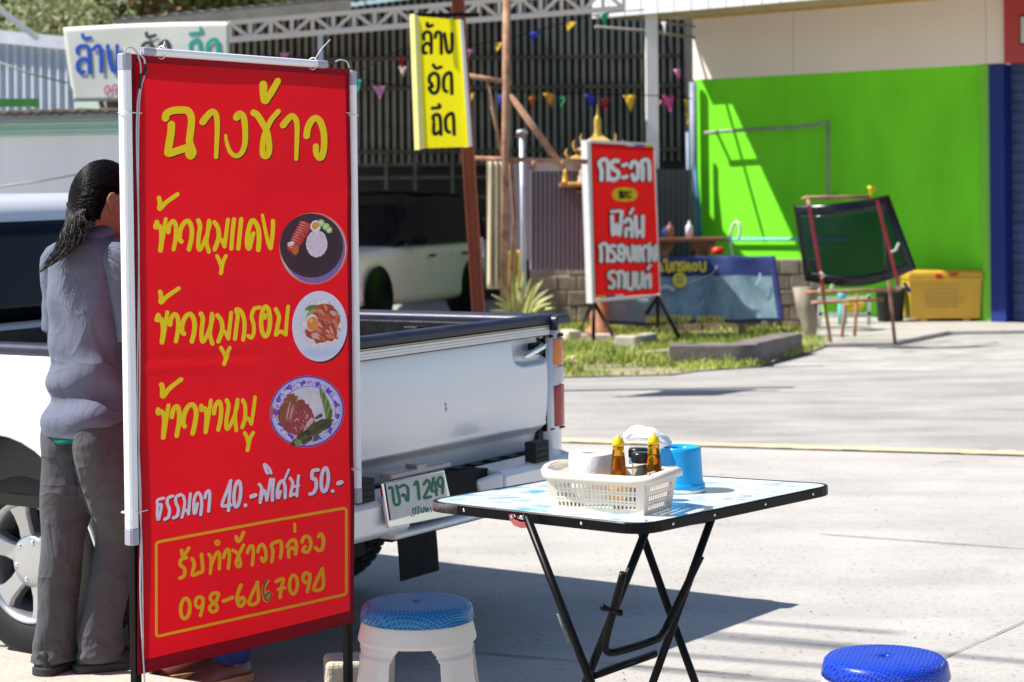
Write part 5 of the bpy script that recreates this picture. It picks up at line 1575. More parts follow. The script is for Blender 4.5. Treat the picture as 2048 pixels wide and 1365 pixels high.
# ---- the second person: only shoes and a strip of patterned trousers show under the banner
YS = 6.50
fp2 = P(418, 1350, YS)
JS = dict(
    head=(0, .01, 1.50), neck=(0, -.015, 1.335),
    torso=JV['torso'],
    shL=(-.165, 0, 1.28), elL=(-.20, .05, 1.04), wrL=(-.13, .25, 1.06), shR=(.165, 0, 1.28), elR=(.20, .05, 1.04), wrR=(.13, .25, 1.06),
    legL=[(-.085, 0, .80, .095, .105), (-.085, .005, .62, .085, .088), (-.08, .015, .44, .06, .064), (-.08, .0, .26, .055, .058), (-.08, -.02, .085, .038, .042), (-.08, -.01, .04, .036, .05)],
    legR=[(.085, 0, .80, .095, .105), (.085, .005, .62, .085, .088), (.08, .015, .44, .06, .064), (.08, .0, .26, .055, .058), (.08, -.02, .085, .038, .042), (.08, -.01, .04, .036, .05)])
cust, MS, hpS = person("person behind the red banner, only brown shoes and blue patterned trousers showing under it", (fp2.x + .02, YS, 0.004), R(128), 1.55, JS, None, None, None)
M_bpat = cloth("blue_patterned_cloth", (0.03, 0.05, 0.20), .5, .35)
M_tee = cloth("dark_tee", (0.05, 0.055, 0.08), .1, .35)
mb = MB(); f5 = folds(51, .02)
mb.loft([[V(rx * math.cos(2 * math.pi * u / 48) * (1 + f5((1.385 - z) / .62, 2 * math.pi * u / 48)), ry * math.sin(2 * math.pi * u / 48) - .008, z) for u in range(48)] for z, rx, ry in ((1.375, .066, .062), (1.34, .125, .088), (1.27, .178, .116), (1.12, .178, .134), (.96, .172, .138), (.80, .186, .146), (.75, .188, .148))], 0, True, False)
obj("shirt", mb, M_tee, cust, solid=.003)
for sg, nm in ((-1, 'L'), (1, 'R')):
    sh, el = V(*JS['sh' + nm]), V(*JS['el' + nm])
    mb = MB(); limb(mb, [(sh.x - sg * .05, sh.y, sh.z + .02, .056, .05), (*sh, .072, .066), (*sh.lerp(el, .4), .066, .064), (*sh.lerp(el, .75), .066, .064)], 24, 4); obj("sleeve", mb, M_tee, cust)
mb = MB()
for nm in 'LR':
    L = JS['leg' + nm]; limb(mb, [(L[0][0], -.004, .80, .098, .125), (L[0][0], -.006, .66, .098, .13), (L[1][0], .005, .56, .095, .11), (L[2][0], .012, .44, .085, .09), (L[3][0], 0, .26, .070, .074), (L[4][0], -.015, .12, .058, .066), (L[4][0], -.015, .07, .056, .064)], 30, 6, folds(61, .03))
tr = obj("trousers", mb, M_bpat, cust)
md = tr.modifiers.new("grown", 'REMESH'); md.mode = 'VOXEL'; md.voxel_size = .008; md.use_smooth_shade = True
M_brown = mat("brown_leather", (0.16, 0.055, 0.035), 0.38, var=0.2, scale=12, bump=0.1, coat=0.2)
M_tan = mat("tan_sole", (0.50, 0.33, 0.17), 0.75, var=0.15, scale=12)
shoe(cust, JS['legL'][5][0], .0, .1, M_brown, M_tan); shoe(cust, JS['legR'][5][0], .02, -.1, M_brown, M_tan)
cap2 = MB()
cap2.loft([[hpS(rx * math.cos(t), cy + ry * math.sin(t), z) for t in [2 * math.pi * q / 28 for q in range(28)]] for z, rx, ry, cy in ((-.09, .066, .050, -.04), (-.03, .074, .07, -.03), (.03, .079, .092, -.012), (.075, .074, .090, -.008), (.108, .045, .056, -.01), (.125, .012, .016, -.01))], 0)
obj("hair", cap2, M_hair, cust)
# ------------------------------------------------------------------ far side of the road: shop with the green wall
M_lime = mat("lime_wall", (0.21, 0.82, 0.03), 0.65, var=0.13, scale=1.6, bump=0.08, bscale=60, spec=0.12, stretch=(1, 1, .35))
M_limeT = mat("lime_trim", (0.22, 0.66, 0.05), 0.55, var=0.05)
M_fas = mat("fascia_board", (0.95, 0.86, 0.76), 0.6, var=0.02, scale=1.5)
M_bluew = mat("blue_wall", (0.008, 0.025, 0.20), 0.6, var=0.12, scale=3)
M_tileb = mat("blue_shutter", (0.05, 0.075, 0.19), 0.55, var=0.25, scale=6)
M_yedge = mat("yellow_edge", (0.70, 0.42, 0.03), 0.5, var=0.06)
M_sheetw = mat("white_sheet_metal", (0.74, 0.74, 0.75), 0.45, var=0.04)
M_soffit = mat("brown_soffit", (0.62, 0.48, 0.30), 0.7, var=0.15)
M_redf = mat("red_fascia", (0.50, 0.055, 0.05), 0.5, var=0.05)
WY = R(42)
w_o = G(1978, 649)
w_a = V(-math.cos(WY), math.sin(WY), 0)           # along the wall to the left
w_n = V(-math.sin(WY), -math.cos(WY), 0)          # out of the wall
WALL = Sheet(w_o, w_n)
FOUT = 0.18
shop = thing("shop_building", "shop with a lime green front wall, white fascia and a blue end bay", "building", (w_o.x, w_o.y, 0))
def wpt(px, py, out=0.0): return PL(px, py, w_o + w_n * out, w_n)
wl_ = wpt(1393, 600); tleft = (wl_ - w_o).dot(w_a)
def wxy(t, out, z): p = w_o + w_a * t + w_n * out; return V(p.x, p.y, z)
def wbox(mb, t0, t1, o0, o1, z0, z1, mi=0):
    mb.quadbox([wxy(t0, o0, z0), wxy(t1, o0, z0), wxy(t1, o1, z0), wxy(t0, o1, z0), wxy(t0, o0, z1), wxy(t1, o0, z1), wxy(t1, o1, z1), wxy(t0, o1, z1)], mi)
zf = wpt(1385, 160, FOUT).z; zf2 = wpt(2005, 126, FOUT).z
zmid = (zf + zf2) / 2
zt0 = wpt(1380, 38, FOUT).z
mb = MB(); wbox(mb, .0, tleft, 0, -.2, -.1, 4.2); wbox(mb, tleft - .2, tleft, -.2, -5, -.1, 4.2); obj("wall", mb, M_lime, shop)
mb = MB(); wbox(mb, -.075, .055, .04, -.15, -.1, zf2 - .01); obj("wall_trim", mb, M_limeT, shop)
mb = MB(); wbox(mb, -.27, -.08, .10, -.15, -.1, zf2 - .006); obj("blue_pillar", mb, M_bluew, shop)
mb = MB(); wbox(mb, -4.5, -.27, -.06, -.25, -.1, zf2 - .004)
for k in range(26): wbox(mb, -4.5, -.28, -.045, -.059, .05 + k * .115, .135 + k * .115)
obj("shutter", mb, M_tileb, shop, bevel=.008)
# fascia follows the outline in the photograph
tA = (wpt(1385, 100, FOUT) - w_o).dot(w_a); tB = (wpt(2012, 60, FOUT) - w_o).dot(w_a)
def fq(mb, t0, t1, z00, z01, top, o0, o1, mi=0):
    mb.quadbox([wxy(t0, o0, z00), wxy(t1, o0, z01), wxy(t1, o1, z01), wxy(t0, o1, z00), wxy(t0, o0, top), wxy(t1, o0, top), wxy(t1, o1, top), wxy(t0, o1, top)], mi)
def zlin(t): return zf + (zf2 - zf) * (tA - t) / (tA - tB)
seams = [tA, (wpt(1587, 90, FOUT) - w_o).dot(w_a), (wpt(1972, 70, FOUT) - w_o).dot(w_a), tB]
mb = MB()
for a, b in zip(seams, seams[1:]): fq(mb, a - .004, b + .004, zlin(a), zlin(b), zt0, FOUT, .0)
obj("fascia", mb, M_fas, shop)
mb = MB(); fq(mb, tB - .004, -5.0, zlin(tB) - .01, zlin(tB) - .01, zt0, FOUT + .06, .0); obj("red_fascia", mb, M_redf, shop)
fs_o = w_o + w_n * (FOUT + .06); FSH = Sheet(fs_o, w_n)
mb = MB(); FSH.poly(mb, [(2040, 30), (2120, 26), (2120, 88), (2040, 90)], .012, 0); FSH.poly(mb, [(2043, 34), (2120, 30), (2120, 84), (2043, 87)], .018, 1)
obj("fascia_sign", mb, [M_black, mat("sign_grey", (.6, .6, .58), .5)], shop)
# canopy roof: its left edge starts where the sunlit corner begins
A = wpt(1374, 37, FOUT)
def xproj(p):
    q = p - CAM; x = q.x / q.y * F; y = -q.z / q.y * F
    return 1024 + CR * x + SR * y, H - SR * x + CR * y
pj = .5
for _ in range(60):
    if xproj(A + w_n * pj)[0] > 1193: pj += .05
tC = (A - w_o).dot(w_a)
zc = A.z
DR = .10
def cq(mb, t0, t1, o0, o1, za, zb_, mi=0):
    f = lambda o: -DR * max(0, (o - FOUT) / pj)
    mb.quadbox([wxy(t0, o0, za + f(o0)), wxy(t1, o0, za + f(o0)), wxy(t1, o1, za + f(o1)), wxy(t0, o1, za + f(o1)), wxy(t0, o0, zb_ + f(o0)), wxy(t1, o0, zb_ + f(o0)), wxy(t1, o1, zb_ + f(o1)), wxy(t0, o1, zb_ + f(o1))], mi)
mb = MB(); cq(mb, tC, -5.0, FOUT + pj, FOUT, zc + .03, zc + .05)
for k in range(60): cq(mb, tC - .02 - k * .16, tC - .10 - k * .16, FOUT - .02 + pj, FOUT + .01, zc, zc + .028)
obj("canopy_soffit", mb, M_soffit, shop)
mb = MB()
for k in range(40): fq(mb, tC + .01 - k * .25, tC - .225 - k * .25, zc - DR - .01, zc - DR - .01, zc + .5, FOUT + pj + .03, FOUT + pj + .002)
cq(mb, tC + .012, tC + .035, FOUT + pj + .02, FOUT, zc - .01, zc + .5)
obj("canopy_front", mb, M_sheetw, shop)
mb = MB(); fq(mb, tC - .02, -5, zc - .02, zc - .02, zc + .03, FOUT + .05, FOUT + .005); obj("yellow_edging", mb, M_yedge, shop)
mb = MB(); fq(mb, tC, -5.0, zc + .06, zc + .06, zc + .09, FOUT + pj, -3.0); obj("roof", mb, M_sheetw, shop)
# pipework on the wall
M_gpipe = mat("grey_pipe", (0.32, 0.32, 0.29), 0.6, var=0.25, scale=10)
mb = MB()
pp = [wpt(x, y, .22) for x, y in ((1410, 266), (1450, 263), (1520, 258), (1590, 255), (1630, 250), (1658, 243))]
mb.tube(pp, .022, 8); mb.tube([wpt(1656, 245, .22), wpt(1656, 400, .22)], .022, 8)
for x, y in ((1414, 266), (1656, 392)): mb.tube([wpt(x, y, .22), wpt(x, y, .22) - w_n * .22], .02, 8)
obj("awning_pipe", mb, M_gpipe, shop)
mb = MB(); mb.tube([wpt(1448, 479, .06), wpt(1700, 479, .06)], .020, 8); obj("water_pipe", mb, mat("cyan_pipe", (.25, .62, .72), .4), shop)
mb = MB()
for x, y0, y1, r, o in ((1386, 165, 500, .05, .1), (1376, 265, 480, .03, .25)):
    mb.tube([wpt(x, y0, o), wpt(x + 4, y1, o)], r, 10)
obj("downpipe", mb, mat("blue_grey_pipe", (.24, .30, .40), .5, var=.2), shop)
mb = MB(); mb.tube([wpt(1389, 330, .2), wpt(1398, 420, .2), wpt(1402, 515, .2)], .028, 8); obj("drain_pipe", mb, mat("teal_pipe", (.02, .16, .30), .5), shop)
mb = MB()
hz = [wpt(x, y, .35) for x, y in ((1466, 520), (1461, 490), (1463, 462), (1470, 446), (1478, 448), (1481, 462), (1477, 478))]
mb.tube([V(*c) for c in zip(*[[q[0] for q in crom([(p[k], 0) for p in hz], 5)] for k in range(3)])], .020, 8)
tagged = obj("hose", mb, mat("white_hose", (.7, .72, .66), .5), label="white hose looping up in front of the lime green wall", cat="hose", loc=tuple(hz[0]))

# ------------------------------------------------------------------ open shed behind
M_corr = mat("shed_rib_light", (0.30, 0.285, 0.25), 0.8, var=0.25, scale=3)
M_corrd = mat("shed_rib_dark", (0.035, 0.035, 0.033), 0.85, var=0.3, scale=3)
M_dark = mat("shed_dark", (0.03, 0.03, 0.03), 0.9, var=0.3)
M_cream = mat("cream_steel", (0.62, 0.56, 0.47), 0.6, var=0.12, scale=8)
M_roofs = mat("old_roof_sheet", (0.20, 0.19, 0.18), 0.8, var=0.3, scale=4)
shed = thing("shed", "dark open-fronted shed of ribbed metal sheet with a bright lattice beam", "shed", (-1, 30, 0))
r0, r1 = P(225, 46, 22.0), P(1080, -38, 23.6)
def RZ(x): return r0.z + (r1.z - r0.z) * (x - r0.x) / (r1.x - r0.x) + .66
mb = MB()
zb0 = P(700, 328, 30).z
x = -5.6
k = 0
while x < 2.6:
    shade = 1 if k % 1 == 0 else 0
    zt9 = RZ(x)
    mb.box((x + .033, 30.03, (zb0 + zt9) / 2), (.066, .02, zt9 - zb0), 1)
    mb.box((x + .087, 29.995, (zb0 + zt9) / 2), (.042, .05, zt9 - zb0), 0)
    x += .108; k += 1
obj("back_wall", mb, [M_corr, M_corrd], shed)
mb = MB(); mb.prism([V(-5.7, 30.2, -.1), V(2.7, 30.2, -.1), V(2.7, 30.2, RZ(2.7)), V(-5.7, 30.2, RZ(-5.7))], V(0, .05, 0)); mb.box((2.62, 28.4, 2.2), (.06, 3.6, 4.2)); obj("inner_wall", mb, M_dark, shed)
mb = MB()
for zz in (P(700, 178, 29.9).z, P(700, 118, 29.9).z, P(700, 305, 29.9).z): mb.box((-1.5, 29.93, zz), (8, .05, .05))
for yy in (330, 356, 396, 440): mb.box((-2.2, 29.7, P(800, yy, 29.7).z), (4.2, .04, .045))
for xx in (772, 830, 905): mb.box((P(xx, 380, 29.6).x, 29.65, 1.5), (.05, .05, 1.3))
obj("rail", mb, mat("shed_rail", (.11, .095, .075), .8, var=.3), shed)
mb = MB()
n_r = 70
pts0 = [r0.lerp(r1, t) for t in [q / n_r for q in range(n_r + 1)]]
rows = []
for q, p in enumerate(pts0):
    dz = .03 * (q % 2)
    rows.append((V(p.x, p.y, p.z + dz), V(p.x - .6, 31.5, p.z + .78 + dz)))
for a, b in zip(rows, rows[1:]): mb.poly([a[0], b[0], b[1], a[1]])
obj("roof", mb, M_roofs, shed, solid=.02)
mb = MB(); mb.bar(P(228, 56, 22.0), P(700, 11, 22.85), .08, .12); obj("eave_board", mb, mat("eave_board", (.42, .37, .30), .8, var=.2), shed)
# lattice beam
mb = MB()
def chord(px): 
    t = (px - 459) / (1195 - 459)
    Y = 22.1 + (23.2 - 22.1) * t
    return P(px, 46 + (-16 - 46) * t, Y), P(px, 80 + (21 - 80) * t, Y)
xs = [459 + q * 41.5 for q in range(20)]
T_, B_ = zip(*[chord(px) for px in xs])
mb.bar(T_[0], T_[-1], .05, .05); mb.bar(B_[0], B_[-1], .06, .06)
for q in range(len(xs)):
    mb.bar(T_[q], B_[q], .04, .04)
    if q < len(xs) - 1:
        a, b = (T_[q], B_[q + 1]) if q % 2 == 0 else (B_[q], T_[q + 1])
        mb.bar(a, b, .035, .035)
obj("lattice_beam", mb, mat("cream_rust_steel", (0.74, 0.70, 0.64), 0.6, var=0.08, scale=1.6, col2=(0.70, 0.60, 0.50)), shed)
mb = MB(); c = P(1305, 300, 24.4); mb.box((c.x, 24.4, 2.0), (.15, .15, 4.0)); obj("column", mb, M_white, shed, bevel=.01)
mb = MB(); c = P(641, 100, 22.5); mb.box((c.x, 22.5, 1.7), (.06, .06, 3.4)); obj("column", mb, mat("blue_grey_post", (.36, .42, .50), .5), shed)
mb = MB(); c = P(1386, 200, 26.5)
for yy, z0_ in ((40, 24.6), (62, 25.4)): mb.tube([P(1190, yy - 8, z0_), P(1290, yy + 0, z0_ + .3), P(1390, yy + 14, z0_ + .6)], .02, 6)
obj("roof_purlin", mb, mat("purlin", (.30, .27, .24), .7, var=.2), shed)

# white car in the shed
CAR_F, CAR_R = P(748, 592, 23.0), P(938, 575, 25.55)
fwd = V(CAR_F.x - CAR_R.x, CAR_F.y - CAR_R.y, 0); wb = fwd.length; fwd.normalize()
lft = V(-fwd.y, fwd.x, 0)
if lft.y > 0: lft = -lft
hwc = .86
oc = V(CAR_R.x, CAR_R.y, 0) - lft * (hwc - .06)
rgt = -lft
CM = Matrix(((rgt.x, fwd.x, 0, oc.x), (rgt.y, fwd.y, 0, oc.y), (0, 0, 1, 0.03), (0, 0, 0, 1)))
car = thing("parked_car", "cream white car with black windows parked in the dark shed behind the pickup", "car", M=CM)
M_cpaint = mat("cream_car_paint", (0.95, 0.84, 0.74), 0.3, var=0.03, coat=0.5, spec=0.5)
def car_sec(y, zb_, zt_, hw, tumble=0.0, n=8):
    r = min(.12, (zt_ - zb_) * .4)
    pts = []
    for cx, cz, a0 in ((hw - r - tumble, zt_ - r, 0), (-hw + r + tumble, zt_ - r, 90), (-hw + r, zb_ + r, 180), (hw - r, zb_ + r, 270)):
        for q in range(5):
            t = R(a0 + 22.5 * q); pts.append(V(cx + r * math.cos(t), y, cz + r * math.sin(t)))
    return pts
mb = MB()
mb.loft([car_sec(y, a, b, w, tb) for y, a, b, w, tb in ((-.85, .40, .80, .70, 0), (-.78, .30, .96, .82, .03), (-.4, .26, .97, .86, .04), (.6, .24, .96, .865, .04), (1.6, .24, .95, .865, .04), (2.2, .25, .93, .86, .05), (wb + .35, .26, .88, .85, .08), (wb + .72, .30, .80, .80, .10), (wb + .86, .38, .66, .66, .08))], 0, True)
obj("body", mb, M_cpaint, car)
mb = MB()
mb.loft([[V(sx * w, y, z) for sx, w, z in ((1, w0, .94), (1, w1, zt_ - .05), (.6, w1, zt_), (-.6, w1, zt_), (-1, w1, zt_ - .05), (-1, w0, .94))] for y, w0, w1, zt_ in ((-.80, .70, .62, .98), (-.65, .78, .66, 1.45), (-.3, .80, .67, 1.54), (.6, .81, .68, 1.57), (1.1, .81, .68, 1.54), (1.5, .80, .68, 1.42), (2.15, .78, .70, .98))], 0, False)
obj("cabin_glass", mb, M_glassd, car)
mb = MB(); mb.loft([[V(x, y, z + .012 - .04 * (x / .64) ** 2) for x in (-.60, -.3, 0, .3, .60)] for y, z in ((-.35, 1.52), (-.1, 1.555), (.6, 1.577), (1.05, 1.55))], 0, True, False, False); obj("roof", mb, M_black, car, solid=.01)
for sx in (-1, 1):
    mb = MB(); mb.bar(V(sx * .835, -.5, .955), V(sx * .835, 1.95, .945), .02, .025); obj("belt_trim", mb, M_chrome, car)
    for yy in (.25, 1.25):
        mb = MB(); mb.box((sx * .868, yy, .80), (.02, .15, .03)); obj("door_handle", mb, M_black, car, bevel=.006)
    mb = MB(); mb.box((sx * .93, 1.75, .99), (.16, .14, .11)); obj("wing_mirror", mb, M_black, car, bevel=.03)
    mb = MB(); mb.box((sx * .62, wb + .78, .66), (.30, .12, .12)); obj("headlight", mb, M_clear, car, bevel=.03)
    for yy in (0.0, wb):
        w0 = MB(); o = V(sx * .80, yy, .335); ax = V(sx, 0, 0)
        w0.lathe([(.20, -.2), (.31, -.19), (.335, -.15), (.335, -.03), (.31, .01), (.22, .015), (.21, .0)], o, ax, 36); wh = obj("wheel", w0, M_rubber, car)
        w1 = MB(); w1.lathe([(.22, .01), (.205, .0), (.19, -.05)], o, ax, 32); w1.lathe([(0, .0), (.06, .0), (.07, -.03)], o, ax, 20)
        for q in range(10):
            t = 2 * math.pi * q / 10; d = V(0, math.cos(t), math.sin(t)); w1.bar(o + d * .05 - ax * .012, o + d * .205 - ax * .004, .03, .02, up=ax)
        obj("rim", w1, mat("dark_alloy", (.25, .25, .25), .4, metal=.6), wh)
        a1 = MB(); a1.lathe([(.0, .069), (.375, .069), (.385, .062)], V(sx * .80, yy, .345), ax, 36); obj("wheel_arch", a1, M_black, car)

# ------------------------------------------------------------------ yellow hanging sign on a red steel post
post = thing("steel_post", "leaning red-brown steel post carrying the yellow sign", "post", P(962, 775, 16.0))
post.location.z = 0
mb = MB()
pa, pb_ = P(912, -60, 16.0), P(958, 640, 16.0)
pc_ = pa + (pb_ - pa) * ((pa.z) / (pa.z - pb_.z))
d_ = (pc_ - pa).normalized()
for dx_, w_, h_ in ((-.045, .012, .11), (.045, .012, .11)): mb.bar(pa + V(dx_, 0, 0), pc_ + V(dx_, 0, 0), w_, h_, up=(0, 1, 0))
mb.bar(pa, pc_, .08, .012, up=(0, 1, 0))
obj("steel_section", mb, mat("red_oxide", (.30, .075, .035), .7, var=.2, scale=6, bump=.2), post)
ysg = thing("hanging_sign", "tall yellow sign with black Thai lettering hung on the red-brown post", "sign", P(885, 300, 15.6))
yA, yB, yC = P(834, 32, 15.45), P(924, 40, 15.85), P(847, 298, 15.45)
YS_ = Sheet(yA, (yB - yA).cross(yC - yA))
mb = MB()
q4 = [YS_.at(x, y) for x, y in ((836, 33), (919, 40), (937, 294), (848, 297))]
mb.poly(q4); obj("sign_face", mb, mat("yellow_sign", (.90, .80, .012), .5, var=.03, spec=.12, transl=.42), ysg)
mb = MB(); f4 = [YS_.at(x, y, .004) for x, y in ((828, 28), (836, 32.5), (848, 297.5), (838, 300))]; mb.prism(f4, -YS_.n * .05)
obj("side_strip", mb, mat("pale_yellow", (.76, .72, .25), .5, var=.05), ysg)
mb = MB(); f4 = [YS_.at(x, y, .003) for x, y in ((919.5, 39), (926, 41), (944, 293), (937, 294.5))]; mb.prism(f4, -YS_.n * .05)
obj("side_strip", mb, M_white, ysg)
Z6 = (2.9257, 700, 0)
mb = MB()
YS_.strokes(mb, [
 ([(430, 232), (428, 205), (445, 188), (466, 196), (472, 225), (472, 312)], 8), ([(468, 268), (446, 254), (426, 276), (428, 310), (442, 312)], 8),
 ([(448, 138), (452, 158), (478, 150)], 8), ([(494, 222), (500, 196), (516, 190), (528, 210), (530, 314)], 8), ([(548, 200), (554, 240), (566, 306), (590, 292), (592, 200)], 8.5),
 ([(476, 492), (462, 480), (464, 448), (490, 430), (514, 452), (512, 526), (488, 548), (466, 530), (462, 515), (480, 508)], 8.5),
 ([(484, 382), (500, 402), (530, 394)], 8), ([(562, 538), (545, 520), (546, 460), (566, 432), (588, 438), (592, 550)], 8.5),
 ([(486, 706), (482, 684), (504, 672), (522, 690), (528, 788)], 8.5), ([(486, 724), (488, 786), (526, 768)], 8.5), ([(478, 636), (522, 630), (518, 614)], 8),
 ([(578, 776), (560, 760), (556, 700), (576, 672), (600, 676), (606, 788)], 8.5)], Z6, lift=.006, step=1e-5, dr=2.2)
obj("sign_lettering", mb, M_black, ysg)
mb = MB(); mb.tube([YS_.at(838, 30), YS_.at(838, 24)], .01, 6); mb.box(YS_.at(900, 30) - YS_.n * .03, (.5, .05, .03)); obj("hanger", mb, M_black, ysg)

# ------------------------------------------------------------------ rusty frame, curtains and panels beside the post
fr = thing("scaffold", "rusty pipe frame with slanting braces between the yellow and the red sign", "frame", G(1008, 690))
mb = MB()
mb.tube([P(1014, -60, 18), P(1008, 640, 18)], .036, 10)
mb.tube([P(938, 152, 18), P(1024, 166, 18)], .022, 8); mb.tube([P(974, 160, 18.02), P(1004, 312, 18.02)], .016, 8)
mb.tube([P(1018, 188, 18), P(1126, 336, 18)], .032, 8); mb.tube([P(944, 317, 18), P(1175, 324, 18)], .022, 8)
mb.tube([P(1030, 274, 18), P(1050, 271, 18)], .01, 6)
mb.tube([P(1022, 322, 18.05), P(1030, 440, 18.05), P(1016, 660, 18.05)], .02, 8)
for xx in (1066, 1124): mb.tube([P(xx, 322, 18), P(xx, 340, 18)], .03, 8)
obj("pipe_frame", mb, M_rust, fr)
mb = MB(); a = P(1044, 268, 18.3); b = P(1049, 660, 18.3)
mb.tube([a, b], .026, 10); mb.lathe([(0, .04), (.05, .03), (.055, 0), (0, 0)], a, (0, 0, 1), 14)
wpz = obj("vent_pipe", mb, mat("galvanised", (.46, .47, .52), .45, metal=.3, var=.2, scale=8), label="pale grey upright pipe with a white cap beside the rusty frame", cat="pipe", loc=tuple(V(b.x, b.y, 0)))
def drape(name, pts, Y, m, label, cat, amp=.03, freq=5):
    mb = MB(); a, b, c, d = [P(x, y, Y) for x, y in pts]
    def fn(i, j):
        p = a.lerp(b, i).lerp(d.lerp(c, i), j)
        return p + V(0, amp * math.sin(freq * 2 * math.pi * i + 1.5 * j) * (.4 + .6 * j), 0)
    mb.grid(fn, 40, 16)
    return obj(name, mb, m, label=label, cat=cat, loc=tuple(d.lerp(c, .5)), solid=.006)
drape("curtain", [(974, 322), (1006, 322), (1011, 578), (974, 578)], 18.4, mat("cream_cloth", (.60, .52, .34), .85, var=.08), "long cream curtain hanging beside the red-brown post", "curtain", .03, 3)
drape("hanging_cloth", [(1010, 504), (1042, 500), (1042, 572), (1012, 574)], 18.5, mat("mustard_cloth", (.58, .42, .10), .85, var=.2, scale=12), "small mustard cloth hanging low beside the cream curtain", "cloth", .02, 3)
def panel(name, pts, Y, m, label, cat, ribs=0, depth=.03):
    mb = MB(); a, b, c, d = [P(x, y, Y) for x, y in pts]
    if ribs:
        mb.grid(lambda i, j: a.lerp(b, i).lerp(d.lerp(c, i), j) + V(0, -.025 * (int(round(i * ribs * 4)) % 4 in (1, 2)), 0), ribs * 4, 2, 0, False)
        return obj(name, mb, m, label=label, cat=cat, loc=tuple(d.lerp(c, .5)), solid=.004)
    mb.prism([a, b, c, d], V(0, depth, 0))
    return obj(name, mb, m, label=label, cat=cat, loc=tuple(d.lerp(c, .5)))
M_lil = mat("lilac_sheet", (.24, .23, .27), .6, var=.12, scale=3)
panel("metal_sheet", [(1018, 326), (1061, 326), (1061, 520), (1018, 520)], 21.6, M_lil, "flat lilac-grey metal sheet behind the pale upright pipe", "sheet")
panel("corrugated_sheet", [(1060, 338), (1186, 338), (1186, 540), (1060, 540)], 22.0, mat("bluegrey_sheet", (.19, .19, .235), .55, var=.12, scale=2), "blue-grey corrugated sheet to the left of the red sign", "sheet", 14)
panel("corrugated_sheet", [(1300, 338), (1384, 340), (1384, 520), (1300, 520)], 24.2, mat("greygreen_sheet", (.10, .115, .105), .7, var=.15, scale=2), "grey-green corrugated sheet between the red sign and the green wall", "sheet", 8)
mb = MB(); mb.box((0, 0, 0), (.62, .03, .10)); sb = obj("shed_beam", mb, mat("pale_beam", (.40, .40, .38), .7), label="pale beam along the top of the blue-grey corrugated sheet", cat="beam")
sb.location = P(1118, 333, 21.8)
mb = MB(); q = [P(x, y, 18.2) for x, y in ((960, 476), (966, 474), (970, 514), (964, 516))]; mb.prism(q, V(0, .01, 0)); obj("small_card", mb, [mat("purple_card", (.30, .03, .25), .5, var=.3, scale=30, col2=(.6, .5, .55))], label="small purple and white card fixed beside the red-brown post", cat="card", loc=tuple(q[0]))

# ------------------------------------------------------------------ red sign on its two black tripods
rs = thing("standing_sign", "red standing sign with white Thai lettering on two black tripod legs", "sign", G(1245, 690))
RA, RB, RC = P(1183, 284, 20.3), P(1307, 291, 21.4), P(1189, 601, 20.3)
RSH = Sheet(RA, (RB - RA).cross(RC - RA))
def rquad(pts, off): return [RSH.at(x, y, off) for x, y in pts]
mb = MB(); fr_ = rquad([(1180, 283), (1308, 290), (1320, 592), (1188, 602)], -.012)
for q in range(4): mb.bar(fr_[q], fr_[(q + 1) % 4], .03, .03, up=RSH.n)
obj("sign_frame", mb, M_white, rs)
mb = MB(); mb.poly(rquad([(1180.5, 286), (1306, 293), (1318, 588), (1188.5, 597)], .006)); obj("sign_face", mb, mat("sign_red", (.62, .010, .012), .5, var=.03, spec=.12, transl=.28), rs)
mb = MB(); mb.prism(rquad([(1172, 281), (1180, 284), (1188.5, 606), (1183, 607)], .01), -RSH.n * .07); obj("side_strip", mb, M_white, rs)
cols = [M_sheetw, mat("sign_blue", (.03, .06, .45), .5), mat("sign_yellow", (.75, .55, .02), .5)]
mb = MB()
for mi, a, b in ((0, 1250, 1268), (1, 1268, 1287), (2, 1287, 1306)): mb.poly(rquad([(a, 288 + (a - 1250) * .055), (b, 288 + (b - 1250) * .055), (b, 292 + (b - 1250) * .055), (a, 292 + (a - 1250) * .055)], .009), mi)
for mi, a, b in ((2, 1190, 1210), (1, 1210, 1229), (0, 1229, 1246)): mb.poly(rquad([(a, 592.5 - (a - 1190) * .07), (b, 592.5 - (b - 1190) * .07), (b, 597 - (b - 1190) * .07), (a, 597 - (a - 1190) * .07)], .009), mi)
obj("edge_stripes", mb, cols, rs)
Z7 = (2.967, 1130, 260)
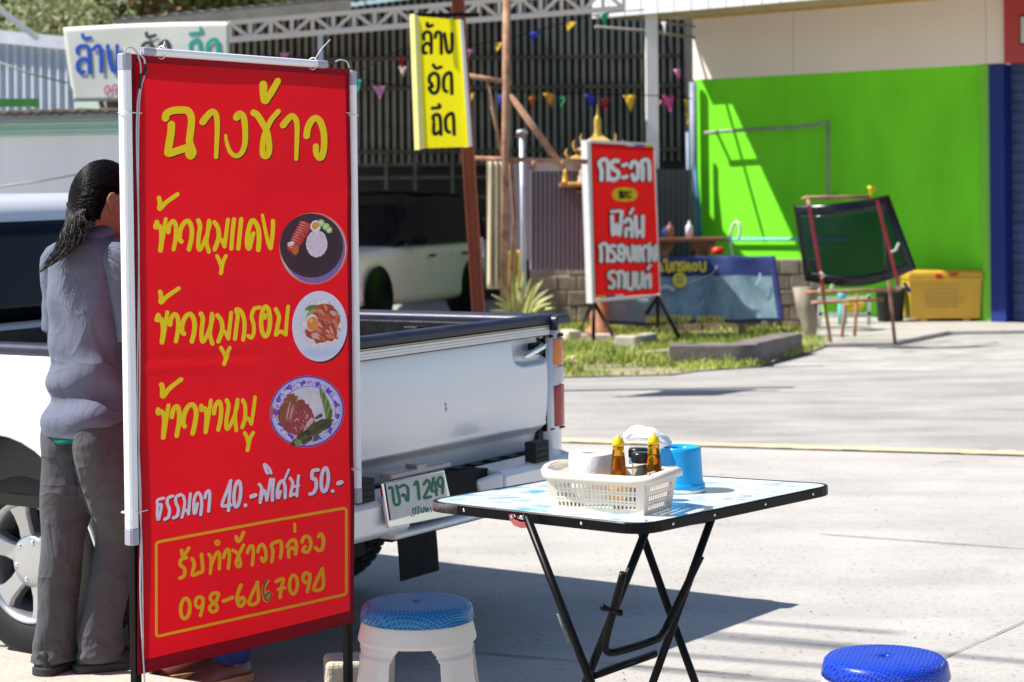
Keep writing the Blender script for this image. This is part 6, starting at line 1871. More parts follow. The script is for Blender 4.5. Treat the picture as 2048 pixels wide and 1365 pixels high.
w_words = [
 ([(206, 296), (206, 240), (194, 196), (222, 176), (244, 200), (246, 296)], 11), ([(304, 186), (276, 186), (264, 212), (280, 236), (302, 250), (304, 280), (276, 298), (262, 290)], 11),
 ([(332, 212), (356, 206)], 10), ([(332, 284), (356, 278)], 10), ([(378, 222), (392, 192), (418, 206), (420, 278), (398, 296), (388, 268)], 11), ([(450, 296), (452, 236), (444, 194), (468, 178), (488, 200), (492, 296)], 11),
 ([(268, 514), (276, 626), (294, 560), (312, 628), (326, 486)], 10), ([(264, 486), (312, 482)], 7), ([(346, 548), (362, 528), (384, 552), (386, 632)], 10), ([(378, 592), (352, 588), (350, 630)], 9), ([(376, 498), (392, 470)], 7),
 ([(408, 516), (416, 632)], 10), ([(416, 620), (438, 602), (450, 628)], 9), ([(450, 514), (450, 632)], 10),
 ([(202, 780), (202, 712), (196, 690), (222, 676), (240, 700), (240, 780)], 9), ([(286, 690), (264, 690), (258, 708), (272, 726), (286, 742), (282, 776), (260, 778)], 9),
 ([(322, 736), (310, 720), (312, 690), (334, 690), (342, 730), (332, 774), (308, 768), (306, 750)], 9), ([(358, 700), (364, 740), (374, 776), (392, 760), (390, 690)], 9),
 ([(412, 692), (410, 778)], 8), ([(432, 692), (430, 778)], 8), ([(456, 776), (452, 710), (474, 690), (488, 714), (488, 778)], 9), ([(484, 700), (492, 676)], 6), ([(504, 700), (508, 740), (518, 774), (530, 756), (528, 690)], 9),
 ([(280, 842), (256, 846), (250, 870), (266, 888), (280, 902), (274, 934), (252, 934)], 9), ([(306, 934), (308, 872), (300, 850), (324, 842), (340, 866), (340, 934)], 9),
 ([(360, 850), (362, 934), (394, 934), (396, 848)], 9), ([(416, 850), (418, 934), (444, 920), (448, 848)], 9), ([(464, 934), (464, 866), (478, 880), (492, 858), (494, 934)], 9), ([(480, 826), (494, 804)], 7)]
mb = MB()
RSH.strokes(mb, w_words, Z7, lift=.012, step=1e-5, mi=0, dr=7.5); RSH.strokes(mb, w_words, Z7, lift=.020, step=1e-5, mi=1, dr=2)
RSH.blob(mb, 348, 384, 62, 42, .012, 2, 0, 0, 24, Z7)
RSH.strokes(mb, [([(310, 384), (386, 384)], 38)], Z7, lift=.0135, step=1e-5, mi=2)
RSH.strokes(mb, [([(318, 364), (318, 406)], 5), ([(330, 364), (330, 406)], 5), ([(344, 404), (344, 376), (358, 368), (364, 404)], 5), ([(374, 372), (384, 370)], 5), ([(374, 402), (384, 398)], 5)], Z7, lift=.0165, step=1e-5, mi=0)
obj("sign_lettering", mb, [M_black, mat("sign_letter_white", (.95, .92, .96), .5), cols[2]], rs)
for cx, cy, Y, ends in ((1187, 603, 20.4, ((1155, 672), (1187, 694), (1228, 676))), (1315, 594, 21.3, ((1272, 660), (1316, 672), (1366, 690)))):
    for ex, ey in ends:
        mb = MB(); mb.tube([P(cx, cy, Y), G(ex, ey, .02)], .020, 8); obj("leg", mb, M_black, rs)

# ------------------------------------------------------------------ block wall, vinyl sheet, kerbs, grass
M_block = mat("block_wall", (0.25, 0.20, 0.15), 0.95, var=0.35, scale=4, bump=0.6, bscale=30, col2=(0.34, 0.28, 0.21))
bw_o = P(1060, 600, 22.9); bw_e = P(1640, 600, 22.5)
bwall = thing("block_wall", "low rough brown block wall behind the grass", "wall", (bw_o.x, 22.8, 0))
mb = MB()
nbx = 15
for r_ in range(5):
    for q in range(nbx):
        a = bw_o.lerp(bw_e, (q + (r_ % 2) * .5) / nbx); b = bw_o.lerp(bw_e, min(1, (q + (r_ % 2) * .5 + .96) / nbx))
        if r_ == 4 and q < 2: continue
        jz = random.uniform(-.012, .012)
        mb.quadbox([V(a.x, a.y + jz, r_ * .172 - .05), V(b.x, b.y + jz, r_ * .172 - .05), V(b.x, b.y + .19, r_ * .172 - .05), V(a.x, a.y + .19, r_ * .172 - .05),
                    V(a.x, a.y + jz, r_ * .172 + .113), V(b.x, b.y + jz, r_ * .172 + .113), V(b.x, b.y + .19, r_ * .172 + .113), V(a.x, a.y + .19, r_ * .172 + .113)])
obj("blocks", mb, M_block, bwall, bevel=.012)
mb = MB(); mb.quadbox([V(bw_o.x, bw_o.y + .03, -.1), V(bw_e.x, bw_e.y + .03, -.1), V(bw_e.x, bw_e.y + .16, -.1), V(bw_o.x, bw_o.y + .16, -.1), V(bw_o.x, bw_o.y + .03, .80), V(bw_e.x, bw_e.y + .03, .80), V(bw_e.x, bw_e.y + .16, .80), V(bw_o.x, bw_o.y + .16, .80)])
obj("mortar", mb, M_oldcon, bwall)
vs = thing("vinyl_sheet", "blue vinyl sheet with yellow lettering leaning on the low block wall", "banner", G(1390, 650))
VA, VB, VC = P(1192, 516, 22.25), P(1550, 514, 22.25), P(1192, 650, 21.95)
VSH = Sheet(VA, (VB - VA).cross(VC - VA))
M_vin = mat("blue_vinyl", (0.15, 0.23, 0.28), 0.4, var=0.25, scale=3, bump=0.5, bscale=4, stretch=(1.6, 1, .7), col2=(0.22, 0.34, 0.38))
M_vin2 = mat("navy_vinyl", (0.022, 0.028, 0.12), 0.35, var=0.3, scale=4, bump=0.5, bscale=4, col2=(0.035, 0.05, 0.16))
def vfn(i, j):
    x = 1192 + (1550 - 1192 + 18 * j) * i; y = 515 + (-1 * i) + (133 + 3 * math.sin(5 * i)) * j
    return VSH.at(x, y, .025 + .022 * math.sin(11 * i + 2.5 * j) * (.3 + j) + .012 * math.sin(27 * i - 3 * j))
mb = MB(); mb.grid(vfn, 60, 20)
for q in range(len(mb.f)):
    j = q % 20; i = q // 20
    mb.m[q] = 1 if (j < 6 or i > 57 or j > 18) else 0
obj("vinyl", mb, [M_vin, M_vin2], vs, solid=.004)
Z8 = (2.967, 1130, 260)
M_vy = mat("vinyl_yellow", (.72, .60, .03), .5)
mb = MB()
VSH.strokes(mb, [
 ([(560, 808), (572, 830), (566, 850), (582, 850)], 5), ([(584, 800), (590, 784), (604, 790)], 5), ([(600, 806), (604, 850), (622, 850), (626, 806)], 6), ([(642, 852), (642, 815), (654, 802), (668, 812), (668, 852)], 6),
 ([(694, 802), (680, 806), (684, 822), (696, 834), (690, 852), (680, 850)], 6), ([(708, 802), (712, 852), (730, 806), (738, 852)], 6), (ringpts(766, 828, 13, 20, 10), 6), ([(796, 802), (802, 840), (812, 852), (826, 846), (828, 800)], 6)], Z8, lift=.075, step=1e-5, mi=0, dr=1.5)
obj("vinyl_lettering", mb, M_vy, vs); mb = MB()
VSH.blob(mb, 678, 906, 42, 45, .075, 0, 0, 0, 28, Z8)
VSH.strokes(mb, [([(664, 890), (672, 886)], 4), ([(688, 892), (694, 888)], 4), ([(668, 905), (666, 925)], 3.5), ([(690, 908), (686, 928)], 3.5)], Z8, lift=.080, mi=1)
obj("vinyl_emblem", mb, [M_vy, M_bluew], vs); mb = MB()
Z9 = (4.096, 1120, 500)
x = 704
rnd = random.Random(12)
letters = [[(0, 56), (12, 4), (24, 56)], [(0, 56), (2, 4), (16, 40), (28, 4), (30, 56)], [(0, 56), (2, 4), (16, 40), (28, 4), (30, 56)], [(0, 56), (12, 4), (24, 56)], [(0, 56), (0, 6), (18, 10), (14, 30), (2, 32), (20, 56)], [(0, 6), (22, 6), (11, 6), (11, 56)], [(2, 10), (20, 8), (22, 50), (4, 54), (2, 10)], [(0, 56), (0, 6), (18, 10), (14, 30), (2, 32), (20, 56)], [(0, 56), (2, 6), (20, 50), (22, 6)],
           None, [(0, 56), (2, 4), (16, 40), (28, 4), (30, 56)], [(0, 56), (12, 4), (24, 56)], [(22, 14), (8, 6), (2, 30), (10, 54), (24, 44)], [(0, 6), (0, 56), (0, 30), (20, 30), (20, 6), (20, 56)], [(0, 56), (12, 4), (24, 56)], [(0, 6), (0, 56)]]
S9 = []
for L_ in letters:
    if L_ is None:
        VSH.strokes(mb, S9, Z9, lift=.075, step=1e-5, mi=0, ns=3); obj("vinyl_lettering", mb, M_vy, vs); mb = MB(); S9 = []
        x += 40; continue
    S9.append(([(x + a, 556 + b + (x - 704) * -.004) for a, b in L_], 6)); x += max(a for a, b in L_) + 18
VSH.strokes(mb, S9, Z9, lift=.075, step=1e-5, mi=0, ns=3)
obj("vinyl_lettering", mb, M_vy, vs)
# scuffs: pale torn tape
mb = MB()
VSH.strokes(mb, [([(1150, 330), (1190, 320)], 0)], (2.967, 1130, 260), lift=.07) if False else None
M_scuff = mat("tape_scuff", (.40, .52, .54), .6, var=.2)
for st_ in (([(820, 330), (880, 322), (925, 345)], 16), ([(1600, 300), (1625, 260), (1632, 215)], 8), ([(1010, 300), (1120, 262), (1240, 215), (1280, 150)], 4), ([(1090, 505), (1150, 470), (1170, 425)], 5)):
    mb = MB(); VSH.strokes(mb, [st_], Z9, lift=.072, step=1e-5); obj("tape_scuff", mb, M_scuff, vs)

M_kerbo = mat("old_kerb", (0.52, 0.47, 0.39), 0.95, var=0.25, scale=6, bump=0.6, bscale=30)
M_kerbd = mat("dark_kerb", (0.19, 0.165, 0.15), 0.95, var=0.35, scale=5, bump=0.6, bscale=30)
def kerb(a, b, h, m, label, dep=.16, z0=0.0):
    A_, B_ = G(a[0], a[1], z0), G(b[0], b[1], z0)
    n_ = V(-(B_ - A_).y, (B_ - A_).x, 0).normalized()
    if n_.y < 0: n_ = -n_
    mb = MB(); z1 = V(0, 0, h)
    A_.z = B_.z = -.03; z1 = V(0, 0, h + .03 + z0)
    mb.quadbox([A_, B_, B_ + n_ * dep, A_ + n_ * dep, A_ + z1, B_ + z1, B_ + n_ * dep + z1, A_ + n_ * dep + z1])
    o = obj("kerb_block", mb, m, label=label, cat="kerb", group="old kerbs round the grass", bevel=.015, loc=(A_.x, A_.y, 0))
    return o
kerb((1140, 682), (1228, 682), .07, M_kerbo, "pale kerb block by the left foot of the red sign's left tripod")
kerb((1228, 705), (1272, 706), .16, M_kerbo, "upright grey kerb block between the red sign's two tripods", .12)
kerb((1273, 698), (1316, 686), .10, M_kerbo, "slanting kerb block under the red sign's right tripod")
kerb((1146, 724), (1356, 710), .05, M_kerbo, "long low pale kerb nearest the road at the left of the grass", .10)
kerb((1337, 731), (1514, 732), .185, M_kerbd, "long dark kerb nearest the road in the middle of the grass", .25)
kerb((1516, 728), (1606, 706), .19, M_kerbd, "dark kerb block at the right end of the grass", .25)
kerb((1120, 690), (1137, 694), .16, M_kerbo, "square pale kerb block just right of the pickup's tail light", .14)
kerb((1476, 668), (1492, 668), .12, M_kerbo, "small pale kerb block at the foot of the blue vinyl sheet", .10)
mb = MB()
for q in range(1): mb.box((0, 0, 0), (.24, .12, .07))
bk = obj("brick", mb, mat("brick", (.36, .17, .12), .9, var=.25, scale=20, bump=.4), label="reddish brick lying in the grass behind the red sign's left tripod", cat="brick", bevel=.006); bk.location = G(1214, 650, .06)
g_pts = [(1100, 756), (1345, 750), (1400, 742), (1520, 734), (1615, 706), (1660, 690), (1600, 660), (1330, 646), (1100, 640)]
mb = MB(); mb.poly([V(G(x, y).x, G(x, y).y, 0.004) for x, y in g_pts]); obj("verge", mb, M_soil, kind='structure')
M_grass = mat("grass", (0.18, 0.30, 0.03), 0.7, var=0.35, scale=2, col2=(0.50, 0.54, 0.13), transl=.25)
M_grass.node_tree.nodes["Principled BSDF"].inputs['Transmission Weight'].default_value = 0.0
mb = MB()
rnd = random.Random(3)
gp = [G(x, y) for x, y in g_pts]
def inside(x, y):
    c = False; n = len(gp)
    for i in range(n):
        a, b = gp[i], gp[i - 1]
        if (a.y > y) != (b.y > y) and x < (b.x - a.x) * (y - a.y) / (b.y - a.y) + a.x: c = not c
    return c
xs_, ys_ = [p.x for p in gp], [p.y for p in gp]
cnt = 0
while cnt < 21000:
    x, y = rnd.uniform(min(xs_), max(xs_)), rnd.uniform(min(ys_), max(ys_))
    if not inside(x, y): continue
    dn = .5 + .5 * math.sin(2.1 * x + .7 * math.sin(1.7 * y)) * math.cos(1.9 * y + x)
    if rnd.random() > .04 + 1.0 * dn ** 1.6: continue
    cnt += 1
    h = rnd.uniform(.03, .10) * (.4 + 1.2 * dn) * (1.5 if rnd.random() < .06 else 1); w = rnd.uniform(.004, .010)
    a = rnd.uniform(0, 6.28); l_ = rnd.uniform(0, .07); ca, sa = math.cos(a), math.sin(a); b = rnd.uniform(0, 6.28)
    p0 = V(x - w * ca, y - w * sa, .0); p1 = V(x + w * ca, y + w * sa, .0)
    m0 = V(x + l_ * .35 * math.cos(b), y + l_ * .35 * math.sin(b), h * .62); t = V(x + l_ * math.cos(b), y + l_ * math.sin(b), h)
    i = [mb.vert(p) for p in (p0, p1, m0 + V(w * .8 * ca, w * .8 * sa, 0), m0 - V(w * .8 * ca, w * .8 * sa, 0), t)]
    mb.face((i[0], i[1], i[2], i[3])); mb.face((i[3], i[2], i[4]))
obj("grass", mb, M_grass, kind='stuff', label="sunlit green grass growing round the old kerbs", cat="grass")

# ------------------------------------------------------------------ windscreen on a rusty rack
rack = thing("rusty_rack", "rusty metal stand holding up the car windscreen", "rack", G(1720, 685))
mb = MB()
for a, b in (((1616, 398), (1662, 688)), ((1690, 600), (1684, 678)), ((1714, 590), (1709, 676)), ((1762, 400), (1790, 688))): 
    B_ = G(*b, .02); mb.tube([P(a[0], a[1], B_.y + .1), B_], .018, 8)
mb.tube([P(1604, 400, 20.7), P(1612, 396, 20.7), P(1740, 394, 20.7)], .020, 8); mb.tube([P(1622, 606, 20.7), P(1766, 600, 20.7)], .018, 8)
mb.tube([P(1610, 585, 20.6), P(1800, 580, 20.6)], .018, 8)
obj("rack_frame", mb, M_rust, rack)
M_strap = mat("red_strap", (.42, .03, .06), .7)
for a, b in (((1618, 412), (1648, 588)), ((1754, 402), (1797, 572))):
    mb = MB(); mb.bar(P(*a, 20.04), P(*b, 20.04), .030, .006, up=(0, 1, 0)); obj("strap", mb, M_strap, rack)
ws = thing("windscreen", "dark car windscreen with black borders propped on the rusty rack", "windscreen", P(1710, 582, 20.2))
WQ = [(1587, 411), (1778, 390), (1834, 540), (1610, 562)]
def wsf(i, j):
    x = (WQ[0][0] * (1 - i) + WQ[1][0] * i) * (1 - j) + (WQ[3][0] * (1 - i) + WQ[2][0] * i) * j
    y = (WQ[0][1] * (1 - i) + WQ[1][1] * i) * (1 - j) + (WQ[3][1] * (1 - i) + WQ[2][1] * i) * j
    y += 9 * math.sin(math.pi * i) * (1 - j) * .6 + (22 * math.sin(math.pi * min(1, i * 1.02))) * j
    return P(x, y, 20.35 - .28 * math.sin(math.pi * i) - .06 * math.sin(math.pi * j))
NI, NJ = 40, 24
def border(i, j): return i < 2 or i > NI - 4 or j < 3 or j > NJ - 4
mb = MB(); mb.grid(wsf, NI, NJ, 0, True, lambda i, j: not border(i, j)); obj("black_border", mb, mat("frit", (.008, .008, .012), .25), ws, solid=.008)
mb = MB(); mb.grid(wsf, NI, NJ, 0, True, border); obj("glass", mb, mat("tint_glass", (.09, .15, .19), .04, var=.05, trans=.92, ior=1.12, spec=.9), ws, solid=.004)
mb = MB()
M_clip = mat("grey_clip", (.5, .48, .42), .6)
for pts in (((1640, 545), (1650, 552), (1642, 556)), ((1782, 505), (1792, 500), (1798, 486))):
    mb = MB(); mb.tube([P(x, y, 20.03) for x, y in pts], .014, 6); obj("clip", mb, M_clip, ws)
for x, y, r_ in ((1665, 575, .03), (1797, 572, .035), (1640, 582, .025)):
    mb = MB(); c_ = P(x, y, 20.1); mb.lathe([(0, -r_), (r_ * .8, -r_), (r_, -r_ * .2), (r_ * .6, r_ * .4), (r_ * .9, r_ * .8), (0, r_)], c_, (0, 0, 1), 10); obj("clip", mb, M_clip, ws)
mb = MB(); mb.bar(P(1808, 566, 20.1), P(1820, 584, 20.1), .035, .03); obj("spray_handle", mb, M_bluew, label="small blue plastic handle at the lower right corner of the windscreen", cat="handle", loc=tuple(P(1814, 575, 20.1)))
fo = P(1741, 394, 20.7)
mb = MB(); mb.lathe([(.012, 0), (.016, .04), (.03, .07), (.055, .105), (.05, .105), (.02, .06)], fo, (.18, 0, 1), 20); obj("funnel", mb, M_ycap, label="yellow funnel stuck on top of the rusty rack", cat="funnel", loc=tuple(fo))
# timber post
mb = MB(); a, b = G(1616, 676), P(1606, 575, 21.3)
mb.loft([[c + V(r_ * (1 + .2 * math.sin(3 * t)) * math.cos(t), r_ * math.sin(t), 0) for t in [2 * math.pi * q / 12 for q in range(12)]] for c, r_ in ((V(a.x, 21.3, -.02), .06), (V(a.x, 21.3, .05).lerp(b, .2), .075), (V(a.x, 21.3, 0).lerp(b, .6), .095), (b, .10))], 0)
obj("timber_post", mb, mat("grey_timber", (.33, .29, .23), .9, var=.3, scale=4, stretch=(8, 8, 1), bump=.6), label="weathered grey timber post at the right end of the block wall", cat="post", loc=(a.x, 21.3, 0))
# things by the wall
yc0 = G(1890, 650)
crate = thing("plastic_chest", "yellow plastic chest with red catches against the green wall", "chest", (yc0.x, yc0.y + .25, 0))
M_ych = mat("yellow_chest", (.66, .40, .04), .5, var=.08, scale=6)
x0, x1 = P(1819, 600, yc0.y).x, P(1964, 600, yc0.y).x; zt_ = P(1890, 541, yc0.y).z
mb = MB(); mb.loft([[V(cx, cy, z) for cx, cy in ((x0 + i_, yc0.y + i_), (x1 - i_, yc0.y + i_), (x1 - i_, yc0.y + .5 - i_), (x0 + i_, yc0.y + .5 - i_))] for z, i_ in ((.07, .02), (.40, .0), (zt_ - .11, -.005), (zt_ - .105, -.02), (zt_ - .085, -.02))], 0, False); obj("chest_body", mb, M_ych, crate, bevel=.02)
mb = MB(); mb.loft([[V(cx, cy, z) for cx, cy in ((x0 + i_, yc0.y + i_), (x1 - i_, yc0.y + i_), (x1 - i_, yc0.y + .5 - i_), (x0 + i_, yc0.y + .5 - i_))] for z, i_ in ((zt_ - .083, -.02), (zt_ - .02, -.012), (zt_, .02))], 0, False); obj("lid", mb, M_ych, crate, bevel=.015)
for q in (.2, .8):
    mb = MB(); mb.box((x0 + (x1 - x0) * q, yc0.y + .1, .035), (.09, .14, .07)); obj("foot", mb, M_ych, crate, bevel=.01)
for q, w_ in ((.40, .07), (.60, .11)):
    mb = MB(); mb.box((x0 + (x1 - x0) * q, yc0.y - .025, zt_ - .07 + (.02 if q > .5 else 0)), (w_, .02, .06 if q < .5 else .03)); obj("catch", mb, mat("red_catch", (.5, .03, .02), .5), crate, bevel=.005)
# faint print on the chest
mb = MB(); rr_ = random.Random(4)
for ln in range(6):
    xx = x0 + .18
    while xx < x1 - .2 - .05 * (ln % 3):
        w_ = rr_.uniform(.01, .04); mb.box((xx + w_ / 2, yc0.y - .001, zt_ - .17 - ln * .05), (w_, .004, .014)); xx += w_ + .012
obj("faded_print", mb, mat("faded_print", (.52, .27, .10), .6), crate)
bb = G(1784, 650)
mb = MB(); mb.lathe([(0, 0), (.14, 0), (.15, .02), (.17, .36), (.18, .37), (.18, .39), (.16, .39), (.14, .05), (0, .05)], (bb.x, bb.y + .1, .036), (0, 0, 1), 28); obj("bin", mb, M_rubber, label="black plastic bin beside the yellow chest", cat="bin", loc=(bb.x, bb.y + .1, .036))
wr_ = thing("white_rack", "low white rack behind the windscreen stand", "rack", G(1690, 655))
wy = 22.2
mb = MB()
for a, b in (((1636, 628), (1742, 628)), ((1738, 590), (1738, 650)), ((1640, 600), (1640, 652)), ((1636, 598), (1742, 596))): mb.bar(P(*a, wy), P(*b, wy), .035, .035, up=(0, 1, 0))
obj("rack_bar", mb, M_white, wr_)
mb = MB(); 
bc_ = P(1702, 622, wy)
mb.lathe([(0, 0), (.10, .0), (.14, .06), (.155, .09), (.15, .09), (.09, .02), (0, .02)], bc_, (0, 0, 1), 24); obj("basin", mb, M_ycap, label="bright yellow basin on the low white rack", cat="basin", loc=tuple(bc_))
b_ = P(1685, 650, 22.0)
mb = MB(); mb.lathe([(0, 0), (.05, .0), (.052, .2), (.025, .25), (.03, .26), (.05, .30), (.05, .36), (0, .37)], b_, (0, 0, 1), 16); obj("teal_bottle", mb, mat("teal_plastic", (.15, .55, .55), .4), label="tall teal plastic bottle standing by the low white rack", cat="bottle", loc=tuple(b_))
# brown table with odds and ends
wt = thing("wooden_table", "brown wooden table with bottles behind the block wall", "table", G(1385, 650))
ty_ = 23.6
mb = MB(); a, b = P(1300, 480, ty_), P(1447, 478, ty_); mb.quadbox([V(a.x, ty_ - .3, a.z - .02), V(b.x, ty_ - .3, a.z - .02), V(b.x, ty_ + .3, a.z - .02), V(a.x, ty_ + .3, a.z - .02), V(a.x, ty_ - .3, a.z + .025), V(b.x, ty_ - .3, a.z + .025), V(b.x, ty_ + .3, a.z + .025), V(a.x, ty_ + .3, a.z + .025)]); obj("table_top", mb, mat("brown_wood", (.26, .11, .065), .6, var=.2, scale=6, stretch=(1, 6, 6)), wt, bevel=.006)
zt2 = a.z + .025
for xx in (1325, 1405):
    mb = MB(); p = P(xx, 500, ty_); mb.loft([[V(p.x + s * w_, ty_ + t_ * .05, z) for s, t_ in ((-1, -1), (1, -1), (1, 1), (-1, 1))] for z, w_ in ((0, .05), (a.z - .2, .06), (a.z - .02, .16))], 0, False); obj("leg", mb, M_rust, wt)
def smallbottle(px, h, r, m, label, sh="bottle"):
    p = P(px, 470, ty_); o = V(p.x, ty_ - .12, zt2 + .001)
    mb = MB(); mb.lathe([(0, 0), (r, 0), (r, h * .6), (r * .8, h * .72), (r * .4, h * .8), (r * .4, h * .95), (r * .3, h), (0, h)], o, (0, 0, 1), 18); obj(sh, mb, m, label=label, cat=sh, loc=tuple(o))
smallbottle(1377, .19, .045, mat("white_bottle", (.72, .70, .74), .4), "white bottle alone on the brown table")
smallbottle(1338, .18, .05, mat("brown_bottle", (.35, .15, .09), .4), "brown bottle on the brown table beside the blue one")
smallbottle(1328, .14, .05, mat("blue_jar", (.12, .18, .45), .4), "blue bottle on the brown table close to the red sign")
rp = P(1437, 512, 22.5)
mb = MB(); mb.lathe([(.05, 0), (.075, .03), (.07, .07), (.03, .09), (0, .09)], V(rp.x, 22.55, .86), (0, 0, 1), 18); obj("red_bowl", mb, mat("red_plastic", (.60, .03, .02), .4), label="small red upturned bowl on top of the block wall", cat="bowl", loc=(rp.x, 22.55, .86))

# ------------------------------------------------------------------ golden spirit house behind the red sign
M_gold = mat("gold_paint", (0.62, 0.42, 0.08), 0.35, metal=0.4, var=0.2, scale=20)
M_terr = mat("terracotta", (0.42, 0.19, 0.10), 0.7, var=0.2, scale=14)
sx0 = P(1196, 330, 21.9)
sp = thing("spirit_house", "golden spired spirit house on a pedestal half hidden by the red sign", "shrine", (sx0.x, 21.9, 0))
o = V(sx0.x, 21.9, 0)
zs = lambda py: P(1196, py, 21.9).z
mb = MB(); mb.lathe([(0, 0), (.16, 0), (.16, .08), (.10, .12), (.09, zs(392)), (.16, zs(388)), (.26, zs(382))], o, (0, 0, 1), 20); obj("pedestal", mb, M_terr, sp)
mb = MB(); mb.prism([V(o.x + sx * .42, o.y + sy * .34, zs(374)) for sx, sy in ((-1, -1), (1, -1), (1, 1), (-1, 1))], V(0, 0, .045)); obj("platform", mb, M_terr, sp, bevel=.006)
mb = MB()
mb.box((o.x + .02, o.y + .05, (zs(372) + zs(318)) / 2), (.30, .26, zs(318) - zs(372)))
for sx in (-.17, .2):
    mb.tube([V(o.x + sx, o.y - .14, zs(372)), V(o.x + sx, o.y - .14, zs(318))], .018, 8)
obj("shrine_body", mb, M_terr, sp)
mb = MB()
for k, (zb, w_, h_) in enumerate(((318, .34, 24), (302, .26, 22), (288, .18, 18))):
    z0_, z1_ = zs(zb), zs(zb - h_)
    mb.loft([[V(o.x + sx * w * (1.0), o.y + sy * w * .8, z) for sx, sy in ((-1, -1), (1, -1), (1, 1), (-1, 1))] for z, w in ((z0_, w_), (z0_ + (z1_ - z0_) * .35, w_ * .70), (z1_, w_ * .18))], 0, False)
    for sx in (-1, 1):
        mb.tube([V(o.x + sx * w_ * .95, o.y - w_ * .8, z0_), V(o.x + sx * w_ * 1.05, o.y - w_ * .8, z0_ + .06), V(o.x + sx * w_ * 1.0, o.y - w_ * .8, z0_ + .11)], [.02, .014, .004], 6)
obj("tiered_roof", mb, mat("gold_red", (.50, .26, .10), .5, var=.4, scale=16, col2=(.62, .42, .10)), sp, bevel=.004)
mb = MB(); mb.lathe([(.06, zs(276)), (.045, zs(268)), (.036, zs(260)), (.040, zs(250)), (.038, zs(240)), (.024, zs(234)), (.013, zs(230)), (.009, zs(222)), (.003, zs(210)), (0, zs(209))], o, (0, 0, 1), 16); obj("spire", mb, M_gold, sp)
def figurine(px, lab, m, h=.13):
    p = P(px, 364, 21.62); o2 = V(p.x, 21.62, zs(374) + .046)
    mb = MB(); mb.lathe([(0, 0), (.045, 0), (.045, .02), (.03, .03), (.038, h * .45), (.018, h * .62), (.026, h * .78), (.016, h * .92), (.0, h)], o2, (0, 0, 1), 14); obj("figurine", mb, m, label=lab, cat="figurine", loc=tuple(o2), group="figurines on the spirit house")
figurine(1131, "golden figurine at the left end of the spirit house platform", M_gold, .15)
figurine(1163, "pale figurine on the spirit house platform next to the red sign", mat("pale_fig", (.60, .45, .35), .5, var=.2), .14)
mb = MB()
for k in range(6): mb.sphere(P(1140 + k * 6, 368, 21.55), .02, 8, 6)
obj("marigold_garland", mb, M_gold, label="yellow garland along the front of the spirit house platform", cat="garland", loc=tuple(P(1155, 368, 21.55)))

# ------------------------------------------------------------------ spiky plant beyond the pickup bed
pl = thing("spiky_plant", "spiky yellow-green plant growing beyond the pickup's tailgate", "plant", (P(1040, 700, 17.6).x, 17.6, 0))
o = pl.location.copy()
M_leaf = mat("agave_leaf", (0.22, 0.26, 0.05), 0.5, var=0.3, scale=6, col2=(0.46, 0.44, 0.16))
tips = [(984, 590), (992, 606), (998, 562), (1010, 580), (1022, 542), (1034, 552), (1048, 545), (1062, 556), (1076, 566), (1086, 560), (1098, 578), (1108, 590), (1104, 606), (1016, 604), (1090, 612), (1040, 575), (1056, 590), (1026, 590), (1116, 616), (980, 622)]
mb = MB()
for q, (px, py) in enumerate(tips):
    t = P(px, py, 17.6 + random.uniform(-.25, .25)); b = o + V(random.uniform(-.04, .04), random.uniform(-.04, .04), .28)
    md_ = b.lerp(t, .5) + V((t.x - b.x) * .0, 0, .10)
    pts = spline([tuple(b), tuple(md_), tuple(t)], 5)
    sdv = (t - b).cross(V(0, 1, 0)).normalized()
    if random.random() < .5: sdv = (sdv + V(0, .6, 0)).normalized()
    L_ = []
    for k, p in enumerate(pts):
        w_ = .030 * (1 - k / (len(pts) - 1)) ** .6 + .002; p = V(*p)
        L_.append((mb.vert(p - sdv * w_), mb.vert(p + V(0, .008, -.008)), mb.vert(p + sdv * w_)))
    for a, b2 in zip(L_, L_[1:]):
        mb.face((a[0], a[1], b2[1], b2[0]), 0, True); mb.face((a[1], a[2], b2[2], b2[1]), 0, True)
obj("leaves", mb, M_leaf, pl, solid=.004)
mb = MB(); mb.lathe([(.10, 0), (.08, .12), (.07, .3), (0, .32)], o, (0, 0, 1), 12); obj("stem", mb, M_soil, pl)

# ------------------------------------------------------------------ left: low white building, pale sheet fence, white vinyl sign, trees
LY = R(14)
lo_ = P(240, 330, 15.2); la = V(-math.cos(LY), math.sin(LY), 0); ln_ = V(-math.sin(LY), -math.cos(LY), 0)
LW = Sheet(lo_, ln_)
lb = thing("low_building", "low white building with a rusty roof edge and pale green ribbed fascia at the left", "building", (lo_.x - 2, lo_.y, 0))
def lq(mb, t0, t1, o0, o1, z0, z1, mi=0):
    def c(t, o, z): p = lo_ + la * t + ln_ * o; return V(p.x, p.y, z)
    mb.quadbox([c(t0, o0, z0), c(t1, o0, z0), c(t1, o1, z0), c(t0, o1, z0), c(t0, o0, z1), c(t1, o0, z1), c(t1, o1, z1), c(t0, o1, z1)], mi)
TE = (LW.at(500, 300) - lo_).dot(la)
zw = LW.at(120, 272).z; zg = LW.at(120, 238).z; zr0 = LW.at(120, 226).z
mb = MB(); lq(mb, TE, 7, 0, -.2, -.1, zw + .05); lq(mb, TE, TE + .2, -.2, -1.7, -.1, zw + .05); obj("wall", mb, mat("white_wall", (.74, .74, .75), .7, var=.05, scale=2, stretch=(3, 3, .5)), lb)
mb = MB()
for k in range(5): lq(mb, TE - .05, 7.05, .06 + (.012 if k % 2 else 0), .0, zw + k * (zg - zw) / 5, zw + (k + 1) * (zg - zw) / 5 - .002)
obj("fascia", mb, mat("pale_green_metal", (.34, .50, .42), .5, var=.08), lb)
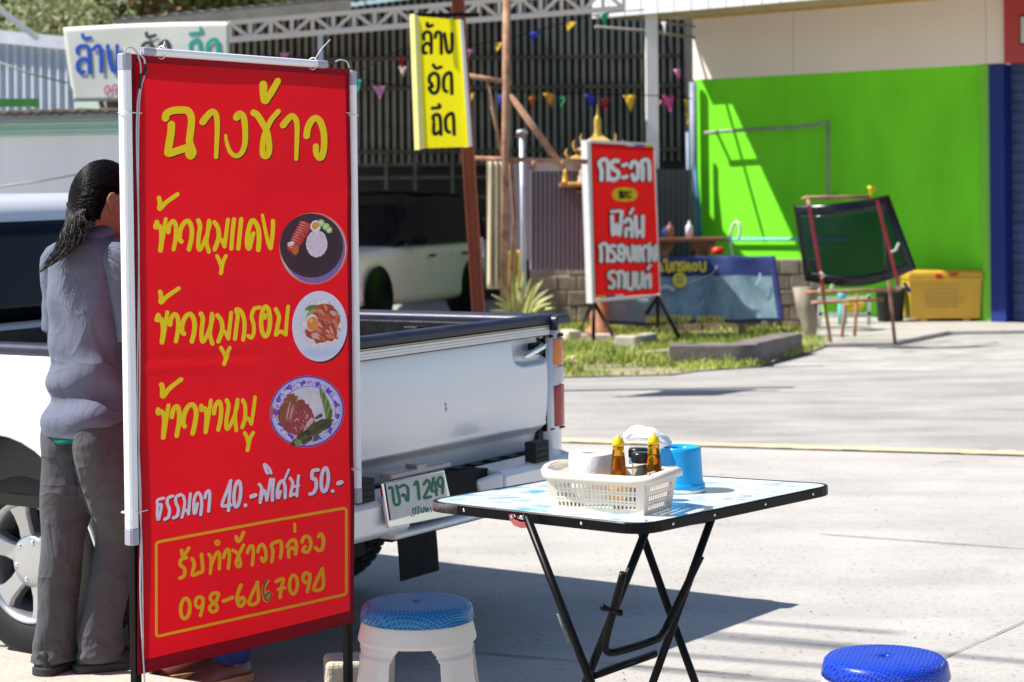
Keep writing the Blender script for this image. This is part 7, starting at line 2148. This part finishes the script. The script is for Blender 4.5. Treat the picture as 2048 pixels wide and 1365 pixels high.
mb = MB(); lq(mb, TE - .1, 7.1, .12, -.05, zg, zr0); obj("gutter", mb, mat("grey_gutter", (.24, .25, .30), .6, var=.2), lb)
mb = MB()
nn_ = 220
rr0 = []
for k in range(nn_ + 1):
    t = TE - .12 + (7.2 - TE) * k / nn_; p = lo_ + la * t
    z = zr0 + .015 + .012 * math.sin(k * 2 * math.pi / 2.5)
    a = p + ln_ * .16; b = p - ln_ * 1.9
    rr0.append((mb.vert(V(a.x, a.y, z)), mb.vert(V(b.x, b.y, z + .03))))
for a, b in zip(rr0, rr0[1:]): mb.face((a[0], b[0], b[1], a[1]), 0, True)
obj("roof", mb, mat("rusty_roof", (.045, .035, .026), .9, var=.5, scale=5, col2=(.10, .085, .065)), lb, solid=.03)
sf = thing("sheet_fence", "pale blue-white corrugated fence above the low building's roof", "fence", P(70, 230, 19))
a, b, c, d = P(-120, 60, 19.4), P(146, 84, 18.9), P(148, 240, 18.9), P(-120, 240, 19.4)
mb = MB(); mb.grid(lambda i, j: a.lerp(b, i).lerp(d.lerp(c, i), j) + V(0, -.04 * (int(round(i * 80)) % 5 in (1, 2)), 0), 80, 2, 0, False); obj("sheeting", mb, mat("pale_sheet", (.66, .69, .75), .5, var=.06, scale=2), sf, solid=.004)
mb = MB(); mb.bar(P(-120, 62, 19.3), P(146, 88, 18.8), .03, .12); obj("top_rail", mb, mat("pale_rail", (.66, .68, .74), .5), sf)
mb = MB(); mb.bar(P(-120, 206, 18.4), P(78, 206, 18.4), .05, .075); obj("green_board", mb, mat("green_board", (.12, .40, .08), .6, var=.2), label="green board along the foot of the pale corrugated fence", cat="board", loc=tuple(P(0, 206, 18.4)))
mb = MB(); mb.bar(P(-10, 12, 18.2), P(76, 78, 18.2), .05, .05); obj("white_strut", mb, M_white, label="white slanting strut at the top left corner over the fence", cat="strut", loc=tuple(P(76, 78, 18.2)))
for nm, pts, Y in (("dark cable sagging across the pale corrugated fence", ((-20, 118), (60, 148), (134, 166)), 18.0), ("grey cable sagging across the low building's white wall", ((-20, 376), (60, 366), (180, 345)), 14.6)):
    mb = MB(); mb.tube([P(x, y, Y) for x, y in pts], .009, 6); obj("cable", mb, mat("cable_grey", (.3, .3, .3), .6), label=nm, cat="cable", loc=tuple(P(*pts[0], Y)))
vb = thing("wall_banner", "white vinyl banner with blue, black and teal Thai words above the low building", "banner", P(300, 205, 17.8))
BA, BB, BC = P(126, 56, 18.0), P(458, 44, 17.4), P(145, 204, 18.0)
BSH = Sheet(BA, (BB - BA).cross(BC - BA))
def bfn(i, j):
    x = (126 * (1 - j) + 146 * j) * (1 - i) + 459 * i; y = 56 - 12 * i + (148 + 8 * i) * j - 3 * math.sin(math.pi * i) * (1 - j)
    return BSH.at(x, y, .003 * math.sin(9 * i + 4 * j))
mb = MB(); mb.grid(bfn, 40, 16); obj("vinyl", mb, mat("white_vinyl", (.66, .67, .60), .5, var=.04, scale=2), vb, solid=.004)
Z10 = (3.25, 0, 0)
INK = [mat("ink_blue", (.01, .08, .50), .5), mat("ink_black", (.03, .035, .05), .5), mat("ink_teal", (.0, .36, .30), .5), mat("ink_pink", (.55, .12, .30), .5)]
mb = MB()
BSH.strokes(mb, [
 ([(508, 346), (508, 316), (536, 300), (572, 306), (582, 350), (585, 474)], 13), ([(576, 400), (548, 382), (514, 404), (508, 446), (528, 472), (548, 468)], 13), ([(540, 226), (550, 252), (592, 246)], 11),
 ([(612, 322), (634, 300), (656, 318), (663, 468)], 13), ([(704, 300), (716, 390), (738, 462), (766, 440), (766, 300)], 13)], Z10, lift=.008, step=1e-5, mi=0); obj("banner_lettering", mb, INK[0], vb); mb = MB()
BSH.strokes(mb, [([(940, 380), (926, 340), (936, 292), (970, 280), (992, 300), (996, 420)], 12), ([(954, 218), (966, 242), (1012, 232)], 11), ([(1046, 420), (1036, 330), (1050, 284), (1096, 280), (1098, 420)], 12)], Z10, lift=.008, step=1e-5, mi=0); obj("banner_lettering", mb, INK[1], vb); mb = MB()
BSH.strokes(mb, [([(1246, 332), (1242, 290), (1272, 264), (1300, 276), (1306, 420)], 12), ([(1238, 222), (1310, 212), (1306, 184)], 11), ([(1360, 420), (1350, 310), (1376, 268), (1416, 272), (1416, 420)], 13)], Z10, lift=.008, step=1e-5, mi=0); obj("banner_lettering", mb, INK[2], vb); mb = MB()
BSH.strokes(mb, [(ringpts(700, 587, 15, 28, 10), 6), (ringpts(752, 570, 15, 18, 10), 6), ([(768, 575), (762, 602), (748, 618)], 6), (ringpts(806, 587, 15, 28, 10), 6)], Z10, lift=.008, step=1e-5, mi=0); obj("banner_lettering", mb, INK[3], vb); mb = MB()


# bunting
def bunting(label, line, Y, flags):
    root = thing("bunting", label, "bunting", P(*line[0], Y), "bunting strings in front of the shed")
    mb = MB(); cs = [V(*c) for c in zip(*[[q[0] for q in crom([(P(x, y, Y)[k], 0) for x, y in line], 5)] for k in range(3)])]
    mb.tube(cs, .006, 5); obj("string", mb, M_black, root)
    for (px, py, w_, h_, cname, tw_) in flags:
        mb = MB(); p = P(px, py, Y); w2, h2 = w_ / F * Y, h_ / F * Y
        def q(i, j): 
            x = (i - .5) * w2 * (1 - j) + tw_ * j * w2; return p + V(x, .02 * math.sin(3 * j + i * 3 + px), -h2 * j)
        mb.grid(q, 5, 6); obj("flag", mb, BM[cname], root, solid=.002)
BM = {n: mat("flag_" + n, c, .7, var=.1) for n, c in dict(teal=(.0, .30, .26), pink=(.55, .20, .38), hot=(.55, .07, .22), orange=(.55, .22, .01), rust=(.32, .08, .01), green=(.0, .12, .04), blue=(.015, .03, .35), red=(.32, .01, .015), yellow=(.60, .36, .01), cream=(.55, .44, .36), white=(.66, .64, .66), mint=(.0, .34, .17)).items()}
bunting("long level string of coloured flags in front of the shed wall", [(640, 150), (716, 158), (800, 172), (943, 180), (1097, 186), (1259, 190), (1337, 193), (1384, 198)], 22.6,
 [(716, 158, 16, 32, 'teal', -.1), (759, 173, 26, 26, 'pink', .0), (943, 187, 10, 16, 'yellow', 0), (1001, 190, 12, 30, 'blue', 0), (1065, 194, 15, 24, 'rust', -.1), (1097, 187, 23, 28, 'orange', .25), (1125, 194, 17, 29, 'green', -.2), (1179, 189, 22, 28, 'blue', .3), (1211, 198, 18, 26, 'red', -.15), (1259, 191, 25, 34, 'yellow', .1), (1337, 192, 25, 34, 'hot', .1), (1320, 201, 8, 10, 'hot', 0), (1374, 200, 10, 22, 'yellow', 0), (1375, 226, 9, 26, 'yellow', 0)])
bunting("upper string of flags rising past the lattice beam to the canopy", [(560, 122), (700, 145), (802, 100), (900, 95), (999, 82), (1071, 62), (1144, 42), (1210, 27), (1290, 20)], 22.2,
 [(570, 106, 20, 20, 'pink', -.3), (803, 115, 14, 22, 'red', 0), (806, 134, 17, 20, 'cream', 0), (939, 100, 14, 16, 'pink', -.2), (999, 86, 18, 18, 'yellow', -.3), (1071, 64, 24, 18, 'blue', -.3), (1144, 44, 22, 20, 'yellow', -.4), (1210, 27, 18, 26, 'mint', -.2)])
bunting("short string with a white and a pink flag dropping beside the white column", [(1316, 30), (1330, 70), (1350, 135), (1372, 200)], 23.2,
 [(1327, 44, 9, 27, 'white', .4), (1354, 139, 14, 30, 'pink', .4)])

# trees
def leafcloud(mb, c, rad, n, rnd, size, mi=0):
    cl = [(V(*c) + V(rnd.gauss(0, .5) * rad[0], rnd.gauss(0, .5) * rad[1], rnd.gauss(0, .45) * rad[2]), rnd.uniform(.25, .5)) for _ in range(26)]
    for _ in range(n):
        k, r_ = rnd.choice(cl)
        p = k + V(rnd.gauss(0, r_), rnd.gauss(0, r_), rnd.gauss(0, r_ * .8))
        s = size * .8 * rnd.uniform(.5, 1.3)
        a = V(rnd.gauss(0, 1), rnd.gauss(0, 1), rnd.gauss(0, 1)).normalized(); b = a.cross(V(rnd.gauss(0, 1), rnd.gauss(0, 1), rnd.gauss(0, 1))).normalized()
        mb.poly([p - a * s, p + b * s * .45, p + a * s, p - b * s * .45], mi)
def tree(label, px, py, Y, rad, n, cols, seed, size=.12):
    rnd = random.Random(seed); c = P(px, py, Y)
    root = thing("tree", label, "tree", (c.x, c.y, 0), "trees behind the low building")
    mb = MB()
    base = V(c.x, c.y, -.1)
    mb.tube([base, base.lerp(c, .5) + V(.1, 0, 0), c + V(0, 0, -.2 * rad[2])], [.16, .13, .09], 10)
    for q in range(7):
        t = rnd.uniform(.45, .95); s = base.lerp(c, t); e = c + V(rnd.gauss(0, .55) * rad[0], rnd.gauss(0, .5) * rad[1], rnd.gauss(.1, .4) * rad[2])
        mb.tube([s, s.lerp(e, .5) + V(0, 0, .15), e], [.06, .04, .012], 6)
    obj("trunk", mb, mat("bark", (.12, .085, .06), .9, var=.3, scale=5, bump=.5), root)
    mb = MB()
    for k in range(len(cols)): leafcloud(mb, c, rad, int(1.5 * n / len(cols)), rnd, size, k)
    obj("crown", mb, cols, root)
def lm(n, a, b): return mat(n, a, .55, var=.3, scale=2, col2=b, transl=.35)
tree("dark green tree in the top left corner", -12, -6, 33, (.9, 1.0, .9), 5200, [lm("l1", (.015, .04, .006), (.05, .10, .014)), lm("l2", (.03, .07, .01), (.09, .16, .02))], 1)
tree("pale flowering bush above the fence at the left", 118, 52, 30, (.5, .5, .33), 1800, [lm("l3", (.14, .20, .06), (.30, .34, .14)), lm("l4", (.40, .40, .22), (.5, .5, .3))], 2, .09)
tree("olive and brown tree with a thick trunk behind the white banner", 222, -26, 34, (.8, .9, .7), 4200, [lm("l5", (.10, .11, .015), (.22, .20, .03)), lm("l6", (.18, .075, .03), (.26, .13, .05)), lm("l7", (.07, .10, .016), (.14, .17, .03))], 3)
tree("olive tree over the shed roof, right of the thick trunk", 350, -26, 36, (1.3, 1.2, .7), 4600, [lm("l8", (.08, .11, .016), (.17, .19, .04)), lm("l9", (.14, .12, .02), (.24, .20, .05))], 4)
tree("yellow-green tree over the shed roof beside the lattice beam", 500, -50, 36, (1.1, 1.2, .6), 3600, [lm("l10", (.10, .13, .02), (.20, .22, .05))], 6)

# overhead power cables, out of the picture, whose soft shadows streak the concrete
pole = thing("overhead_cable", "overhead power cables high above the forecourt, out of the picture", "cable", (-6, 7, 8))
mb = MB()
for (a, b) in (((1180, 1218), (1760, 1262)), ((1150, 1250), (1800, 1306)), ((1120, 1290), (1640, 1330)), ((1400, 1262), (2048, 1322)), ((1150, 1322), (1700, 1372))):
    A_, B_ = G(*a), G(*b); k = 7.5 / -SUN.z
    A2, B2 = A_ - SUN * k, B_ - SUN * k
    d = (B2 - A2); mb.tube([A2 - d * .05, B2 + d * .05], .020, 6)
obj("cable_bundle", mb, M_black, pole)
